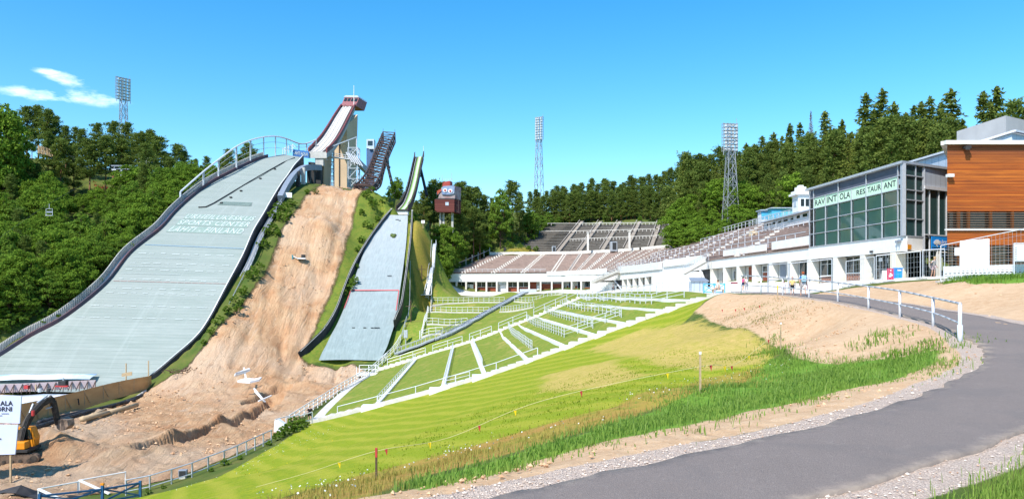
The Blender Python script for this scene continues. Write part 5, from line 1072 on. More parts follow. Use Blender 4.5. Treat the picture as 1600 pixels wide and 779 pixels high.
    for Y in Ys: mb.bar(f(Y, 4.7, -.03), f(Y, 11.2 if Y in (84.8, 83.8, 78.2, 72.7, 67.3, 66.5) else 10.2, -.03), .09, .12)
    for z in Zs: mb.bar(f(84.85, z, -.02), f(66.45, z, -.02), .12, .07)
    for s in (0, 1.92, 3.2): mb.bar(v(s, 4.7 if s < 3 else .8, .02), v(s, 11.2, .02), .10 if 0 < s < 3 else .26, .14)
    for z in (4.72, 6.3, 8.0, 8.9, 10.2, 11.18): mb.bar(v(0, z, 0), v(3.2, z, 0), .10, .10)
    mb.bar(f(66.5, 4.7, -.02), f(66.5, 11.2, -.02), .34); mb.build('mullions', M['aluminium'], t)
    mb = MB(); mb.tube(f(66.95, 4.75, .32), f(66.95, 10.15, .32), .19, .19, 12); mb.build('yellow_column', pm('yellow_paint', (.62, .52, .12), (.58, .48, .12)), t)
    # lettered band
    mb = MB(); d = .0; mb.hexa([f(83.7, 9.04, d), f(67.4, 9.04, d), f(67.4, 9.04, d+.03), f(83.7, 9.04, d+.03)], [f(83.7, 10.16, d), f(67.4, 10.16, d), f(67.4, 10.16, d+.03), f(83.7, 10.16, d+.03)]); bd = mb.build('lettered_band', pm('pale_green_film', (.60, .82, .62), (.56, .78, .58), 1, .5), t)
    def seg(s_, y0, y1, z0, z1): lettering(s_, lambda u, w: tuple(f(lerp(y0, y1, u), lerp(z0, z1, w), d-.012)), M['ink'], bd, bold=.012)
    for s_, y0, y1, z0, z1 in (('RAV', 83.5, 81.2, 9.28, 9.92), ('INT', 80.75, 78.5, 9.28, 9.94), ('OLA', 77.95, 75.8, 9.28, 9.96), ('RES', 74.55, 72.9, 9.34, 9.86), ('TAUR', 72.5, 70.1, 9.34, 9.88), ('ANT', 69.65, 67.65, 9.34, 9.9)): seg(s_, y0, y1, z0, z1)
    # wing between the hall and the timber block
    mb = MB(); mb.hexa([v(3.45, 9.45), v(8, 9.45), v(8, 9.45, .2), v(3.45, 9.45, .2)], [v(3.45, 11.15), v(8, 11.15), v(8, 11.15, .2), v(3.45, 11.15, .2)]); mb.build('wing_panel', M['panel'], t)
    mb = MB(); mb.bar(v(3.2, 9.3, -.05), v(8, 9.3, -.05), .2, .3); mb.bar(v(3.2, 4.95, -.05), v(8, 4.95, -.05), .14, .12); mb.bar(v(3.2, 8.1, .4), v(8, 8.1, .4), .1)
    for s in (4.25, 5.8, 7.1): mb.bar(v(s, .8 if s < 5 else 5, .05), v(s, 9.3, .05), .1)
    mb.build('wing_frame', M['steel_white'], t); mb = MB(); mb.quad(v(3.3, 5, .12), v(8, 5, .12), v(8, 9.2, .12), v(3.3, 9.2, .12)); mb.build('wing_glazing', M['teal_glass'], t)
    mb = MB(); mb.quad(v(3.6, 3.4, 1.5), v(9, 3.4, 1.5), v(9, 11.2, 1.5), v(3.6, 11.2, 1.5)); mb.build('inner_wall', M['grey_blue'], t)
    mb = MB(); mb.hexa([v(4.4, 5.0, .5), v(8, 5.0, .5), v(8, 5.0, .55), v(4.4, 5.0, .55)], [v(4.4, 6.9, .5), v(8, 6.9, .5), v(8, 6.9, .55), v(4.4, 6.9, .55)]); mb.build('blind', pm('pale_green_blind', (.35, .50, .40), (.28, .42, .33), .8, .8), t)
    mb = MB(); mb.bar(v(3.4, 7.6, 1.0), v(8, 8.0, 1.0), .25, .3); mb.build('yellow_beam', bpy.data.materials['yellow_paint'], t)
    o = v(4.35, 3.62, -.12); du = v(8.1, 3.62, -.12)-o; dv = UP*1.2; mb = MB(); mb.prism([o, o+du, o+du+dv, o+dv], (-.05*.52, .05*.855, 0)); sg = mb.build('blue_sign', M['blue'], t)
    nm_ = np.array([.52, -.855, 0])*.03
    mb = MB()
    for k, (cx, cy, rx, ry) in enumerate(((.20, .56, .085, .13), (.13, .52, .05, .08), (.27, .62, .05, .1), (.32, .52, .05, .1))): mb.prism([o+du*(cx+rx*math.cos(a*.5236))+dv*(cy+ry*1.6*math.sin(a*.5236))+nm_*(1+k*.1) for a in range(12)], -nm_*.5)
    mb.prism([o+du*.16+dv*.42+nm_, o+du*.2+dv*.5+nm_, o+du*.26+dv*.22+nm_, o+du*.23+dv*.2+nm_], -nm_*.5); mb.build('sign_emblem', M['white_clean'], sg)
    lettering('eltto', plane_map(o+du*.30+dv*.42+nm_*1.6, du*.5, dv*.36), M['white_clean'], sg, bold=.01)
    mb = MB(); mb.bar(o+du*0+dv*.2+nm_, o+du+dv*.2+nm_, .03, .04); mb.build('sign_line', M['light_blue'], sg)
    mb = MB(); mb.hexa([v(5.9, 1.7, .1), v(6.6, 1.7, .1), v(6.6, 1.7, .16), v(5.9, 1.7, .16)], [v(5.9, 3.2, .1), v(6.6, 3.2, .1), v(6.6, 3.2, .16), v(5.9, 3.2, .16)]); mb.build('poster', pm('pale_green_poster', (.62, .70, .45), (.55, .62, .42)), t)
    mb = MB()
    for s in (5.4, 5.75): mb.bar(v(s, .8, 0), v(s, 3.6, 0), .14)
    mb.bar(v(5.4, 3.4, 0), v(8, 3.4, 0), .12); mb.build('door_frame', M['white'], t)
    mb = MB(); mb.box(v(.6, 3.72, -.12), (.62, .2, .42), .55); mb.build('orange_lamp_box', M['orange'], t)
    for (y, z) in ((71.6, 3.55), (67.3, 4.25), (66.9, 4.3)): mb = MB(); mb.box(f(y, z, -.12), (.22, .3, .16)); mb.tube(f(y, z, -.1), f(y-.2, z-.12, -.35), .05); mb.build('camera_box', M['grey_blue'] if z > 4 else M['dark'], t)
    # upper volumes
    slab([(43.6, 73.6), (43.1, 86), (54, 93), (55, 81)], 11.4, 13.55, M['panel'], 'upper_storey'); slab([(43.3, 73.2), (42.7, 86.4), (54, 93.4), (55.4, 80.6)], 13.56, 13.75, M['steel_white'], 'upper_roof')
    slab([(50.1, 75), (49.7, 82.6), (58, 88), (61.5, 82)], 11.4, 17.5, pm('pale_grey_render', (.50, .49, .48), (.44, .43, .425), .5, .9, dirt=.2), 'plant_room')
    mb = MB(); mb.prism([(43.4, 70.5, 11.4), (46.6, 68.9, 11.4), (46.6, 68.9, 14.45), (43.4, 70.5, 13.4)], (6, 3.6, 0)); mb.build('roof_light', M['panel'], t)
    mb = MB(); mb.bar((43.0, 70.4, 13.45), (46.7, 68.7, 14.6), .3, .2); mb.bar((46.7, 68.7, 14.6), (53, 72.4, 14.6), .3, .2); mb.build('roof_light_edge', M['steel_white'], t)
restaurant()
def timber_block():
    t = thing('timber_building', 'orange brown board clad building with slatted window bands at the right edge', 'building', (45, 64, .8)); Y = 62.0; X0, X1 = 36.5, 62
    fp = lambda d: [(X0+d, Y+d), (X1, Y+d), (X1, 85), (47.3+d*.5, 78)]
    def vol(z0, z1, mt, nm, d=0.0): mb = MB(); mb.prism([np.array([x, y, z0]) for x, y in fp(d)], (0, 0, z1-z0)); return mb.build(nm, mt, t)
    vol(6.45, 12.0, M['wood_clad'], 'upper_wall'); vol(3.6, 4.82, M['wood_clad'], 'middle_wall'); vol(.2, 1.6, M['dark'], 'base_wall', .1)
    vol(4.83, 6.44, M['dark_glass'], 'upper_window_band', .45); vol(1.6, 3.59, M['dark_glass'], 'lower_window_band', .45)
    mb = MB(); mb.box((X0+12.6, Y-.1, 12.17), (25.8, .5, .32)); mb.bar((X0-.25, Y, 12.17), (47, 78, 12.17), .5, .32); mb.build('coping', M['white'], t)
    mb = MB(); mb.box((X0+12.6, Y-.06, 4.9), (25.6, .2, .12)); mb.build('sill', M['white'], t)
    for z0, z1 in ((4.98, 6.4), (1.7, 3.55)):
        mb = MB(); nsl = 7 if z0 > 4 else 8
        for k in range(nsl): z = lerp(z0, z1, (k+.5)/nsl); mb.box((X0+12.5, Y+.02, z), (25, .14, .035))
        mb.build('slats', pm('brown_grey_slats', (.30, .20, .14), (.24, .15, .10), 2), t) if z0 > 4 else mb.build('slats', bpy.data.materials['brown_grey_slats'], t)
        for px in (1497.5, 1513, 1547.5, 1581.5, 1616, 1650):
            if z0 > 4 or px not in (1513,): q = P(px, 0, Y+.2)[0]; m2 = MB(); m2.box((q, Y+.2, (z0+z1)/2), (.22, .16, z1-z0+.1)); m2.build('post', pm('orange_post', (.46, .14, .03), (.38, .11, .03)) if px == 1497.5 and z0 > 4 else bpy.data.materials['orange_post'], t)
    mb = MB(); q = P(1508, 0, Y)[0]; mb.box((q, Y-.25, 11.75), (.45, .5, .2)); mb.box((q-.1, Y-.5, 11.65), (.35, .12, .3)); mb.build('flood_lamp', M['dark'], t)
    mb = MB(); mb.box((X0+.12, Y-.2, 9.4), (.5, .4, .25)); mb.build('wall_lamp', M['white'], t)
timber_block()
# ------------------------------------------------------------------ terraced lawn: stairs, walls, railings
def G3(px, py, Y, dz=0.0):
    q = P(px, py, Y); return np.array([q[0], q[1], H(q[0], q[1])+dz])
def railing(label, pts, h, rails, step, r, mt, group=None, ground=True, slant=None, name='railing', gaps=()):
    pts = np.asarray(pts, float); L = np.linalg.norm(np.diff(pts[:, :2], axis=0), axis=1).sum(); n = max(2, int(round(L/step))+1); c = resample(pts, n)
    if ground: c[:, 2] = H1(c[:, :2])
    t = thing(name, label, 'railing', c[0], group); pme = {}
    mb = MB(); mb.box((0, 0, (h-.25)/2), (r*2, r*2, h+.25)); me = mb.mesh('post', mt)
    for i, q in enumerate(c): link_mesh('post', me, t, q, math.atan2(*(pts[-1]-pts[0])[1::-1]))
    for z in rails:
        mb = MB()
        for i, (a, b) in enumerate(zip(c[:-1], c[1:])):
            if i not in gaps: mb.tube(a+UP*z, b+UP*z, r*.9 if z < h-.05 else r*1.1, None, 6)
        mb.build('handrail' if z > h-.05 else 'mid_rail', mt, t)
    return t
def stair(label, pts, n, width, rise, mt, side, ground=False):
    c = resample(smooth_curve(pts, 6), n+1); t = thing('stairs', label, 'stairs', c[0]); mb = MB()
    for a, b in zip(c[:-1], c[1:]):
        d = b-a; d[2] = 0; L = np.linalg.norm(d); e = np.array([-d[1], d[0], 0])/L*side; m = (a+b)/2+e*width/2; m[2] = max(a[2], b[2])-rise*.5+.1
        mb.box(m, (L*1.06, width, rise), math.atan2(d[1], d[0]))
    mb.build('steps', mt, t); return t
stair('long pale concrete stairs rising along the edge of the mown lawn', L_ST, 46, 1.5, .5, M['pale_concrete'], 1)
stair('upper white stairs running parallel, behind the low terrace walls', U_ST, 40, 1.5, .45, M['offwhite'], 1)
for i, (a, b, lab) in enumerate(WALLS):
    A, B = P(*a), P(*b); t = thing('retaining_wall', lab, 'wall', B, 'low terrace walls of the seating fan'); n = 14; mb = MB(); d = B-A; e = np.array([-d[1], d[0], 0]); e /= np.linalg.norm(e)   # e points uphill (right)
    c = [lerp(A, B, k/n) for k in range(n+1)]; th = .45; w = th
    for k, (p, q) in enumerate(zip(c[:-1], c[1:])):
        zp, zq = max(p[2], H(p[0], p[1]))+.12, max(q[2], H(q[0], q[1]))+.12; p0, q0 = p*np.array([1, 1, 0]), q*np.array([1, 1, 0])
        mb.hexa([p0+UP*(zp-1.6), p0+e*th+UP*(zp-1.6), q0+e*th+UP*(zq-1.6), q0+UP*(zq-1.6)], [p0+UP*zp, p0+e*th+UP*zp, q0+e*th+UP*zq, q0+UP*zq])
    mb.build('wall', M['white'], t)
    mb = MB(); mb.box(B+e*.5+UP*-.3, (3.2 if i >= 6 else 1.6, 1.3, 1.1), math.atan2(e[1], e[0])); mb.build('end_block', M['white'], t)
    if i > 0:
        f0, f1 = (.02, .8) if i < 7 else (.02, .97); off = th+.9 if i < 6 else .3
        pts = [lerp(A, B, f)+e*off+UP*.2 for f in np.linspace(f0, f1, 12)]
        for p in pts: p[2] = H(p[0], p[1])
        if i in (1, 3, 4, 7): pts.append(pts[-1]+np.array([2.8, -2.2, 0]))
        railing('white railing along the '+('second', 'third', 'fourth', 'fifth', 'sixth', 'seventh', 'eighth', 'lowest')[i-1]+' low terrace wall from the forecourt', pts, 1.05, (1.05, .7, .35), 1.9, .032, M['steel_white'], 'railings along the terrace walls')
# handrails beside the two stairs
railing('single thin handrail following the long stairs beside the lawn', [p+np.array([-.6, 1.7, 0]) for p in resample(L_ST, 14)[1:9]], 1.0, (1.0,), 5.0, .035, M['steel_white'])
us_ = resample(U_ST, 30)
for k, (a, b) in enumerate(((2, 7), (8, 12), (13, 16), (17, 21), (22, 29))):
    railing('white handrail on the upper terrace stairs, '+('lowest', 'second lowest', 'middle', 'second highest', 'highest')[k]+' of five short lengths', us_[a:b+1]+np.array([-.3, 1.3, .2]), 1.0, (1.0, .5), 2.2, .035, M['steel_white'], 'handrails on the upper terrace stairs', ground=False)
# dark channel stairs crossing the upper lawn
def channel():
    pts = smooth_curve([P(620, 554, 128), P(660, 539.5, 126), P(701, 523.5, 127), P(745, 499.5, 141), P(800, 469, 163), P(822, 457.5, 184)], 6); t = thing('covered_stairs', 'dark grey metal stairs crossing the upper terrace lawn diagonally to the white grandstand', 'stairs', pts[0])
    for p in pts: p[2] = max(p[2], H(p[0], p[1])+.1)
    mb = MB(); st = MB(); n = len(pts)
    for i, (a, b) in enumerate(zip(pts[:-1], pts[1:])):
        mb.bar(a+UP*.1, b+UP*.1, 1.2, .2)
        for k in range(3): q = lerp(a, b, k/3); d = b-a; st.box(q+UP*.33, (.3, 1.3, .1), math.atan2(d[1], d[0]))
    mb.build('deck', M['grey_blue'], t); st.build('steps', M['steel'], t)
    for s in (-.6, .6):
        mb = MB()
        for i, (a, b) in enumerate(zip(pts[:-1], pts[1:])):
            d = b-a; e = np.array([-d[1], d[0], 0]); e /= np.linalg.norm(e); a2, b2 = a+e*s, b+e*s; mb.bar(a2+UP*.3, b2+UP*.3, .06, .22)
            if i < n*.5: mb.bar(a2+UP*1.15, b2+UP*1.15, .08); mb.bar(a2, a2+UP*1.15, .07)
        mb.build('side_rail', M['grey_blue'] if s > 0 else M['steel'], t)
    mb = MB(); e = pts[-1]; mb.box(e+UP*.5+np.array([.5, .6, 0]), (4.2, 1.0, 1.0)); mb.build('end_gate', M['steel_white'], t)
channel()
for lab, a, b in (('topmost long white railing on the upper lawn, below the grandstand doors', (676, 472, 160), (788, 471, 160)), ('short white railing right of the dark stairs, topmost', (804, 472, 160), (880, 469, 150)), ('second white railing on the upper lawn, left of the dark stairs', (672, 487, 148), (764, 487, 148)),
        ('short white railing right of the dark stairs, lower one', (782, 488, 146), (834, 492, 134)), ('third white railing on the upper lawn, left of the dark stairs', (667, 506, 137), (730, 505, 137)), ('lowest short white railing at the left edge of the upper lawn', (659, 526, 129), (692, 521, 128.5))):
    c = [lerp(G3(*a), G3(*b), k/10) for k in range(11)]; railing(lab, c, 1.1, (1.1, .55), 1.12, .034, M['steel_white'], 'straight white railings on the upper lawn')
    kb = MB(); cc = [np.array([q[0], q[1]-.3, H(q[0], q[1]-.3)]) for q in c]
    for p, q in zip(cc[:-1], cc[1:]): kb.bar(p+UP*.05, q+UP*.05, .5, .3)
    tag(kb.build('terrace_kerb', M['pale_concrete'], None), 'pale kerb at the foot of the '+lab.split(',')[0], 'kerb', 'terrace kerbs on the upper lawn')
railing('white railing climbing the left edge of the upper terrace lawn', [G3(656, 527, 129), G3(664, 503, 138), G3(672, 478, 156), G3(679, 463, 172)], 1.3, (1.3, .9, .45), 2.4, .06, M['white'])
# grating stairs on the grass slope right of the small hill
def slope_stairs():
    pts = smooth_curve([P(666, 452, 160), P(669, 436, 161), P(671, 431, 162), P(675, 400, 168), P(677, 380, 172), P(679, 360, 176)], 6)
    for p in pts: p[2] = H(p[0], p[1])+.35
    t = thing('slope_stairs', 'straight grey grating stairs climbing the yellow grass slope beside the trees', 'stairs', pts[0]); mb = MB(); r = MB()
    for a, b in zip(pts[:-1], pts[1:]):
        mb.bar(a, b, 1.0, .15)
        for s in (-.5, .5): e = np.array([s, 0, 0]); r.bar(a+e+UP*1, b+e+UP*1, .06); r.bar(a+e-UP*.5, a+e+UP*1, .05)
    mb.box(pts[2]+UP*.1, (2.2, 2.6, .15)); mb.build('deck', M['steel'], t); r.build('handrail', M['steel'], t)
slope_stairs()
# fence and walkway along the dug-up outrun
pw = [G3(*q) for q in ((452, 661, 79), (480, 642, 86), (520, 614, 98), (560, 584, 112), (588, 566, 122), (603, 557, 127))]
railing('long white three-rail fence along the dug up outrun', pw, 1.25, (1.25, .85, .4), 1.9, .05, M['white'])
railing('white fence climbing steeply at the foot of the small landing slope', [G3(597, 560, 124), G3(606, 553, 128), G3(616, 543, 131), G3(626, 531, 134)], 1.25, (1.25, .85, .4), 1.7, .05, M['white'])
mb = MB(); c = [G3(*q) for q in ((492, 657, 79.5), (520, 629, 92), (548, 600, 106), (562, 586, 113), (578, 578, 118))]; c = resample(c, 24)
for p in c: p[2] = H(p[0], p[1])+.04
for a, b in zip(c[:-1], c[1:]): mb.bar(a, b, 1.0, .16)
o = mb.build('walkway', M['pale_concrete'], None, False); o['kind'] = 'structure'
t = thing('platform', 'small white railed landing where the outrun fence meets the terrace stairs', 'platform', G3(572, 580, 118)); mb = MB(); q = G3(574, 579, 118); mb.box(q+UP*.3, (3.2, 2.4, .25)); mb.build('deck', M['white'], t)
mb = MB()
for dx, dy in ((-1.5, -1.1), (1.5, -1.1), (1.5, 1.1), (-1.5, 1.1), (0, 1.1)): mb.bar(q+np.array([dx, dy, -.6]), q+np.array([dx, dy, 1.6]), .09)
for z in (1.0, 1.6): mb.bar(q+np.array([-1.5, 1.1, z]), q+np.array([1.5, 1.1, z]), .08); mb.bar(q+np.array([1.5, -1.1, z]), q+np.array([1.5, 1.1, z]), .08)
mb.build('railing', M['white'], t)
t = thing('gate_frame_barrier', 'white tubular barrier at the foot of the long stairs, by the person in black', 'barrier', G3(470, 662, 78)); mb = MB()
for (x0, y0), (x1, y1) in (((447, 662), (468, 663)), ((468, 663), (488, 660)), ((430, 664), (452, 665))):
    a, b = G3(x0, y0, 77.5), G3(x1, y1, 79)
    for z in (.45, 1.2): mb.bar(a+UP*z, b+UP*z, .08)
    mb.bar(a-UP*.1, a+UP*1.2, .09); mb.bar(b-UP*.1, b+UP*1.2, .09)
mb.build('frame', M['white'], t)
railing('grey two-rail railing along the bottom of the lawn, beside the pit', [G3(*q) for q in ((424, 686, 69), (400, 697, 66), (365, 708, 62), (330, 717, 60), (295, 725, 58), (262, 733, 57), (232, 741, 56), (197, 750, 55.3))], 1.15, (1.15, .3), 1.55, .045, M['steel'])
def blue_gate():
    t = thing('gate', 'blue cross-braced timber gate lying open at the bottom of the lawn', 'gate', G3(160, 770, 52.5)); a, m, b = G3(62, 790, 49.5), G3(160, 768, 52.2), G3(219, 752, 54.2)
    for q, h in ((a, 1.2), (m, 1.35), (b, 1.2)): mb = MB(); mb.bar(q-UP*.2, q+UP*h, .16); mb.build('post', M['blue_steel'], t)
    for p, q in ((a, m), (m, b)):
        mb = MB(); mb.bar(p+UP*.15, q+UP*.15, .12); mb.bar(p+UP*1.05, q+UP*1.05, .12); mb.bar(p+UP*.15, q+UP*1.05, .1); mb.bar(p+UP*1.05, q+UP*.15, .1); mb.build('leaf', M['blue_steel'], t)
    mb = MB(); mb.box(m+UP*1.42, (.22, .18, .14)); mb.build('lamp', M['orange'], t)
blue_gate()
# steel railing beside the asphalt path: eight posts, two rails
def path_railing():
    Yp = [25.0, 29.3, 33.4, 37.8, 42.4, 47.3, 52.3, 57.3, 62]; px = [1500, 1458, 1406, 1357, 1309, 1264, 1223, 1189, 1158]; pts = []
    for x, Y in zip(px, Yp): q = P(x, 0, Y); pts.append(np.array([q[0], Y, H(q[0], Y)]))
    zt = [P(0, y, Y)[2] for y, Y in zip((474, 465, 454.3, 447.2, 441.3, 437, 434, 431.5, 430.5), Yp)]
    t = thing('railing', 'galvanised tube railing along the curve of the asphalt path', 'railing', pts[0]); tops = []
    for i, (p, z) in enumerate(zip(pts, zt)):
        h = max(.95, z-p[2]); tops.append(p+UP*h); mb = MB(); mb.tube(p-UP*.3, p+UP*(h-.02), .055 if i else .06, None, 12)
        if i == 0: mb.tube(p-UP*.2, p+UP*.55, .085, None, 12)
        mb.build('post', M['steel_white'], t, True)
    tp = np.array(tops); cs = smooth_curve(tp, 5); mb = MB(); end = tp[0]+(tp[0]-tp[1])/np.linalg.norm(tp[0]-tp[1])*.0
    mb.pipe(cs, .042, 10); mb.ball(tp[0], .052, 10, 6); mb.build('handrail', M['steel'], t, True)
    mid = smooth_curve([lerp(p, q, .47) for p, q in zip(pts, tp)], 5); mb = MB(); mb.pipe(mid, .034, 10); mb.build('mid_rail', M['steel'], t, True)
path_railing()
# ------------------------------------------------------------------ vegetation
def leaf_mat(name, c1, c2, c3, trans=.3):
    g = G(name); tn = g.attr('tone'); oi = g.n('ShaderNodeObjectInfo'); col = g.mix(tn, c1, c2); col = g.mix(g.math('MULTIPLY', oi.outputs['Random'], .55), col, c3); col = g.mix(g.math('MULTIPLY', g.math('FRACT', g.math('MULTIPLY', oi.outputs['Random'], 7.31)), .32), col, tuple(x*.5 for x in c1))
    d = g.n('ShaderNodeBsdfDiffuse'); g.put(d.inputs[0], col); tr = g.n('ShaderNodeBsdfTranslucent'); g.put(tr.inputs[0], g.mix(.5, col, (.30, .42, .05)))
    mx = g.n('ShaderNodeMixShader'); mx.inputs[0].default_value = trans; g.t.links.new(d.outputs[0], mx.inputs[1]); g.t.links.new(tr.outputs[0], mx.inputs[2]); g.t.links.new(mx.outputs[0], g.out.inputs[0]); return g.m
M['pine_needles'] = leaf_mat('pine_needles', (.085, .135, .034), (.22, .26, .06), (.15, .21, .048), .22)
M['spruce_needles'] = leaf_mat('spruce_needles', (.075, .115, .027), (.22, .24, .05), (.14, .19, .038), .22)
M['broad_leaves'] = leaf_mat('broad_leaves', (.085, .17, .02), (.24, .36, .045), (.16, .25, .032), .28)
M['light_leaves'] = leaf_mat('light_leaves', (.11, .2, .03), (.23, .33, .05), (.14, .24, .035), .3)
M['dead_twigs'] = leaf_mat('dead_twigs', (.22, .15, .13), (.30, .20, .18), (.26, .19, .17), 0)
def leaf_cloud(name, c, ax, ln, wd, tone, mt, rng):
    """quads: centre, long axis direction, length, width"""
    n = len(c); ax = ax/np.maximum(np.linalg.norm(ax, axis=1), 1e-6)[:, None]; r = rng.normal(size=(n, 3)); s = np.cross(ax, r); s /= np.maximum(np.linalg.norm(s, axis=1), 1e-6)[:, None]
    a = ax*ln[:, None]/2; b = s*wd[:, None]/2
    V = np.stack([c-a, c-a*.1+b, c+a, c-a*.1-b], 1).reshape(-1, 3); me = bpy.data.meshes.new(name); me.vertices.add(len(V)); me.vertices.foreach_set('co', V.ravel().astype(np.float32))
    li = np.arange(4*n, dtype=np.int32); me.loops.add(4*n); me.loops.foreach_set('vertex_index', li); me.polygons.add(n); me.polygons.foreach_set('loop_start', np.arange(n, dtype=np.int32)*4); me.update(calc_edges=True)
    at = me.attributes.new('tone', 'FLOAT', 'POINT'); at.data.foreach_set('value', np.repeat(tone, 4).astype(np.float32)); me.materials.append(mt); return me
def trunk_mesh(name, h, r, mt, limbs, bend=.02, rng=None):
    mb = MB(); pts = [np.array([rng.normal()*bend*h*k/5, rng.normal()*bend*h*k/5, h*k/5]) for k in range(6)]
    for k in range(5): mb.tube(pts[k], pts[k+1], r*(1-.17*k), r*(1-.17*(k+1)), 7)
    for a, b, r0 in limbs: mb.tube(a, b, r0, r0*.4, 5)
    return mb.mesh(name, mt, True)
KIND = {}
def make_pine(seed, h=16.0, crown0=.42, young=False):
    rng = np.random.default_rng(seed); C = []; A = []; T = []; limbs = []; nb = 30 if not young else 46
    for k in range(nb):
        t = crown0+(1-crown0)*(k+.5)/nb; s = (t-crown0)/(1-crown0); R = ((.55+.45*math.sin(math.pi*min(1, s*1.15+.12)))*(1-s**3*.75)*2.9*(h/16) if not young else (1-s)**.8*2.6*h/16+.35); R *= rng.uniform(.5, 1.3)
        az = k*2.4+rng.uniform(-.5, .5); z = t*h*.97; d = np.array([math.cos(az), math.sin(az), 0]); rise = rng.uniform(.05, .45); base = np.array([0, 0, z]); tip = base+d*R+np.array([0, 0, R*rise]); limbs.append((base, lerp(base, tip, .8), .06)); tn = rng.uniform(0, 1)
        nt = 13
        for j in range(nt):
            f = .35+.65*rng.random()**.8; p = lerp(base, tip, f)+rng.normal(size=3)*np.array([.40, .40, .10])*(h/16)*1.1
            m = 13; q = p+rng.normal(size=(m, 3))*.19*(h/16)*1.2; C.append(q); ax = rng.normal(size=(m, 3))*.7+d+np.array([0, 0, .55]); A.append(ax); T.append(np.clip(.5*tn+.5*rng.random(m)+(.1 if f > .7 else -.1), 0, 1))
    m = 60; C.append(np.stack([rng.normal(size=m)*.3, rng.normal(size=m)*.3, h*(.93+.07*rng.random(m))], 1)); A.append(rng.normal(size=(m, 3))*.5+[0, 0, 1]); T.append(rng.random(m))
    C = np.concatenate(C); A = np.concatenate(A); T = np.concatenate(T); n = len(C)
    return trunk_mesh('trunk', h*.96, .2*h/16, M['pine_bark'], limbs[::2], .006, rng), leaf_cloud('crown', C, A, rng.uniform(.35, .62, n)*h/16, rng.uniform(.12, .24, n)*h/16, T, M['pine_needles'], rng), h
def make_spruce(seed, h=22.0, fat=1.0, droop=.35):
    rng = np.random.default_rng(seed); C = []; A = []; T = []; lv = 40; limbs = []
    for k in range(lv):
        s = (k+rng.uniform(-.3, .3))/lv; z = h*(.06+.93*s); R = fat*((1-s)**.85*3.3*h/22+.18)*rng.uniform(.8, 1.12); nb = 9 if s < .7 else 6
        for b in range(nb):
            az = rng.uniform(0, 6.28); d = np.array([math.cos(az), math.sin(az), 0]); Rb = R*rng.uniform(.45, 1.2)*(1+.25*math.sin(az*2+k*.35)); tn = rng.uniform(0, 1)
            if rng.random() < .16: continue
            m = int(8+14*(1-s)); f = rng.random(m)**.7; drop = -droop*Rb*f+.28*Rb*f**2.5
            p = np.array([0, 0, z])+d[None]*(f*Rb)[:, None]; p[:, 2] += drop; p += rng.normal(size=(m, 3))*np.array([.22, .22, .10])*h/22*(1+(1-s))
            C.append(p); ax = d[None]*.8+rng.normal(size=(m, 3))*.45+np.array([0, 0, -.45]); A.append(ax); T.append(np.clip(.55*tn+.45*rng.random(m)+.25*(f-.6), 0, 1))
            if b < 2 and s < .85: limbs.append((np.array([0, 0, z]), np.array([0, 0, z])+d*Rb*.7+np.array([0, 0, -droop*Rb*.5]), .035))
    m = 40; C.append(np.stack([rng.normal(size=m)*.12, rng.normal(size=m)*.12, h*(.95+.05*rng.random(m))], 1)); A.append(rng.normal(size=(m, 3))*.4+[0, 0, 1]); T.append(rng.random(m))
    C = np.concatenate(C); A = np.concatenate(A); T = np.concatenate(T); n = len(C)
    return trunk_mesh('trunk', h*.97, .24*h/22, M['bark'], limbs, .002, rng), leaf_cloud('crown', C, A, rng.uniform(.45, .95, n)*h/22, rng.uniform(.18, .36, n)*h/22, T, M['spruce_needles'], rng), h
def make_broad(seed, h=10.0, wide=1.0, mt='broad_leaves', low=.12, ncl=105, per=62, lf=1.0):
    rng = np.random.default_rng(seed); C = []; A = []; T = []; limbs = []; base = np.array([0, 0, h*.22])
    for k in range(ncl):
        v = rng.normal(size=3); v /= np.linalg.norm(v); r = rng.uniform(.45, 1.0); c = np.array([v[0]*r*h*.34*wide, v[1]*r*h*.34*wide, h*(low+.5*(1-low))+v[2]*r*h*(.46*(1-low))]); taper = 1-.45*max(0, (c[2]/h-.55)/.45); c[:2] *= taper
        R = h*rng.uniform(.042, .105); tn = rng.random(); m = per; u = rng.normal(size=(m, 3)); u /= np.linalg.norm(u, axis=1)[:, None]; u[:, 2] = np.where(u[:, 2] < -.35, -u[:, 2], u[:, 2])
        p = c+u*(R*rng.random(m)**.35)[:, None]*np.array([1.15, 1.15, .85]); C.append(p); A.append(np.cross(u, rng.normal(size=(m, 3)))+u*.25); T.append(np.clip(.5*tn+.5*rng.random(m), 0, 1))
        if k % 4 == 0: limbs.append((base*rng.uniform(.6, 1.6), c, .014*h*.5))
    C = np.concatenate(C); A = np.concatenate(A); T = np.concatenate(T); n = len(C); C[:, 2] = np.maximum(C[:, 2], .1)
    return trunk_mesh('trunk', h*.7, .018*h, M['bark'], limbs, .02, rng), leaf_cloud('crown', C, A, rng.uniform(.024, .05, n)*h*lf, rng.uniform(.018, .030, n)*h*lf, T, M[mt], rng), h
def make_dead(seed, h=20.0):
    rng = np.random.default_rng(seed); limbs = []
    for k in range(60): z = h*(.3+.68*k/60); az = rng.uniform(0, 6.28); R = (1-k/62)*1.8+.2; limbs.append((np.array([0, 0, z]), np.array([math.cos(az)*R, math.sin(az)*R, z-.25*R]), .03))
    m = 900; z = h*rng.uniform(.3, 1, m); az = rng.uniform(0, 6.28, m); R = (1-(z/h-.3)/.72)*1.7*rng.random(m)**.6; C = np.stack([np.cos(az)*R, np.sin(az)*R, z-.25*R], 1); A = rng.normal(size=(m, 3))
    return trunk_mesh('trunk', h, .16, M['dead_twigs'], limbs, .002, rng), leaf_cloud('crown', C, A, rng.uniform(.4, .9, m), rng.uniform(.04, .09, m), rng.random(m), M['dead_twigs'], rng), h
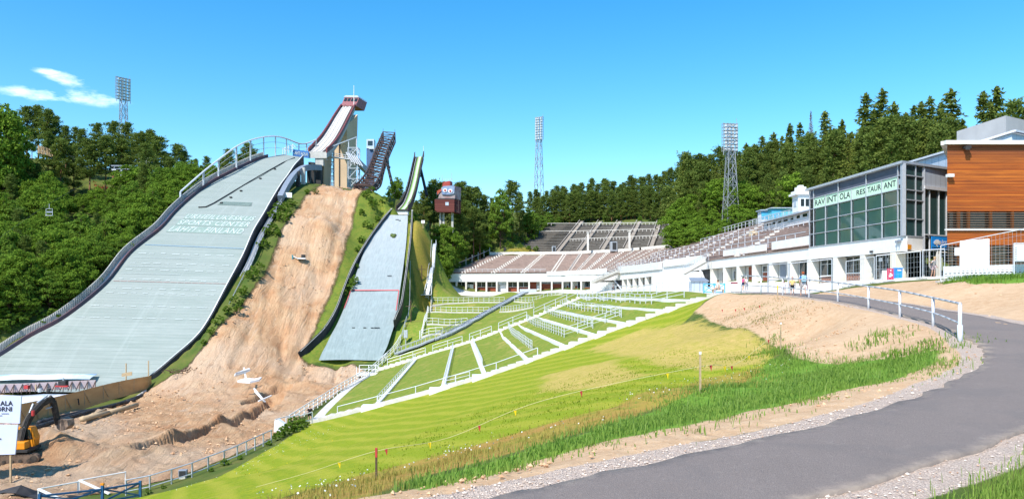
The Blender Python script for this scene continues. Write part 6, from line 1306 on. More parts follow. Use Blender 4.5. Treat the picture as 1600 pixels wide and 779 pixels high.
KIND['pine'] = [make_pine(s, 16, c) for s, c in ((1, .38), (2, .30), (3, .45), (4, .25))]
KIND['young_pine'] = [make_pine(s, 12, .08, True) for s in (5, 6, 7)]
KIND['spruce'] = [make_spruce(8, 22, 1.25), make_spruce(9, 22, 1.0, .5), make_spruce(10, 22, 1.5, .3), make_spruce(11, 22, .85, .45), make_spruce(22, 22, 1.35, .55), make_spruce(23, 22, 1.1, .25)]
KIND['leafy'] = [make_broad(s, 10, w) for s, w in ((12, 1.0), (13, 1.2), (14, .85), (15, 1.1))]
KIND['light'] = [make_broad(s, 8, w, 'light_leaves', .08) for s, w in ((16, 1.0), (17, .8))]
KIND['bush'] = [make_broad(s, 2.2, w, 'light_leaves', .0, 30, 70, 3.0) for s, w in ((18, 1.5), (19, 1.9), (20, 1.2))]
KIND['dead'] = [make_dead(21)]
NAMES = {'pine': ('pine_tree', 'tree'), 'young_pine': ('pine_tree', 'tree'), 'spruce': ('spruce_tree', 'tree'), 'leafy': ('leafy_tree', 'tree'), 'light': ('leafy_tree', 'tree'), 'bush': ('bush', 'bush'), 'dead': ('dead_tree', 'tree')}
trng = random.Random(5)
def tree(kind, x, y, h, label, group, sx=1.0, sink=.15):
    tr, cr, h0 = trng.choice(KIND[kind]); nm, cat = NAMES[kind]; z = H(x, y)-sink; t = bpy.data.objects.new(nm, None); COL.objects.link(t); tag(t, label, cat, group)
    for n_, me in (('trunk', tr), ('crown', cr)):
        if n_ == 'trunk' and kind == 'bush': continue
        o = bpy.data.objects.new(n_, me); COL.objects.link(o); o.parent = t
    k = h/h0; w = k*sx*trng.uniform(.92, 1.1); place(t, (x, y, z), trng.uniform(0, 6.28), (w, w, k)); return t
def tree_top(kind, px, ytop, Y, label, group, sx=1.0, hmax=32):
    q = P(px, ytop, Y); h = min(max(q[2]-H(q[0], Y), 2.5), hmax); return tree(kind, q[0], Y, h, label, group, sx)
lp = 'dark pine on the skyline of the left hill'; g1 = 'pines on the left skyline'
for px, yt in ((42, 165), (60, 163), (74, 169), (87, 180), (103, 195), (118, 197), (128, 200), (152, 191), (177, 188), (198, 190), (213, 206), (222, 204), (236, 201), (247, 211), (258, 236), (277, 223), (288, 234), (299, 254)):
    tree_top('pine', px, yt, 212+trng.uniform(-7, 7), lp, g1, 1.15, 26)
for px, yt in ((-25, 150), (-45, 160), (25, 178), (50, 200), (95, 215), (140, 215), (165, 212), (190, 215), (228, 222), (265, 245), (15, 205), (75, 205), (32, 225), (115, 225), (240, 240)): tree_top('pine', px, yt, 196+trng.uniform(-6, 6), lp, g1, 1.1, 24)
tree_top('leafy', 6, 150, 178, 'tall leafy tree at the left edge, its crown rising above the pines', None, .7, 32)
for px, yt in ((306, 247), (323, 243), (315, 258), (335, 262), (357, 231), (348, 245), (387, 222), (396, 232), (375, 240), (368, 262), (410, 243)): tree_top('pine', px, yt, 226+trng.uniform(-4, 6), 'pine behind the tall wind net of the largest ski jump', 'pines behind the wind net', 1.1, 20)
# leafy wood on the slope between the pines and the big landing
pts = []
tries = 0
while len(pts) < 125 and tries < 6000:
    tries += 1; Y = trng.uniform(104, 190); xl = np.interp(Y, [q[1] for q in LL[::-1]], [q[0] for q in LL[::-1]]); lo = -860/FL*Y; hi = xl-3.6; x = trng.uniform(lo, hi)
    if hi <= lo or any((x-a)**2+(Y-b)**2 < 3.1**2 for a, b in pts): continue
    px = 800+FL*x/Y; py = HY-FL*H(x, Y)/Y
    if 138 < px < 185 and 270 < py < 312: continue
    pts.append((x, Y)); near = hi-x; h = min(trng.uniform(8, 12), 5.0+near*.75)
    if 90 < px < 200 and 300 < py < 420: h *= .55
    if trng.random() < .2 and near > 9: tree('young_pine', x, Y, h*1.15, 'young pine among the leafy trees on the left slope', 'young pines on the left slope'); continue
    tree('leafy' if trng.random() < .75 else 'light', x, Y, h, 'bright green leafy tree on the slope left of the largest landing slope', 'leafy trees on the left slope')
for k in range(66):
    Y = 112+k*1.15; xl = float(np.interp(Y, [q[1] for q in LL[::-1]], [q[0] for q in LL[::-1]])); d = trng.uniform(3.4, 9.5)
    tree('leafy' if trng.random() < .7 else 'light', xl-d, Y, min(4.6+d*.62, 10)*trng.uniform(.85, 1.1), 'bright green leafy tree on the slope left of the largest landing slope', 'leafy trees on the left slope')
for k in range(80):
    Y = 108+k*.9; xl = float(np.interp(Y, [q[1] for q in LL[::-1]], [q[0] for q in LL[::-1]])); tree('bush', xl-trng.uniform(1.9, 4.2), Y, trng.uniform(1.8, 3.2), 'green bush hard against the left edge of the largest landing slope', 'bushes along the left landing edge')
# trees round the judges' tower and left of the stand
lm = 'conifer on the wooded slope around the dark red judges tower'; g2 = 'trees round the judges tower'
for px, yt, Y in ((662, 296, 222), (672, 287, 226), (678, 279, 230), (690, 283, 232), (716, 284, 228), (722, 282, 236), (735, 290, 232), (745, 291, 238), (757, 303, 236), (651, 312, 222), (727, 312, 218), (740, 322, 216), (718, 330, 212), (750, 332, 218)): tree_top('pine', px, yt, Y, lm, g2, 1.1, 24)
for px, yt, Y in ((622, 274, 212), (614, 280, 216)): tree_top('leafy', px, yt, Y, 'lone leafy tree between the steel lattice inrun and the smallest inrun', 'trees between the two inruns', .55, 10)
for px, yt, Y in ((642, 322, 196), (655, 326, 192), (667, 318, 196), (676, 330, 190), (648, 335, 186)): tree_top('light', px, yt, Y, 'small light green tree at the top right of the smallest landing slope', 'small trees beside the small inrun', 1.0, 7)
for px, yt, Y in ((690, 345, 206), (702, 352, 204), (694, 372, 199), (688, 392, 196), (712, 360, 208), (722, 372, 212), (705, 385, 203), (716, 392, 210), (734, 362, 220), (745, 378, 226), (699, 402, 200), (728, 392, 222), (756, 372, 230), (764, 384, 232), (735, 345, 224), (770, 362, 236), (752, 352, 232), (776, 380, 236), (742, 398, 227)):
    tree_top('leafy' if trng.random() < .72 else 'light', px, yt, Y, 'leafy tree on the slope left of the lower grandstand', 'leafy trees left of the stand', 1.05, 14)
tree_top('pine', 800, 281, 238, 'tall layered pine standing out above the trees left of the upper stand', None, 1.15, 30)
tree_top('light', 782, 294, 232, 'tall light green tree directly left of the layered pine', None, .62, 24)
tree_top('light', 829, 323, 246, 'light green tree at the left top corner of the upper stand', None, .9, 16)
for px, yt, Y in ((812, 300, 248), (792, 318, 240), (768, 308, 246), (815, 345, 240), (775, 335, 242), (800, 342, 238)): tree_top('young_pine', px, yt, Y, 'young pine beside the layered pine, left of the upper stand', 'young pines left of the upper stand', 1.0, 22)
# forest belt behind the upper stand
lb = 'pine in the dense belt behind the upper grandstand'; g3 = 'pines behind the upper grandstand'
for k in range(30):
    px = 828+k*8.2+trng.uniform(-3, 3); yt = float(np.interp(px, [828, 850, 870, 898, 938, 980, 1005, 1032, 1051, 1072], [298, 290, 290, 279, 278, 277, 266, 267, 262, 242]))+trng.uniform(-2, 10); Y = 284+trng.uniform(0, 14)-(max(0, px-1000)*.25); tree_top('young_pine' if trng.random() < .6 else 'pine', px, yt, Y, lb, g3, 1.15, 26)
for k in range(28):
    px = 835+k*8+trng.uniform(-3, 3); yt = float(np.interp(px, [835, 898, 1000, 1060], [306, 296, 292, 290]))+trng.uniform(-4, 8); Y = 273+trng.uniform(-2, 5)-max(0, px-990)*.3; tree_top('young_pine', px, yt, Y, lb, g3, 1.2, 22)
for px, yt, Y in ((846, 335, 258), (857, 330, 264), (836, 340, 252), (872, 335, 272), (905, 332, 274), (878, 331, 276), (945, 333, 273), (965, 331, 271), (1000, 335, 263)): tree_top('light', px, yt, Y, 'small light tree at the top edge of the upper grandstand', 'light trees at the top of the upper stand', 1.0, 8)
# big conifers along the right skyline
ls = 'tall conifer in the forest behind the long brown grandstand'; g4 = 'tall conifers on the right skyline'
for px, yt, kd in ((1072, 236, 'pine'), (1084, 246, 'pine'), (1094, 240, 'pine'), (1109, 240, 'pine'), (1125, 228, 'pine'), (1140, 232, 'pine'), (1153, 236, 'pine'), (1166, 223, 'spruce'), (1180, 226, 'spruce'), (1191, 212, 'spruce'), (1209, 206, 'spruce'), (1222, 212, 'spruce'), (1234, 192, 'spruce'), (1250, 191, 'spruce'), (1262, 205, 'spruce'), (1289, 173, 'spruce'), (1303, 200, 'spruce'), (1316, 186, 'spruce'), (1331, 205, 'spruce'),
        (1353, 145, 'spruce'), (1366, 170, 'spruce'), (1378, 138, 'spruce'), (1397, 158, 'spruce'), (1416, 175, 'spruce'), (1428, 164, 'spruce'), (1439, 158, 'spruce'), (1453, 150, 'spruce'), (1470, 159, 'spruce'), (1486, 138, 'spruce'), (1504, 185, 'spruce'), (1536, 142, 'spruce'), (1558, 134, 'spruce'), (1548, 160, 'spruce'), (1584, 153, 'pine'), (1604, 165, 'pine'), (1625, 150, 'spruce')):
    Y = float(np.interp(px, [1070, 1200, 1300, 1400, 1500, 1600], [215, 196, 172, 150, 136, 122]))+trng.uniform(-5, 5); tree_top(kd, px, yt, Y, ls, g4, 1.05 if kd == 'pine' else 1.3, 34)
tree_top('dead', 1267, 173, 186, 'bare dead conifer standing grey among the spruces', None, 1.0, 34)
for k in range(64):
    px = 1066+k*6.7+trng.uniform(-4, 4); yt = float(np.interp(px, [1066, 1125, 1200, 1290, 1350, 1480], [256, 246, 228, 208, 182, 178]))+trng.uniform(-10, 26); Y = float(np.interp(px, [1070, 1200, 1300, 1400, 1500], [200, 182, 160, 138, 126]))+trng.uniform(-5, 5)
    tree_top('spruce' if trng.random() < .6 else 'young_pine', px, yt, Y, ls, g4, 1.05, 28)
for k in range(22):
    px = 1062+k*9.5+trng.uniform(-4, 4); yt = float(np.interp(px, [1062, 1100, 1200, 1262], [300, 282, 276, 262]))+trng.uniform(-6, 14); Y = float(np.interp(px, [1060, 1262], [196, 158]))+trng.uniform(-4, 4)
    tree_top('young_pine' if trng.random() < .55 else 'leafy', px, yt, Y, 'middle-sized tree between the back rail of the brown stand and the tall spruces', 'middle trees behind the brown stand', 1.0, 18)
for px, yt, Y in ((1058, 322, 188), (1072, 318, 187), (1086, 330, 182), (1100, 322, 184), (1116, 326, 178), (1066, 342, 184), (1092, 345, 180), (1122, 342, 174), (1150, 318, 170), (1168, 322, 164), (1052, 345, 182), (1078, 352, 174), (1096, 350, 170), (1110, 348, 168), (1060, 356, 180), (1130, 340, 166), (1088, 338, 176)): tree_top('leafy', px, yt, Y, 'bright leafy tree just behind the back rail near the white lattice mast', 'leafy trees by the back rail', 1.2, 10)
for k in range(30):
    px = 1120+k*15+trng.uniform(-5, 5); yt = float(np.interp(px, [1120, 1300, 1560], [235, 190, 175]))+trng.uniform(0, 25); tree_top('spruce', px, yt, float(np.interp(px, [1120, 1560], [232, 165])), ls, g4, 1.1, 32)
# bushes: along the big landing, on the grassy ridge, at the pit edge
lbk = 'green bush on the bank right of the largest landing slope'
for px, py, Y, h in ((436, 330, 166, 2.6), (446, 336, 166, 2.4), (456, 330, 168, 2.4), (430, 345, 162, 3), (441, 350, 161, 2.6), (450, 346, 163, 2.2), (424, 365, 157, 2.6), (434, 370, 156, 2.2), (412, 385, 152, 2.4), (418, 372, 156, 2), (404, 425, 143, 2.2), (396, 440, 140, 2.4), (388, 432, 141, 1.8), (380, 455, 136, 2.2), (368, 470, 133, 2.2), (372, 482, 131, 1.8), (354, 492, 130, 2), (342, 512, 127, 1.8), (330, 525, 125, 1.6), (318, 540, 123, 1.5), (480, 306, 177, 1.8), (494, 304, 178, 1.6)):
    q = P(px, py, Y); tree('bush', q[0], Y, h, lbk, 'bushes along the largest landing')
for px, py, Y, h in ((572, 322, 179, 2.4), (582, 330, 177, 2.8), (590, 338, 175, 2.2), (600, 325, 180, 2), (565, 345, 174, 2), (574, 352, 171, 2.2), (566, 372, 165, 2), (580, 316, 182, 1.8), (560, 385, 161, 2), (552, 425, 149, 2.6), (546, 437, 147, 2.4), (538, 448, 145, 1.8), (556, 408, 155, 1.8), (612, 322, 181, 1.6)):
    q = P(px, py, Y); tree('bush', q[0], Y, h, 'bush on the grassy ridge between the dirt slope and the smallest landing', 'bushes on the grassy ridge')
for px, Y, h in ((468, 75.5, 1.5), (460, 74, 1.7), (450, 72.5, 1.5), (441, 71, 1.3), (433, 69.5, 1.1), (475, 77, 1.0), (420, 67, .8), (375, 62, .7), (352, 60.5, .8), (330, 59, .6), (255, 56, .5), (232, 55, .6)):
    q = P(px, 0, Y); tree('bush', q[0], Y, h, 'leafy weed clump growing along the railing at the bottom of the lawn', 'weed clumps at the railing')
for px, Y, h in ((640, 188, 2), (800, 224, 2.2), (812, 226, 2), (826, 228, 2.2), (795, 230, 2.6), (838, 232, 2.4), (820, 240, 3), (845, 244, 2.6), (806, 236, 2.6)):
    q = P(px, 0, Y); tree('bush', q[0], Y, h, 'low bush on the yellow patch left of the upper grandstand' if px > 700 else 'bush at the take-off of the smallest jump', 'bushes left of the upper grandstand')
# ------------------------------------------------------------------ grass blades, flowers, weeds, stones near the path
def blades(name, polys, dens, hmin, hmax, w, c1, c2, c3, seed, mode='blade', soft=0.0, fill=False):
    rng = np.random.default_rng(seed); X = []
    for p in polys:
        lo, hi = p.min(0), p.max(0); n = int((hi-lo).prod()*dens); q = lo+(hi-lo)*rng.random((n, 2)); sd = seg_sd(q, p); q = q[sd > rng.normal(size=n)*soft]; X.append(q)
    X = np.concatenate(X); cl = vnoise(X[:, 0]*1.3, X[:, 1]*1.3, seed); X = X[rng.random(len(X)) < (1.7*cl-.2 if not fill else .5+.6*cl)]; n = len(X); z = H1(X); hg = rng.uniform(hmin, hmax, n)*(.6+.7*vnoise(X[:, 0]*.8, X[:, 1]*.8, seed+3)); az = rng.uniform(0, 6.28, n); lean = rng.uniform(.05, .6, n)
    d = np.stack([np.cos(az), np.sin(az)], 1); s = np.stack([-np.sin(az+rng.normal(size=n)*.8), np.cos(az)], 1)*(w*rng.uniform(.6, 1.3, n)/2)[:, None]
    b = np.c_[X, z-.02]; mid = np.c_[X+d*(hg*lean*.35)[:, None], z+hg*.6]; tip = np.c_[X+d*(hg*lean)[:, None], z+hg*(1-.25*lean)]; s3 = np.c_[s, np.zeros(n)]
    V = np.stack([b-s3, b+s3, mid+s3*.8, mid-s3*.8, tip], 1).reshape(-1, 3); i = np.arange(n)[:, None]*5; Q = (i+[0, 1, 2, 3]); Tt = (i+[3, 2, 4]); me = bpy.data.meshes.new(name)
    me.vertices.add(len(V)); me.vertices.foreach_set('co', V.ravel().astype(np.float32)); li = np.r_[Q.ravel(), Tt.ravel()].astype(np.int32); me.loops.add(len(li)); me.loops.foreach_set('vertex_index', li); ls_ = np.r_[np.arange(n)*4, 4*n+np.arange(n)*3].astype(np.int32); me.polygons.add(2*n); me.polygons.foreach_set('loop_start', ls_); me.update(calc_edges=True)
    at = me.attributes.new('tone', 'FLOAT', 'POINT'); at.data.foreach_set('value', np.repeat(np.clip(rng.random(n)*.6+.4*cl[:n] if len(cl) == n else rng.random(n), 0, 1), 5).astype(np.float32)); me.materials.append(leaf_mat(name, c1, c2, c3, .35)); o = bpy.data.objects.new(name, me); COL.objects.link(o); o['kind'] = 'stuff'; return o
blades('lush_grass_stalks', [REG['lush'][0]], 26, .18, .36, .016, (.16, .28, .05), (.32, .42, .12), (.24, .34, .07), 30, soft=.5)
blades('lush_grass', [REG['lush'][0]], 560, .04, .17, .022, (.15, .26, .04), (.31, .42, .10), (.22, .34, .06), 31, soft=.55)
blades('verge_grass', [REG['lush'][1]], 2600, .05, .22, .013, (.16, .27, .04), (.36, .46, .11), (.26, .38, .07), 32, soft=.3, fill=True)
blades('meadow_grass', [REG['meadow'][0]], 80, .05, .22, .015, (.42, .22, .08), (.40, .36, .09), (.3, .33, .07), 33, soft=.5)
blades('lawn_grass', [gpoly([(640, 727), (870, 662), (1005, 625), (1205, 572), (1215, 546), (1100, 541), (1000, 560), (860, 600), (700, 660), (560, 720), (480, 765)])], 30, .03, .08, .035, (.22, .31, .02), (.40, .42, .05), (.32, .37, .04), 37, soft=.3)
blades('bank_grass', [REG['hillgreen'][0]], 110, .12, .4, .04, (.10, .2, .03), (.2, .3, .05), (.14, .24, .04), 34, soft=.3)
blades('weed_patches', [gpoly([(1330, 548), (1352, 524), (1400, 512), (1440, 515), (1400, 530), (1360, 545)]), gpoly([(1400, 545), (1415, 525), (1445, 525), (1470, 548), (1440, 556)]), gpoly([(1365, 560), (1400, 548), (1420, 560), (1385, 572)]), gpoly([(1195, 545), (1215, 520), (1228, 548), (1235, 568), (1205, 575)]), gpoly([(1500, 520), (1525, 530), (1500, 545), (1470, 532)])], 130, .06, .26, .03, (.12, .22, .035), (.26, .36, .07), (.18, .29, .05), 35, soft=.5)
blades('dirt_tufts', [gpoly([(1150, 480), (1200, 465), (1260, 478), (1250, 500), (1190, 512)]), gpoly([(1120, 500), (1170, 480), (1200, 492), (1160, 520)])], 26, .04, .13, .03, (.2, .2, .05), (.3, .27, .08), (.24, .22, .06), 36, soft=.9)
def specks(name, polys, n, size, hmin, hmax, mt, seed):
    rng = np.random.default_rng(seed); X = []
    for p in polys: lo, hi = p.min(0), p.max(0); q = lo+(hi-lo)*rng.random((n*4, 2)); q = q[seg_sd(q, p) > 0][:n]; X.append(q)
    X = np.concatenate(X); k = vnoise(X[:, 0]*.9, X[:, 1]*.9, seed) > .45; X = X[k]; m = len(X); C = np.c_[X, H1(X)+rng.uniform(hmin, hmax, m)]; me = leaf_cloud(name, C, rng.normal(size=(m, 3))*[1, 1, .2], np.full(m, size), np.full(m, size*.9), rng.random(m), mt, rng); o = bpy.data.objects.new(name, me); COL.objects.link(o); o['kind'] = 'stuff'
wf = leaf_mat('white_petals', (.7, .7, .66), (.8, .8, .74), (.75, .74, .6), .2)
specks('white_meadow_flowers', [REG['meadow'][0]], 420, .045, .15, .32, wf, 41); specks('white_lawn_flowers', [gpoly([(230, 775, 53), (350, 728, 56), (430, 692, 67), (484, 664, 78), (560, 655, 70), (470, 690, 62), (380, 735, 52)])], 260, .065, .05, .1, wf, 42)
specks('yellow_lawn_flowers', [gpoly([(250, 779, 52), (470, 700, 58), (560, 680, 55), (420, 765, 34)])], 120, .09, .05, .09, leaf_mat('yellow_petals', (.6, .45, .02), (.7, .5, .03), (.6, .3, .02), .2), 43)
q = [gpoly([(150, 288, 204), (172, 284, 206), (190, 290, 204), (178, 300, 200)])]
specks('red_flower_patch', [np.array([P(146, 0, 205)[:2], P(186, 0, 203)[:2], P(190, 0, 196)[:2], P(150, 0, 197)[:2]])], 900, .4, .1, .9, leaf_mat('red_petals', (.5, .05, .08), (.62, .12, .05), (.4, .06, .2), .1), 44)
def stones():
    rng = np.random.default_rng(50); mb = MB(); 
    for p, n in ((REG['gravel'][0], 15000), (REG['gravel'][1], 7000)):
        lo, hi = p.min(0), p.max(0); q = lo+(hi-lo)*rng.random((n*9, 2)); r = np.hypot(q[:, 0], q[:, 1]); q = q[(seg_sd(q, p) > -.02) & (r < 26) & (rng.random(len(q)) < np.minimum(1, (9/np.maximum(r, 6))**1.2))][:n]; z = H1(q)
        for (x, y), zz in zip(q, z):
            s = rng.uniform(.009, .026)*(1.9 if rng.random() < .05 else 1); v = rng.normal(size=(6, 3)); 
            o = np.array([[1, 0, 0], [-1, 0, 0], [0, 1, 0], [0, -1, 0], [0, 0, .7], [0, 0, -.7]])*s*rng.uniform(.7, 1.3, (6, 1)); a = rng.uniform(0, 6.28); ca, sa = math.cos(a), math.sin(a); o = np.stack([o[:, 0]*ca-o[:, 1]*sa, o[:, 0]*sa+o[:, 1]*ca, o[:, 2]], 1)+[x, y, zz+.012]
            mb.add(o, [(0, 2, 4), (2, 1, 4), (1, 3, 4), (3, 0, 4), (2, 0, 5), (1, 2, 5), (3, 1, 5), (0, 3, 5)])
    g = G('crushed_stone'); w = g.n('ShaderNodeNewGeometry'); rnd = w.outputs['Random Per Island']; col = g.mix(rnd, (.47, .36, .28), (.74, .63, .54)); col = g.mix(g.ramp(rnd, .93, .95), col, (.5, .30, .2))
    o = mb.build('gravel', g.fin(col, .9)); o['kind'] = 'stuff'
stones()
def clods():
    rng = np.random.default_rng(60); mb = MB(); O = np.array([[1, 0, 0], [-1, 0, 0], [0, 1, 0], [0, -1, 0], [0, 0, .7], [0, 0, -.7]])
    for p, n, s0, s1, ymax in ((REG['pit'][0], 3000, .04, .24, 190), (REG['dirt'][0], 3200, .015, .06, 70), (REG['dirt'][1], 900, .02, .09, 60)):
        lo, hi = p.min(0), p.max(0); q = lo+(hi-lo)*rng.random((n*8, 2)); k = vnoise(q[:, 0]*.35, q[:, 1]*.35, 61)
        q = q[(seg_sd(q, p) > .3) & (k > .38) & (rng.random(len(q)) < k)][:n]; z = H1(q)
        for (x, y), zz in zip(q, z):
            s = s0+(s1-s0)*rng.random()**3.5; o = O*s*rng.uniform(.6, 1.4, (6, 1)); a = rng.uniform(0, 6.28); ca, sa = math.cos(a), math.sin(a)
            mb.add(np.stack([o[:, 0]*ca-o[:, 1]*sa, o[:, 0]*sa+o[:, 1]*ca, o[:, 2]], 1)+[x, y, zz+s*.3], [(0, 2, 4), (2, 1, 4), (1, 3, 4), (3, 0, 4), (2, 0, 5), (1, 2, 5), (3, 1, 5), (0, 3, 5)])
    g = G('dirt_clods'); w = g.n('ShaderNodeNewGeometry'); col = g.mix(w.outputs['Random Per Island'], (.48, .27, .145), (.64, .43, .26)); o = mb.build('rubble', g.fin(col, .95)); o['kind'] = 'stuff'
clods()
# ------------------------------------------------------------------ people
COLM = {}
def cm(name, c, rough=.8):
    if name not in COLM: COLM[name] = pm(name, c, tuple(x*.8 for x in c), 8, rough)
    return COLM[name]
def skin_mesh(name, verts, edges, radii, mt, sub=2, root=0):
    me = bpy.data.meshes.new(name); me.from_pydata([tuple(map(float, v)) for v in verts], edges, []); o = bpy.data.objects.new(name, me); COL.objects.link(o)
    sk = o.modifiers.new('s', 'SKIN'); 
    if not me.skin_vertices:
        bpy.context.view_layer.objects.active = o; bpy.context.view_layer.update()
    for i, d in enumerate(me.skin_vertices[0].data): d.radius = (radii[i], radii[i]); d.use_root = (i == root)
    ss = o.modifiers.new('u', 'SUBSURF'); ss.levels = sub; ss.render_levels = sub; sk.use_smooth_shade = True
    bpy.context.view_layer.update(); m2 = bpy.data.meshes.new_from_object(o.evaluated_get(bpy.context.evaluated_depsgraph_get())); m2.name = name; m2.materials.clear(); m2.materials.append(mt)
    bpy.data.objects.remove(o); bpy.data.meshes.remove(me); return m2
def person(label, loc, rz, h, top, bottom, hair, top_c, bot_c, stride=.16, arms=None, sit=False, lean=0.0, hat=None, shoes=(.7, .7, .7), long_hair=False, sleeves=False, group=None):
    t = local('person', label, 'person', group); k = h/1.75; J = {}
    J['pelvis'] = (0, 0, .95); J['waist'] = (0, -.01-lean*.2, 1.10); J['chest'] = (0, -.02-lean*.6, 1.32); J['neck'] = (0, -.02-lean*.85, 1.48); J['chin'] = (0, -.035-lean, 1.56); J['head'] = (0, -.03-lean*1.05, 1.645); J['crown'] = (0, -.015-lean*1.1, 1.715)
    for s, sg in (('l', 1), ('r', -1)):
        J[s+'hip'] = (sg*.095, 0, .92); st = stride*sg
        if sit: J[s+'knee'] = (sg*.12, -.42, .94); J[s+'ankle'] = (sg*.12, -.44, .50); J[s+'toe'] = (sg*.13, -.58, .46)
        else: J[s+'knee'] = (sg*.10, -st*.9-.03, .50); J[s+'ankle'] = (sg*.10, -st*1.5+.05, .09+max(0, -st)*.25); J[s+'toe'] = (sg*.11, -st*1.5-.12, .035)
        J[s+'sho'] = (sg*.185, -.015-lean*.7, 1.40); el, ha = (arms or {}).get(s, ((sg*.25, .02+st*.5-lean, 1.13), (sg*.27, -.08+st*.9-lean, .90)))
        J[s+'elb'] = el; J[s+'wri'] = ha; d = np.array(ha)-np.array(el); d /= np.linalg.norm(d); J[s+'palm'] = tuple(np.array(ha)+d*.07)
        side = np.cross(d, (0, 1, .2)); side /= max(np.linalg.norm(side), 1e-6)
        for f in range(4): J[s+'f%d' % f] = tuple(np.array(J[s+'palm'])+side*(f-1.5)*.022+d*(.085-.008*abs(f-1.3))+np.array([0, -.012, 0]))
        J[s+'thumb'] = tuple(np.array(ha)+side*-.05+d*.05)
    names = list(J); idx = {n: i for i, n in enumerate(names)}; E = [('pelvis', 'waist'), ('waist', 'chest'), ('chest', 'neck'), ('neck', 'chin'), ('chin', 'head'), ('head', 'crown')]; Rr = dict(pelvis=.13, waist=.115, chest=.135, neck=.055, chin=.07, head=.095, crown=.06)
    for s in 'lr':
        E += [('pelvis', s+'hip'), (s+'hip', s+'knee'), (s+'knee', s+'ankle'), (s+'ankle', s+'toe'), ('chest', s+'sho'), (s+'sho', s+'elb'), (s+'elb', s+'wri'), (s+'wri', s+'palm'), (s+'wri', s+'thumb')]+[(s+'palm', s+'f%d' % f) for f in range(4)]
        Rr.update({s+'hip': .092, s+'knee': .056, s+'ankle': .04, s+'toe': .036, s+'sho': .056, s+'elb': .042, s+'wri': .028, s+'palm': .03, s+'thumb': .010}); Rr.update({s+'f%d' % f: .009 for f in range(4)})
    sc = lambda n: tuple(np.array(J[n])*k)
    link_mesh('body', skin_mesh('body', [sc(n) for n in names], [(idx[a], idx[b]) for a, b in E], [Rr[n]*k for n in names], M['skin']), t)
    def cloth(nm, ns, es, rs, mt):
        ix = {n: i for i, n in enumerate(ns)}; vs = [sc(n) if isinstance(n, str) and n in J else tuple(np.array(n[1])*k) for n in ns]; link_mesh(nm, skin_mesh(nm, vs, [(ix[a], ix[b]) for a, b in es], [r*k for r in rs], mt), t)
    mid = lambda a, b, f: tuple(lerp(J[a], J[b], f))
    ends = {s: ('e'+s, mid(s+'sho', s+'elb', .75) if not sleeves else mid(s+'elb', s+'wri', .85)) for s in 'lr'}
    ns = ['pelvis', 'waist', 'chest', ('nb', tuple(lerp(J['chest'], J['neck'], .7)))]; es = [(ns[0], ns[1]), (ns[1], ns[2]), (ns[2], ns[3])]; rs = [.15, .135, .152, .075]
    for s in 'lr':
        ns.append(s+'sho'); rs.append(.072); es.append(('chest', s+'sho'))
        if sleeves: ns.append(s+'elb'); rs.append(.056); es.append((s+'sho', s+'elb')); es.append((s+'elb', ends[s]))
        else: es.append((s+'sho', ends[s]))
        ns.append(ends[s]); rs.append(.056)
    cloth('shirt', ns, es, rs, cm(top, top_c))
    f = {'shorts': .75, 'trousers': .95, 'skirt': .8}[bottom.split('_')[-1]]; ns = ['pelvis']; es = []; rs = [.152]
    for s in 'lr':
        ns.append(s+'hip'); rs.append(.112); es.append(('pelvis', s+'hip'))
        if f < .9: e = ('k'+s, mid(s+'hip', s+'knee', f)); ns.append(e); rs.append(.09); es.append((s+'hip', e))
        else: e = ('k'+s, mid(s+'knee', s+'ankle', .92)); ns += [s+'knee', e]; rs += [.072, .056]; es += [(s+'hip', s+'knee'), (s+'knee', e)]
    cloth('trousers' if f > .9 else 'shorts', ns, es, rs, cm(bottom, bot_c))
    mb = MB(); c = np.array(J['head'])*k
    mb.ball(c+np.array([0, .018, .028])*k, tuple(np.array((.098, .112, .105))*k), 12, 8)
    if long_hair: mb.ball(c+np.array([0, .06, -.06])*k, tuple(np.array((.08, .06, .15))*k), 10, 7)
    mb.build('hair', cm('hair_'+hair[0], hair[1]), t, True)
    mb = MB()
    for s in (-1, 1): mb.ball(c+np.array([s*.034, -.098, -.005])*k, .012*k, 6, 4)
    mb.build('eyes', M['dark'], t); mb = MB(); mb.ball(c+np.array([0, -.108, -.03])*k, (.014*k, .02*k, .02*k), 6, 4); mb.build('nose', M['skin'], t)
    mb = MB()
    for s in 'lr': a, b = np.array(J[s+'ankle']), np.array(J[s+'toe']); mb.ball(lerp(a, b, .5)*k+np.array([0, 0, -.02])*k, (.052*k, .135*k, .045*k), 8, 6)
    mb.build('shoes', cm('shoes_%d' % int(shoes[0]*100), shoes), t, True)
    if hat: mb = MB(); mb.ball(c+np.array([0, 0, .06])*k, (.11*k, .115*k, .07*k), 12, 6); mb.tube(c+np.array([0, -.03, .055])*k, c+np.array([0, -.03, .065])*k, .16*k, .16*k, 12); mb.build('hat', cm('hat', hat), t, True)
    place(t, loc, rz); return t, k
def gp(px, Y, dz=0.0): x = (px-800)/FL*Y; return (x, Y, H(x, Y)+dz)
person('person in a black shirt and black shorts standing at the foot of the long stairs', gp(484, 79.5, .12), math.radians(205), 1.75, 'black_shirt', 'black_shorts', ('blond', (.35, .24, .12)), (.015, .015, .018), (.015, .015, .018))
t, k = person('red-haired person with a blue and white backpack walking on the path', gp(1255, 49.5), math.radians(170), 1.68, 'blue_shirt', 'white_shorts', ('red', (.38, .09, .03)), (.03, .14, .33), (.72, .66, .66), .22)
mb = MB(); mb.box((0, .2*k, 1.28*k), (.32*k, .2*k, .46*k)); mb.build('backpack', cm('pale_blue_bag', (.35, .58, .72)), t, bevel=.04); mb = MB(); mb.box((-.36*k, .02, .72*k), (.14, .3, .34)); mb.build('shoulder_bag', cm('pink_bag', (.66, .32, .42)), t, bevel=.03)
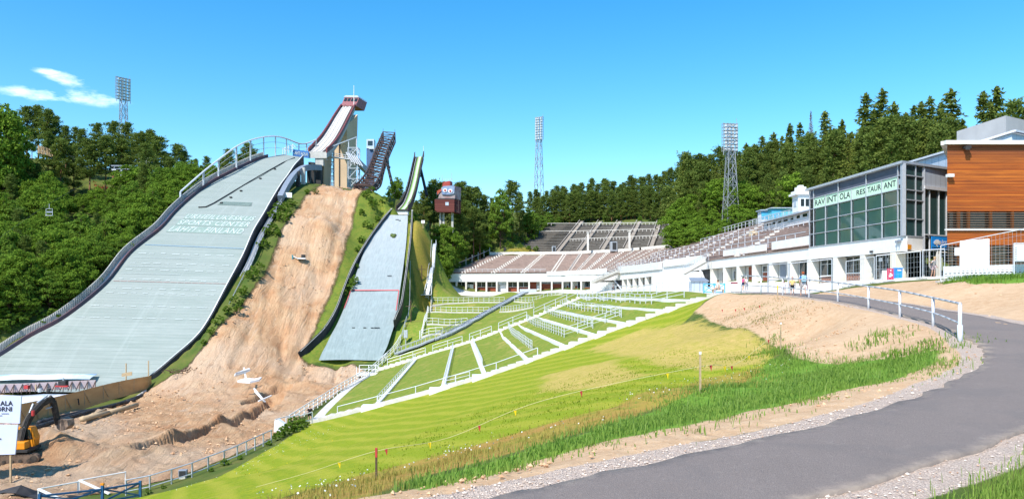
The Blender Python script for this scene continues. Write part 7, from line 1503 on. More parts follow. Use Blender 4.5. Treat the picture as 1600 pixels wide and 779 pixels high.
person('child in a yellow shirt and black shorts walking on the path', gp(1238, 51.5), math.radians(165), 1.3, 'yellow_shirt', 'black_shorts', ('red', (.38, .09, .03)), (.75, .52, .20), (.02, .02, .02), .14)
person('small child dressed in white walking ahead on the path', gp(1225, 53.5), math.radians(175), 1.02, 'white_shirt', 'white_shorts', ('auburn', (.22, .06, .04)), (.75, .75, .78), (.7, .7, .74), .12)
person('woman in a pink top standing before the brown doors of the arcade', (P(1161, 0, 86)[0], 86, H(P(1161, 0, 86)[0], 86)+.05), math.radians(120), 1.68, 'pink_shirt', 'navy_shorts', ('dark', (.05, .03, .03)), (.62, .12, .24), (.03, .04, .09), .05, long_hair=True)
person('person in white with a sun hat beside the woman in pink', (P(1166.5, 0, 85)[0], 85, H(P(1166.5, 0, 85)[0], 85)+.05), math.radians(-150), 1.66, 'white_shirt', 'grey_trousers', ('grey', (.4, .36, .33)), (.75, .74, .74), (.38, .36, .4), .05, hat=(.78, .74, .66))
person('dark clad person near the steps of the grandstand', gp(958, 150), math.radians(60), 1.75, 'dark_shirt', 'dark_trousers', ('brown', (.12, .06, .03)), (.05, .04, .06), (.05, .05, .07))
q = gp(1122, 72); person('person sitting behind the light blue barrier', (q[0], q[1], q[2]-.42), math.radians(-70), 1.7, 'cream_shirt', 'beige_shorts', ('brown', (.12, .06, .03)), (.70, .60, .52), (.5, .42, .34), 0, sit=True)
mb = MB(); mb.box((q[0], q[1]+.02, q[2]+.36), (1.2, .4, .07)); 
for s in (-.5, .5): mb.box((q[0]+s, q[1]+.02, q[2]+.16), (.07, .34, .34))
tag(mb.build('bench', M['timber_light']), 'low timber bench behind the light blue barrier', 'bench')
q = gp(1458, 58.3, .1); t, k = person('woman in a striped top reaching out to the mesh fence by the entrance', q, math.radians(25), 1.66, 'striped_top', 'pink_shorts', ('fair', (.52, .34, .16)), (.52, .45, .42), (.62, .45, .45), .04, lean=.12,
    arms={'r': ((-.46, -.16, 1.22), (-.72, -.18, 1.34)), 'l': ((.30, .02, 1.16), (.42, -.04, .95))})
mb = MB(); mb.ball((.12*k, .16*k, 1.16*k), (.16, .12, .2), 8, 6); mb.build('shoulder_bag', cm('dark_bag', (.06, .05, .07)), t)
# ------------------------------------------------------------------ excavator in the pit
def excavator():
    t = thing('excavator', 'yellow and black excavator digging in the pit, partly hidden behind the white board', 'excavator', P(25, 722, 66)); W = lambda px, py, Y: P(px, py, Y)
    def obox(mb, c, sx, sy, sz, rz): mb.box(c, (sx, sy, sz), rz)
    rz = math.radians(14); dx = np.array([math.cos(rz), math.sin(rz), 0]); dy = np.array([-math.sin(rz), math.cos(rz), 0]); c = W(22, 716, 66.5); gz = H(c[0], c[1]); c[2] = gz
    for s in (-1.05, 1.05):
        o = c+dy*s; mb = MB(); prof = []
        for a in np.linspace(-90, 90, 9): prof.append((2.0+.42*math.cos(math.radians(a)), .45+.42*math.sin(math.radians(a))))
        for a in np.linspace(90, 270, 9): prof.append((-2.0+.42*math.cos(math.radians(a)), .45+.42*math.sin(math.radians(a))))
        mb.prism([o+dx*x+UP*z-dy*.28 for x, z in prof], dy*.56); tk = mb.build('track', M['track'], t); mb = MB()
        for i in range(40):
            a, b = prof[i % 18], prof[(i+1) % 18]
        for x in np.linspace(-1.9, 1.9, 16): mb.box(o+dx*x+UP*.885, (.10, .6, .04), rz); mb.box(o+dx*x+UP*.02, (.10, .6, .04), rz)
        for x in np.linspace(-1.6, 1.6, 6): mb.tube(o+dx*x+UP*.32-dy*.33, o+dx*x+UP*.32+dy*.33, .15, None, 10)
        for x in (-2, 2): mb.tube(o+dx*x+UP*.45-dy*.32, o+dx*x+UP*.45+dy*.32, .3, None, 12)
        mb.build('rollers', M['rubber'], tk)
    mb = MB(); mb.tube(c+UP*.8, c+UP*1.05, .8, None, 14); mb.box(c+UP*.7, (2.6, 1.4, .3), rz); mb.build('undercarriage', M['rubber'], t)
    rh = math.radians(8); hx = np.array([math.cos(rh), math.sin(rh), 0]); hy = np.array([-math.sin(rh), math.cos(rh), 0]); b = c+UP*1.05
    mb = MB(); mb.box(b+UP*.12-hx*.3, (4.0, 2.5, .24), rh); mb.build('platform', M['dark'], t, bevel=.03)
    mb = MB(); mb.box(b+UP*.72-hx*1.2, (2.0, 2.45, .95), rh); mb.box(b+UP*.6+hx*.6+hy*-.75, (1.7, .9, .65), rh); mb.box(b+UP*.72-hx*2.2, (.5, 2.3, .9), rh); mb.build('engine_cover', M['orange'], t, bevel=.06)
    mb = MB(); cc = b+UP*.2+hx*.75+hy*.75; mb.prism([cc-hx*.8-hy*.45, cc+hx*.75-hy*.45, cc+hx*.85-hy*.45+UP*.8, cc+hx*.5-hy*.45+UP*1.75, cc-hx*.75-hy*.45+UP*1.75], hy*.95); cab = mb.build('cab', M['orange'], t)
    mb = MB(); mb.prism([cc-hx*.6-hy*.47+UP*.6, cc+hx*.68-hy*.47+UP*.75, cc+hx*.42-hy*.47+UP*1.6, cc-hx*.6-hy*.47+UP*1.6], -hy*.03); mb.build('window', M['dark_glass'], cab)
    K = [W(30, 690, 66.3), W(37, 668, 66.8), W(50, 645, 67.4), W(63, 632, 68), W(81, 622, 68.8)]
    mb = MB(); ws = [.42, .55, .62, .5, .36]
    for a, b2, w in zip(K[:-1], K[1:], ws): mb.bar(a, b2, .38, w)
    mb.build('boom', M['rubber'], t, bevel=.03)
    S = [W(76, 620, 68.6), W(83, 626, 68.9), W(91, 662, 69.5)]; mb = MB(); mb.bar(S[0], S[1], .3, .5); mb.bar(S[1], S[2], .32, .5); mb.build('stick', M['rubber'], t, bevel=.03)
    mb = MB()
    for a, b2, r in ((W(34, 676, 66.5), W(52, 630, 67.6), .09), (W(58, 629, 67.8), W(74, 617, 68.6), .1), (W(72, 638, 68.4), W(85, 634, 69), .07)): mb.tube(a, b2, r, r, 8); 
    mb.build('hydraulic_cylinder', M['steel'], t); mb = MB()
    for off in (0, 2.2, 4.4): mb.pipe(smooth_curve([W(31+off, 692, 66), W(40+off, 655, 66.6), W(57+off, 634, 67.4), W(74+off*.5, 620, 68.4)], 4), .035, 5)
    mb.build('hose', M['dark'], t); mb = MB(); mb.tube(W(55, 648, 67.2)-np.array([0, .3, 0]), W(55, 640, 67.2)-np.array([0, .3, 0]), .14); mb.build('red_reflector', M['red'], t)
    bc = W(100, 662, 69.8); mb = MB(); prof = [(-.55, .35), (.1, .62), (.62, .45), (.72, -.1), (.45, -.45), (-.05, -.55), (-.35, -.3)]; inner = [(x*.88, z*.88) for x, z in prof]
    mb.prism([bc+np.array([x, -.55, z]) for x, z in prof], (0, 1.1, 0)); mb.build('bucket', pm('worn_bucket', (.07, .05, .04), (.42, .30, .22), 1.5, .7), t, bevel=.03)
    mb = MB(); mb.tube(bc+np.array([-.55, -.3, .35]), bc+np.array([-.2, -.3, .75]), .07); mb.bar(S[2], bc+np.array([-.45, 0, .3]), .25); mb.build('linkage', M['rubber'], t)
excavator()
def board_sign():
    t = thing('sign_board', 'two-part pale site board on posts at the left edge with black lettering', 'sign', P(0, 712, 60)); mb = MB(); W = lambda px, py: P(px, py, 60); bm_ = pm('pale_lavender_board', (.62, .66, .84), (.58, .62, .80), 1, .5)
    up = MB(); up.prism([W(-70, 614), W(-70, 658), W(30.5, 661), W(33.5, 618)], (0, .1, 0)); u = up.build('upper_panel', bm_, t); lo = MB(); lo.prism([W(-70, 662), W(-70, 712), W(23.5, 709), W(28, 663)], (0, .1, 0)); lo.build('lower_panel', bm_, t)
    for s, x0, x1, y0, y1 in (('ALA', .5, 20.5, 625.5, 633), ('ORNI', -5.5, 19, 634.5, 642)):
        o = W(x0, y1)+np.array([0, -.03, 0]); lettering(s, plane_map(o, W(x1, y1)-W(x0, y1), W(x0, y0)-W(x0, y1)), M['ink'], u, bold=.02)
    mb = MB()
    for x, y, w in ((6, 645.5, 13), (0, 648.6, 8)):
        for j in range(int(w)): mb.box(W(x+j*.9-3, y)+np.array([0, -.03, 0]), (.03, .01, .05))
    mb.build('small_print', M['ink'], u); mb = MB(); mb.box(W(1, 685)+np.array([0, -.03, 0]), (.12, .02, .1)); mb.build('dot', M['ink'], t)
    for x in (-50, 15): mb = MB(); q = W(x, 700)+np.array([0, .12, 0]); mb.box((q[0], q[1], (q[2]+2+H(q[0], q[1]))/2-.5), (.12, .12, q[2]+3-H(q[0], q[1]))); mb.build('post', M['timber_light'], t)
board_sign()
# ------------------------------------------------------------------ outrun: plywood wall, pink hoarding, tarpaulins, pipes, logs, debris
c = smooth_curve([P(28, 660, 84), P(65, 650, 89), P(110, 637, 96), P(160, 621, 105), P(200, 610, 112), P(236, 602, 118)], 5); t = thing('plywood_wall', 'long curved plywood wall closing off the outrun of the largest ski jump', 'wall', c[10])
mb = MB(); st = MB()
for i, (a, b) in enumerate(zip(c[:-1], c[1:])):
    h = lerp(2.3, 1.75, i/len(c)); za, zb_ = H(a[0], a[1]), H(b[0], b[1]); A, B = a*np.array([1, 1, 0])+UP*(a[2]-.2), b*np.array([1, 1, 0])+UP*(b[2]-.2); n_ = np.array([0, .1, 0]); mb.hexa([A-UP*.5, A+n_-UP*.5, B+n_-UP*.5, B-UP*.5], [A+UP*h, A+n_+UP*h, B+n_+UP*h, B+UP*h])
    if i % 3 == 0: st.bar(A+n_*2, A+n_*2+UP*h, .1); st.bar(A+n_*2+UP*h*.9, A+np.array([0, 1.6, .1]), .09)
mb.build('boards', M['plywood'], t); st.build('struts', M['timber_light'], t)
mb = MB(); mb.bar(P(61.5+62, 632, 97.5), P(60+62, 622, 97.5), .12); mb.build('prop', M['dark'], t)
for px, y0, y1, Y in ((197, 592, 567, 115), (232, 590, 563, 119), (56, 605, 600, 104)): mb = MB(); mb.bar(P(px, y0+4, Y), P(px, y1, Y), .14); tag(mb.build('stake', M['timber_light']), {197: 'tall timber stake rising behind the middle of the plywood wall', 232: 'tall timber stake at the right end of the plywood wall', 56: 'short timber stake beside the pink hoarding'}[px], 'stake')
mb = MB(); mb.prism([P(190, 588, 114), P(190, 583, 114), P(206, 580, 114), P(206, 586, 114)], (0, .1, 0)); tag(mb.build('plywood_sheet', M['timber_light']), 'small pale plywood sheet standing on the foot of the landing slope', 'board')
def hoarding():
    a, b = P(-60, 618, 103), P(150, 607, 111); t = thing('hoarding', 'low pink hoarding on dark A-shaped struts across the outrun', 'barrier', a); mb = MB(); n = 16
    for k in range(n):
        p, q = lerp(a, b, k/n), lerp(a, b, (k+.97)/n); mb.bar(p+UP*.75, q+UP*.75, .06, 1.2)
    mb.build('panels', pm('faded_pink_boards', (.70, .50, .50), (.74, .62, .62), .8, .7), t)
    for k in range(n+1):
        p = lerp(a, b, k/n); m2 = MB(); m2.bar(p+UP*1.25+np.array([0, -.05, 0]), p+np.array([.3, -.8, -.05]), .1); m2.bar(p+UP*1.25+np.array([0, -.05, 0]), p+np.array([-.25, -.7, -.05]), .08); m2.build('strut', M['dark_steel'], t)
hoarding()
def tarp(label, pts, mt, lift=.12):
    mb = MB(); a, b, c_, d = [np.array(p, float) for p in pts]; n, m_ = 10, 4
    rows = [[lerp(lerp(a, b, i/n), lerp(d, c_, i/n), j/m_)+UP*(lift+.06*math.sin(i*1.7+j*2.1)) for i in range(n+1)] for j in range(m_+1)]; mb.loft([r[::-1] for r in rows], 0, False, False)
    o = mb.build('tarpaulin', mt, None, True); so = o.modifiers.new('t', 'SOLIDIFY'); so.thickness = .05; tag(o, label, 'tarpaulin', 'white tarpaulins in the outrun'); return o
bt = pm('white_and_blue_tarpaulin', (.80, .82, .86), (.30, .52, .72), .28, .5)
tarp('white tarpaulin with blue smears lying across the foot of the largest landing slope', [P(-60, 597, 117.5), P(140, 594, 117.8), P(152, 586, 119.2), P(-40, 588, 119)], bt, .25)
tarp('white ground sheet spread behind the excavator arm, by the pink hoarding', [P(-60, 640, 90), P(60, 634, 94), P(122, 616, 104), P(-60, 622, 102)], pm('white_ground_sheet', (.76, .73, .72), (.66, .74, .76), .3, .7), .16)
for k, (px, py, Y) in enumerate(((42, 608, 104), (62, 612, 101), (76, 612, 102))):
    q = P(px, py, Y); t = thing('pump', ('small red and black motor pump standing before the pink hoarding, left one', 'small grey bucket standing before the pink hoarding', 'small black canister standing before the pink hoarding')[k], ('pump', 'bucket', 'canister')[k], q); t.name = ('motor_pump', 'bucket', 'canister')[k]; BASE[t.name] = Vector(tuple(map(float, q)))
    mb = MB(); mb.box(q+UP*.35, (.6, .5, .5)) if k == 0 else mb.tube(q, q+UP*.5, .22, .28, 10); mb.build('housing', (M['red'], M['steel'], M['dark'])[k], t, bevel=.03); mb = MB(); mb.bar(q+np.array([-.3, 0, .6]), q+np.array([.3, 0, .8]), .08); mb.build('handle', M['dark'], t)
q = P(99, 604, 106); t = thing('compressor', 'dark compressor with red trim in the middle of the pink hoarding', 'compressor', q); mb = MB(); mb.box(q+UP*.5, (1.1, .8, .9)); mb.build('housing', M['dark'], t, bevel=.06); mb = MB(); mb.box(q+UP*.15+np.array([0, -.3, 0]), (1.8, .4, .2)); mb.build('chassis', M['red'], t); mb = MB(); mb.tube(q+UP*.9, q+UP*1.3, .12); mb.build('exhaust', M['steel'], t)
for i, (pts, r, lab, mt) in enumerate(((((40, 676, 80), (100, 655, 88), (160, 636, 98), (212, 618, 108)), .28, 'thick black pipe lying nearest along the foot of the plywood wall', 'black'), (((60, 664, 85), (120, 645, 93), (175, 628, 103), (222, 611, 112)), .24, 'thick black pipe lying hard against the plywood wall', 'black'), (((150, 634, 99), (200, 618, 108), (228, 606, 116)), .18, 'pale grey pipe running up to the end of the plywood wall', 'concrete'))):
    c2 = smooth_curve([G3(*q)+UP*r*.8 for q in pts], 5); mb = MB(); mb.pipe(c2, r, 8); tag(mb.build('drain_pipe', M[mt], None, True), lab, 'pipe', 'pipes along the plywood wall')
for i, (a, b, r) in enumerate((((128, 656, 88), (176, 643, 95), .34), ((170, 645, 94), (214, 632, 102), .36), ((135, 652, 90), (165, 641, 96), .22))):
    mb = MB(); p, q = G3(*a), G3(*b); mb.tube(p+UP*r*.7, q+UP*r*.7, r, r*.8, 10); tag(mb.build('log', M['timber_light'], None, True), ('long barkless log lying at the edge of the pit, nearer the excavator', 'long barkless log lying at the edge of the pit, nearer the wall end', 'thin log lying behind the two thick barkless logs')[i], 'log')
t = thing('brushwood', 'heap of dry branches lying below the right corner of the largest landing', 'branches', G3(285, 583, 117)); mb = MB(); q = G3(287, 583, 117)
for k in range(40): a = q+np.array([random.uniform(-2.4, 2.4), random.uniform(-1.5, 1.5), random.uniform(0, .5)]); mb.tube(a, a+np.array([random.uniform(-1.4, 1.4), random.uniform(-.8, .8), random.uniform(.05, .6)]), .06, .03, 5)
mb.build('twigs', M['bark'], t)
def slab(label, pts, th=.18, mt='white_clean', nm='concrete_slab', cat='slab', group=None):
    mb = MB(); mb.prism([np.array(p) for p in pts], (0, .1, -th)); return tag(mb.build(nm, M[mt]), label, cat, group)
mb = MB(); mb.prism([P(366, 588, 110), P(368, 585, 110), P(389, 577, 112), P(391, 579, 112), P(379, 584, 111)], (0, 0, .3)); mb.bar(P(381, 574, 112), P(384, 590, 111), .2); tag(mb.build('cut_beam', M['white_clean']), 'white crossed beams lying on the dirt, the farther of two white pieces', 'beams')
mb = MB(); mb.prism([P(371, 597, 108), P(384, 593, 109), P(398, 594, 109.5), P(409, 591.5, 110), P(405, 595, 109), P(390, 598.5, 108)], (0, 0, .3)); tag(mb.build('broken_slab', M['white_clean']), 'ragged white slab lying on the dirt just below the crossed beams', 'slab')
for i, (a, b) in enumerate((((397, 612, 103), (410, 627, 101)), ((404, 632, 99), (424, 622, 102)), ((398, 616, 103), (414, 632, 100)))): mb = MB(); mb.bar(P(*a)+UP*.5, P(*b)+UP*.4, .2, .14); tag(mb.build('broken_post', M['white']), ('leftmost white broken post sticking out of the trench', 'dark topped broken post lying across the trench', 'lower white broken post sticking out of the trench')[i], 'post')
q = G3(436, 668, 76); t = thing('concrete_block', 'white plastic wrapped block behind the tubular barrier', 'block', q); mb = MB(); mb.prism([q+np.array([-.55, 0, 0]), q+np.array([.6, 0, 0]), q+np.array([.5, 0, .8]), q+np.array([-.2, 0, 1.3]), q+np.array([-.5, 0, 1.1])], (0, .8, 0)); mb.build('wrapping', M['white_clean'], t, bevel=.04)
q = G3(286, 727, 58.5); t = thing('loudspeaker', 'small grey loudspeaker standing behind the bottom railing', 'loudspeaker', q); mb = MB(); mb.box(q+UP*.45, (.62, .45, .5), .2); mb.build('housing', M['grey_blue'], t, bevel=.03); mb = MB(); mb.box(q+UP*.45+np.array([.04, -.24, 0]), (.46, .04, .38), .2); mb.build('grille', M['dark'], t); mb = MB(); mb.box(q+UP*.1, (.5, .4, .22)); mb.build('foot', M['concrete'], t)
for i, (x0, y0, x1, y1, Y) in enumerate(((60, 776, 122, 756, 54), (124, 757, 196, 737, 57))): mb = MB(); a, b = G3(x0, y0, Y-1), G3(x1, y1, Y+1.5); mb.tube(a+UP*.95, b+UP*.95, .05, None, 8); mb.bar(a+UP*.95, a+np.array([2.6, -.6, .1]), .2, .1); mb.bar(a+UP*1.0, a-UP*.1, .07); mb.bar(b+UP*1.0, b-UP*.1, .07); tag(mb.build('barrier', M['white']), ('low white tube barrier behind the blue gate, left section', 'low white tube barrier behind the blue gate, right section')[i], 'barrier')
tp = pm('black_tarpaulin', (.02, .02, .022), (.05, .045, .045), 1.2, .6)
q = G3(20, 778, 54); mb = MB(); rows = [[q+np.array([x*.9-1.6, y*.6, .9*math.exp(-((x-1.5)**2+(y-1)**2)/2.2)+.12*math.sin(x*3+y*2)]) for x in range(8)] for y in range(4)]; mb.loft([r for r in rows], 0, False, False); o = mb.build('tarpaulin', tp, None, False); o.modifiers.new('t', 'SOLIDIFY').thickness = .05; tag(o, 'crumpled black tarpaulin heaped in the bottom left corner', 'tarpaulin')
q = P(471, 388, 151); t = thing('drilling_rig', 'small grey machine standing on a ledge halfway up the dirt slope', 'machine', q); q[2] = H(q[0], q[1]); mb = MB(); mb.box(q+UP*.5, (1.6, 1.0, .2)); mb.box(q+UP*.9+np.array([.4, 0, 0]), (.7, .7, .7)); mb.build('body', M['dark'], t); mb = MB(); mb.box(q+UP*.45+np.array([.2, -.7, 0]), (1.7, .12, .2)); mb.bar(q+np.array([-.8, 0, .5]), q+np.array([-1.7, 0, .9]), .16, .14); mb.build('arm', M['white_clean'], t); mb = MB(); mb.box(q+np.array([-1.8, 0, .6]), (.25, .25, 1.2)); mb.build('mast', pm('teal_paint', (.05, .25, .28), (.04, .2, .25)), t)
# ------------------------------------------------------------------ rope with pennants on stakes above the meadow
def rope_fence():
    posts = [(588, 21.0, .85, 'red topped timber stake standing in the meadow at the lower left of the rope', 1), (1094, 22.3, 1.25, 'pale stake in the tall grass, middle of the pennant rope', 0), (1220, 33.5, 1.25, 'pale stake at the corner of the dirt bank, end of the pennant rope', 0), (1215, 49, .9, 'small yellow marked stake on top of the dirt bank', 2)]
    tops = []
    for px, Y, h, lab, k in posts:
        q = np.array(gp(px, Y)); t = thing('stake', lab, 'stake', q, 'marker stakes'); mb = MB(); mb.box(q+UP*(h/2-.1), (.055, .055, h+.2)); mb.build('shaft', M['timber_light'] if k != 1 else bpy.data.materials['bark'], t)
        mb = MB(); mb.box(q+UP*(h-.11 if k else h-.04), (.062, .062, .26 if k else .08)); mb.build('painted_end', {0: M['white'], 1: M['red'], 2: M['yellow']}[k], t); tops.append(q+UP*h*.92)
    line = [np.array(gp(400, 27, .35)), np.array(gp(480, 24, .5)), tops[0], np.array(gp(700, 22.5, .55)), np.array(gp(850, 22.3, .8)), tops[1]-UP*.35, np.array(gp(1150, 27, .75)), tops[2]-UP*.2]
    cs = smooth_curve(line, 8); t = thing('pennant_rope', 'thin yellow rope hung with small red and yellow pennants above the meadow', 'rope', cs[20]); mb = MB(); mb.pipe(cs, .007, 5); mb.build('rope', pm('yellow_rope', (.66, .56, .26), (.62, .55, .3)), t)
    for i, f in enumerate((.22, .31, .40, .49, .55, .62, .68, .74, .80, .85, .90, .95)):
        p = cs[int(f*(len(cs)-1))]; mb = MB(); mb.prism([p+np.array([-.04, 0, 0]), p+np.array([.05, .01, 0]), p+np.array([.03, .02, -.2])], (0, .006, 0)); mb.build('pennant', M['red'] if i % 2 else M['yellow'], t)
    c2 = smooth_curve([np.array(gp(x, Y, .5)) for x, Y in ((1100, 55), (1135, 52), (1153, 50), (1180, 48), (1215, 45))], 5); t = thing('pennant_rope', 'short string of red pennants across the top of the dirt bank', 'rope', c2[5]); mb = MB(); mb.pipe(c2, .01, 4); mb.build('rope', bpy.data.materials['yellow_rope'], t)
    for f in (.2, .45, .6, .8): p = c2[int(f*20)]; mb = MB(); mb.prism([p+np.array([-.05, 0, 0]), p+np.array([.06, .01, 0]), p+np.array([.03, .02, -.22])], (0, .006, 0)); mb.build('pennant', M['red'], t)
rope_fence()
# ------------------------------------------------------------------ forecourt: barrier, kiosk, freezer, fences, bins, boards
q = np.array(gp(1116, 73)); t = thing('barrier', 'light blue X-braced timber barrier at the top of the long stairs', 'barrier', q)
for s in (-1.0, 0, 1.0): mb = MB(); mb.box(q+np.array([s, s*-.12, .5]), (.1, .08, 1.0)); mb.build('post', M['light_blue'], t)
for s in (-1.0, 0): mb = MB(); a, b = q+np.array([s, s*-.12, 0]), q+np.array([s+1, (s+1)*-.12, 0]); mb.bar(a+UP*.15, b+UP*.9, .07); mb.bar(a+UP*.9, b+UP*.15, .07); mb.bar(a+UP*.92, b+UP*.92, .09); mb.bar(a+UP*.12, b+UP*.12, .09); mb.build('brace', M['light_blue'], t)
q = np.array(gp(1091, 98)); t = thing('kiosk', 'low pale grey kiosk with a dark sloping roof beside the blue barrier', 'kiosk', q); mb = MB(); mb.box(q+UP*.75, (2.1, 1.6, 1.5)); mb.build('wall', M['panel'], t); mb = MB(); mb.prism([q+np.array([-1.2, -1, 1.5]), q+np.array([1.2, -1, 1.5]), q+np.array([1.0, .9, 1.95]), q+np.array([-1.0, .9, 1.95])], (0, 0, .1)); mb.build('roof', M['grey_blue'], t); mb = MB(); mb.box(q+np.array([0, -.82, .75]), (.06, .04, 1.4)); mb.build('door_seam', M['grey_blue'], t)
q = np.array(gp(1150, 84)); t = thing('ice_cream_freezer', 'white ice cream freezer with a maroon lid in front of the arcade', 'freezer', q); mb = MB(); mb.box(q+UP*.5, (1.1, .7, .85)); mb.build('cabinet', M['white_clean'], t, bevel=.04); mb = MB(); mb.box(q+UP*1.0+np.array([-.2, 0, 0]), (.6, .6, .2)); mb.build('lid', pm('maroon_lid', (.25, .03, .05)), t); mb = MB(); mb.box(q+UP*.06, (1.0, .6, .12)); mb.build('foot', M['dark'], t)
railing('thin white railing at the edge of the forecourt below the white wall', [np.array(gp(x, Y)) for x, Y in ((962, 132), (1000, 118), (1040, 106), (1066, 99))], 1.3, (1.3, .7), 2.8, .03, M['steel_white'])
railing('thin white railing above the topmost terrace wall', [np.array(gp(x, Y)) for x, Y in ((908, 112), (960, 100), (1026, 84))], 1.05, (1.05, .5), 2.2, .03, M['steel_white'])
railing('grey tube frame rail before the arcade, beside the path', [np.array(gp(x, Y)) for x, Y in ((1200, 68), (1236, 64), (1300, 62))], 2.6, (2.6, 1.2), 3.4, .04, M['steel'])
mb = MB(); c2 = [np.array([x, y, max(H(x, y)+.1, z)]) for x, y, z in ((29.5, 80, .1), (31.8, 70, .55), (33.3, 64, .66), (36.5, 59.5, .75), (40, 58.6, .8))]
for a, b in zip(c2[:-1], c2[1:]): mb.bar(a-UP*.2, b-UP*.2, .5, .62)
o = mb.build('kerb_ledge', M['white'], None); o['kind'] = 'structure'
def mesh_fence(label, a, b, h, zs, top_slope=0.0):
    t = thing('mesh_fence', label, 'fence', a, 'temporary mesh fences'); L = np.linalg.norm(b-a); n = int(L/.22); mb = MB()
    for k in range(n+1): p = lerp(a, b, k/n); mb.bar(p+UP*.1, p+UP*(h+top_slope*k/n), .009)
    for z in np.arange(.2, h, .4): mb.bar(a+UP*z, b+UP*(z+top_slope*z/h), .009)
    mb.build('mesh', M['steel'], t); mb = MB()
    for p, s in ((a, 0), (b, top_slope)): mb.tube(p, p+UP*(h+s), .03, None, 8)
    mb.tube(a+UP*h, b+UP*(h+top_slope), .028, None, 8); mb.tube(a+UP*.12, b+UP*.12, .028, None, 8); mb.build('frame', M['steel_white'], t); mb = MB()
    for p in (a, b): mb.box(p+UP*.06, (.6, .24, .12)); 
    mb.build('foot', M['concrete'], t); return t
F_ = lambda px, Y, z=None: np.array([P(px, 0, Y)[0], Y, H(P(px, 0, Y)[0], Y)+.05 if z is None else z])
mesh_fence('temporary mesh fence before the last arcade bay, left of the cream column', F_(1322, 62.5), F_(1366, 60.5), 2.2, 0); mesh_fence('temporary mesh fence between the cream column and the entrance', F_(1369, 60.3), F_(1438, 59), 2.25, 0); mesh_fence('temporary mesh fence panel across the entrance, the woman touching its end', F_(1442, 58.8), F_(1476, 58.2), 2.3, 0)
t = mesh_fence('temporary mesh fence before the timber building, carrying the blank white board', F_(1470, 50), F_(1602, 46.5), 2.5, 0, .55)
mb = MB(); o0 = F_(1501, 49.1); mb.prism([P(1500, 420, 49), P(1500.5, 376, 49), P(1546, 372.5, 47.8), P(1546, 418, 47.8)], (0, .05, 0)); mb.prism([P(1492, 399, 49.05), P(1492, 387, 49.05), P(1500.4, 386.5, 49.05), P(1500.4, 399, 49.05)], (0, .05, 0)); tag(mb.build('blank_board', M['white_clean']), 'large blank white board hung on the mesh fence before the timber building', 'board')
def lattice_fence():
    a, b = F_(1475, 56.5, .62), F_(1640, 54.5, .78); t = thing('lattice_fence', 'low white lattice fence in front of the timber building', 'fence', a); n = 12
    for k in range(n):
        p, q = lerp(a, b, k/n), lerp(a, b, (k+.97)/n); mb = MB()
        for z in (.05, .22, .40, .58, .70, 1.0): mb.bar(p+UP*z, q+UP*z, .05, .10 if z < .7 else .07)
        m_ = 9
        for j in range(m_+1): r = lerp(p, q, j/m_); mb.bar(r+UP*.7, r+UP*1.0, .045, .03)
        for j in (0, .5, 1): r = lerp(p, q, j); mb.bar(r, r+UP*1.05, .09)
        mb.build('panel', M['white_clean'], t)
lattice_fence()
q = F_(1597, 54); t = thing('notice_board', 'small framed notice board on legs at the right edge of the picture', 'notice board', q); mb = MB(); mb.box(q+UP*1.75, (1.1, .06, 1.15)); mb.build('panel', M['white_clean'], t); mb = MB()
for s in (-.58, .58): mb.tube(q+np.array([s, 0, 0]), q+np.array([s, 0, 2.4]), .05, None, 8)
mb.bar(q+np.array([-.58, 0, 2.4]), q+np.array([.58, 0, 2.4]), .09); mb.bar(q+np.array([-.58, 0, 1.12]), q+np.array([.58, 0, 1.12]), .07); mb.build('frame', M['steel_white'], t)
mb = MB()
for j in range(6): mb.box(q+np.array([-.48, -.04, 1.3+j*.16]), (.06, .02, .05))
mb.build('small_print', M['ink'], t)
q = F_(1405, 64.3); t = thing('litter_bin', 'bright blue litter bin at the foot of the corner column', 'bin', q); mb = MB(); mb.prism([q+np.array([-.27, 0, 0]), q+np.array([.27, 0, 0]), q+np.array([.31, 0, .95]), q+np.array([-.31, 0, .95])], (0, .5, 0)); mb.build('body', M['blue'], t, bevel=.03); mb = MB(); mb.box(q+np.array([0, .22, 1.0]), (.66, .6, .1)); mb.build('lid', M['blue'], t, bevel=.02); mb = MB(); mb.box(q+np.array([0, -.02, .82]), (.34, .03, .1)); mb.build('label', M['white_clean'], t)
q = F_(1391, 64); t = thing('poster_stand', 'red poster stand with white splashes beside the blue litter bin', 'sign', q); mb = MB(); mb.box(q+UP*.58, (.55, .08, 1.0)); b_ = mb.build('panel', pm('crimson_poster', (.55, .04, .10), (.60, .08, .14), 4, .4), t); mb = MB()
for cx, cz, r in ((-.05, .42, .1), (.08, .5, .11), (0, .62, .08), (.02, .9, .06)): mb.prism([q+np.array([cx+r*math.cos(a*.7854), -.05, cz+r*math.sin(a*.7854)]) for a in range(8)], (0, .008, 0))
mb.build('splash', M['white_clean'], b_); mb = MB(); mb.box(q+UP*.05, (.65, .35, .1)); mb.build('foot', M['steel'], t)
q = F_(1383, 64.2); t = thing('pavement_sign', 'white folding pavement sign left of the red poster stand', 'sign', q); mb = MB(); mb.prism([q+np.array([-.25, -.2, 0]), q+np.array([.25, -.2, 0]), q+np.array([.25, .0, .95]), q+np.array([-.25, .0, .95])], (0, .03, 0)); mb.prism([q+np.array([-.25, .25, 0]), q+np.array([.25, .25, 0]), q+np.array([.25, .04, .95]), q+np.array([-.25, .04, .95])], (0, .03, 0)); mb.build('panel', M['white_clean'], t)
q = np.array([32.6, 83.9, 1.9]); mb = MB(); mb.box((fx(80.2)[0]+.9, 80.2, 2.0), (.06, .5, .5)); tag(mb.build('yellow_sign', M['yellow']), 'small yellow square sign on a window of the arcade', 'sign')
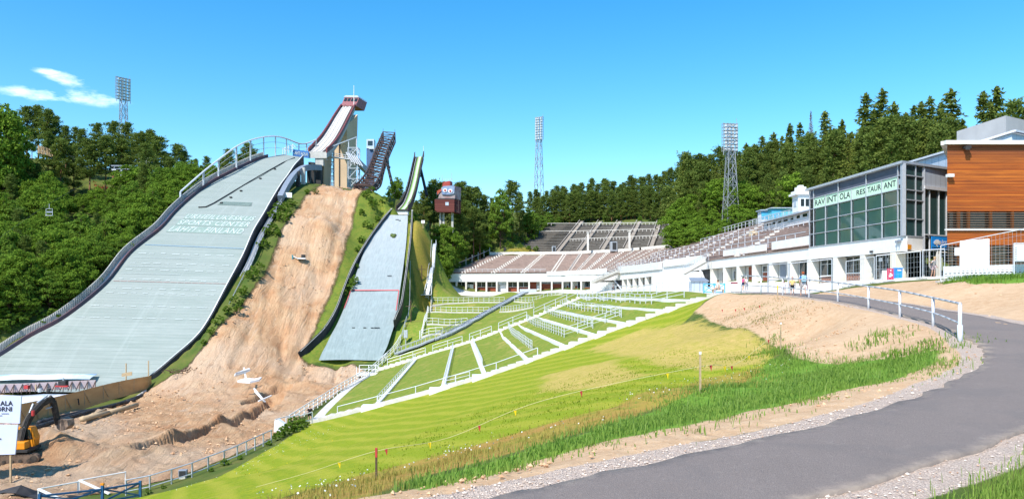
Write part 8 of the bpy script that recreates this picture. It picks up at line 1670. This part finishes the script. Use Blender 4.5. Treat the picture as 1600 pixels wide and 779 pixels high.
mb = MB(); mb.box((fx(68.2)[0]-.04, 67.9, 2.2), (.06, .5, 1.9)); tag(mb.build('white_cabinet', M['white']), 'tall white wall cabinet on the corner column above the blue bin', 'cabinet')
# ------------------------------------------------------------------ small things on the slopes
q = P(445, 303, 172); t = thing('name_board', 'small white board on a steel frame beside the knoll of the largest jump', 'sign', q); mb = MB(); mb.prism([P(435, 308, 172), P(435, 300, 172), P(456, 301, 172), P(456, 308.5, 172)], (0, .12, 0)); mb.build('panel', M['white_clean'], t); mb = MB()
for x in (437, 446, 455): mb.bar(P(x, 308, 172.2), P(x, 326, 172.2), .16)
for y in (312, 319): mb.bar(P(436, y, 172.2), P(456, y, 172.2), .12)
mb.build('frame', M['dark'], t)
for i, (px, py, top, Y, aw) in enumerate(((190, 296, 260, 192, 16), (229, 285, 249, 200, 12))):
    q = P(px, py, Y); t = thing('chairlift_pylon', ('chairlift pylon with a wide dark cross arm, nearer the red flowers', 'chairlift pylon with pale sheaves, right of the other pylon')[i], 'pylon', q); mb = MB(); mb.tube(q-UP*2, P(px, top, Y), .32, .26, 8); mb.build('pole', M['steel'], t); mb = MB()
    mb.bar(P(px-aw, top-1, Y), P(px+aw, top-1, Y), .3, .35); mb.bar(P(px-aw, top+4, Y), P(px+aw, top+4, Y), .18); mb.bar(P(px-aw*.6, top-1, Y), P(px-aw*.9, top+7, Y), .18); mb.bar(P(px+aw*.6, top-1, Y), P(px+aw*.9, top+7, Y), .18); mb.build('cross_arm', M['grey_blue'], t); mb = MB()
    for s in (-1, 1):
        for k in range(4): c_ = P(px+s*(aw-4)+k*1.6-2.4, top+5, Y); mb.tube(c_-np.array([0, .1, 0]), c_+np.array([0, .1, 0]), .16, None, 8)
    mb.build('sheave', M['steel_white'], t)
cb = MB(); cb.pipe(smooth_curve([P(217, 254, 200), P(175, 266, 192), P(77, 318, 152), P(-40, 400, 120)], 6), .03, 4); tag(cb.build('lift_cable', M['dark']), 'chairlift cable running down between the trees on the left', 'cable')
q = P(77, 335, 152); t = thing('lift_chair', 'empty chairlift seat hanging in front of the dark trees on the left', 'chairlift seat', q); mb = MB(); mb.bar(P(77, 318, 152), P(77, 326, 152), .08); mb.bar(P(72, 326, 152), P(82, 326, 152), .07); mb.bar(P(72, 326, 152), P(72, 337, 152), .07); mb.bar(P(82, 326, 152), P(82, 337, 152), .07); mb.build('hanger', M['steel'], t); mb = MB(); mb.box(P(77, 336.5, 151.8), (1.4, .5, .1)); mb.build('seat', M['steel_white'], t); mb = MB(); mb.box(P(77, 331, 152.1), (1.4, .08, .35)); mb.build('backrest', M['grey_blue'], t)
a, b = P(60, 236, 190), P(122, 255, 194); t = thing('wooden_fence', 'pale board fence running down between the pines on the left hill', 'fence', a); mb = MB()
for k in range(26): p = lerp(a, b, k/26); mb.box(p+UP*.5, (.26, .06, 2.0))
mb.bar(a+UP*1.1, b+UP*1.1, .1); mb.bar(a+UP*.2, b+UP*.2, .1); mb.build('boards', M['timber_light'], t)
for px, Y, h, lab in ((642, 141, 4.2, 'lower wooden pole with a cross arm on the grass right of the smallest landing'), (659, 161, 3.4, 'upper wooden pole with a cross arm on the yellow grass right of the smallest landing')):
    q = np.array(gp(px, Y)); t = thing('utility_pole', lab, 'pole', q, 'wooden poles right of the smallest landing'); mb = MB(); mb.tube(q-UP*.3, q+UP*h, .11, .09, 7); mb.build('pole', M['bark'], t); mb = MB(); mb.bar(q+np.array([-1.0, 0, h*.72]), q+np.array([1.0, 0, h*.72]), .12); mb.build('cross_arm', M['bark'], t)
q = np.array(gp(634, 133)); t = thing('electric_cabinet', 'narrow grey cabinet on a post beside the foot of the smallest landing', 'cabinet', q); mb = MB(); mb.tube(q, q+UP*1.2, .1, None, 8); mb.build('post', M['steel'], t); mb = MB(); mb.box(q+UP*1.9, (.7, .5, 1.4)); mb.build('housing', M['steel'], t, bevel=.03); mb = MB(); mb.tube(q+UP*2.6, q+UP*3.6, .05, None, 6); mb.build('aerial', M['dark'], t)
q = np.array(gp(662, 170)); q = np.array(gp(661, 172.5)); t = thing('marker_board', 'small white board on a post on the yellow grass, near the top', 'sign', q); mb = MB(); mb.bar(q, q+UP*1.8, .1); mb.build('post', M['timber_light'], t); mb = MB(); mb.box(q+UP*1.5+np.array([0, -.08, 0]), (.8, .06, .7)); mb.build('panel', M['white'], t)
pts_ = [np.array(gp(x, Y)) for x, Y in ((641, 158), (640, 150), (637, 143), (632, 137), (620, 130))]; railing('thin wire fence along the grass right of the smallest landing', pts_, 1.1, (1.1, .6), 2.6, .035, M['steel'])
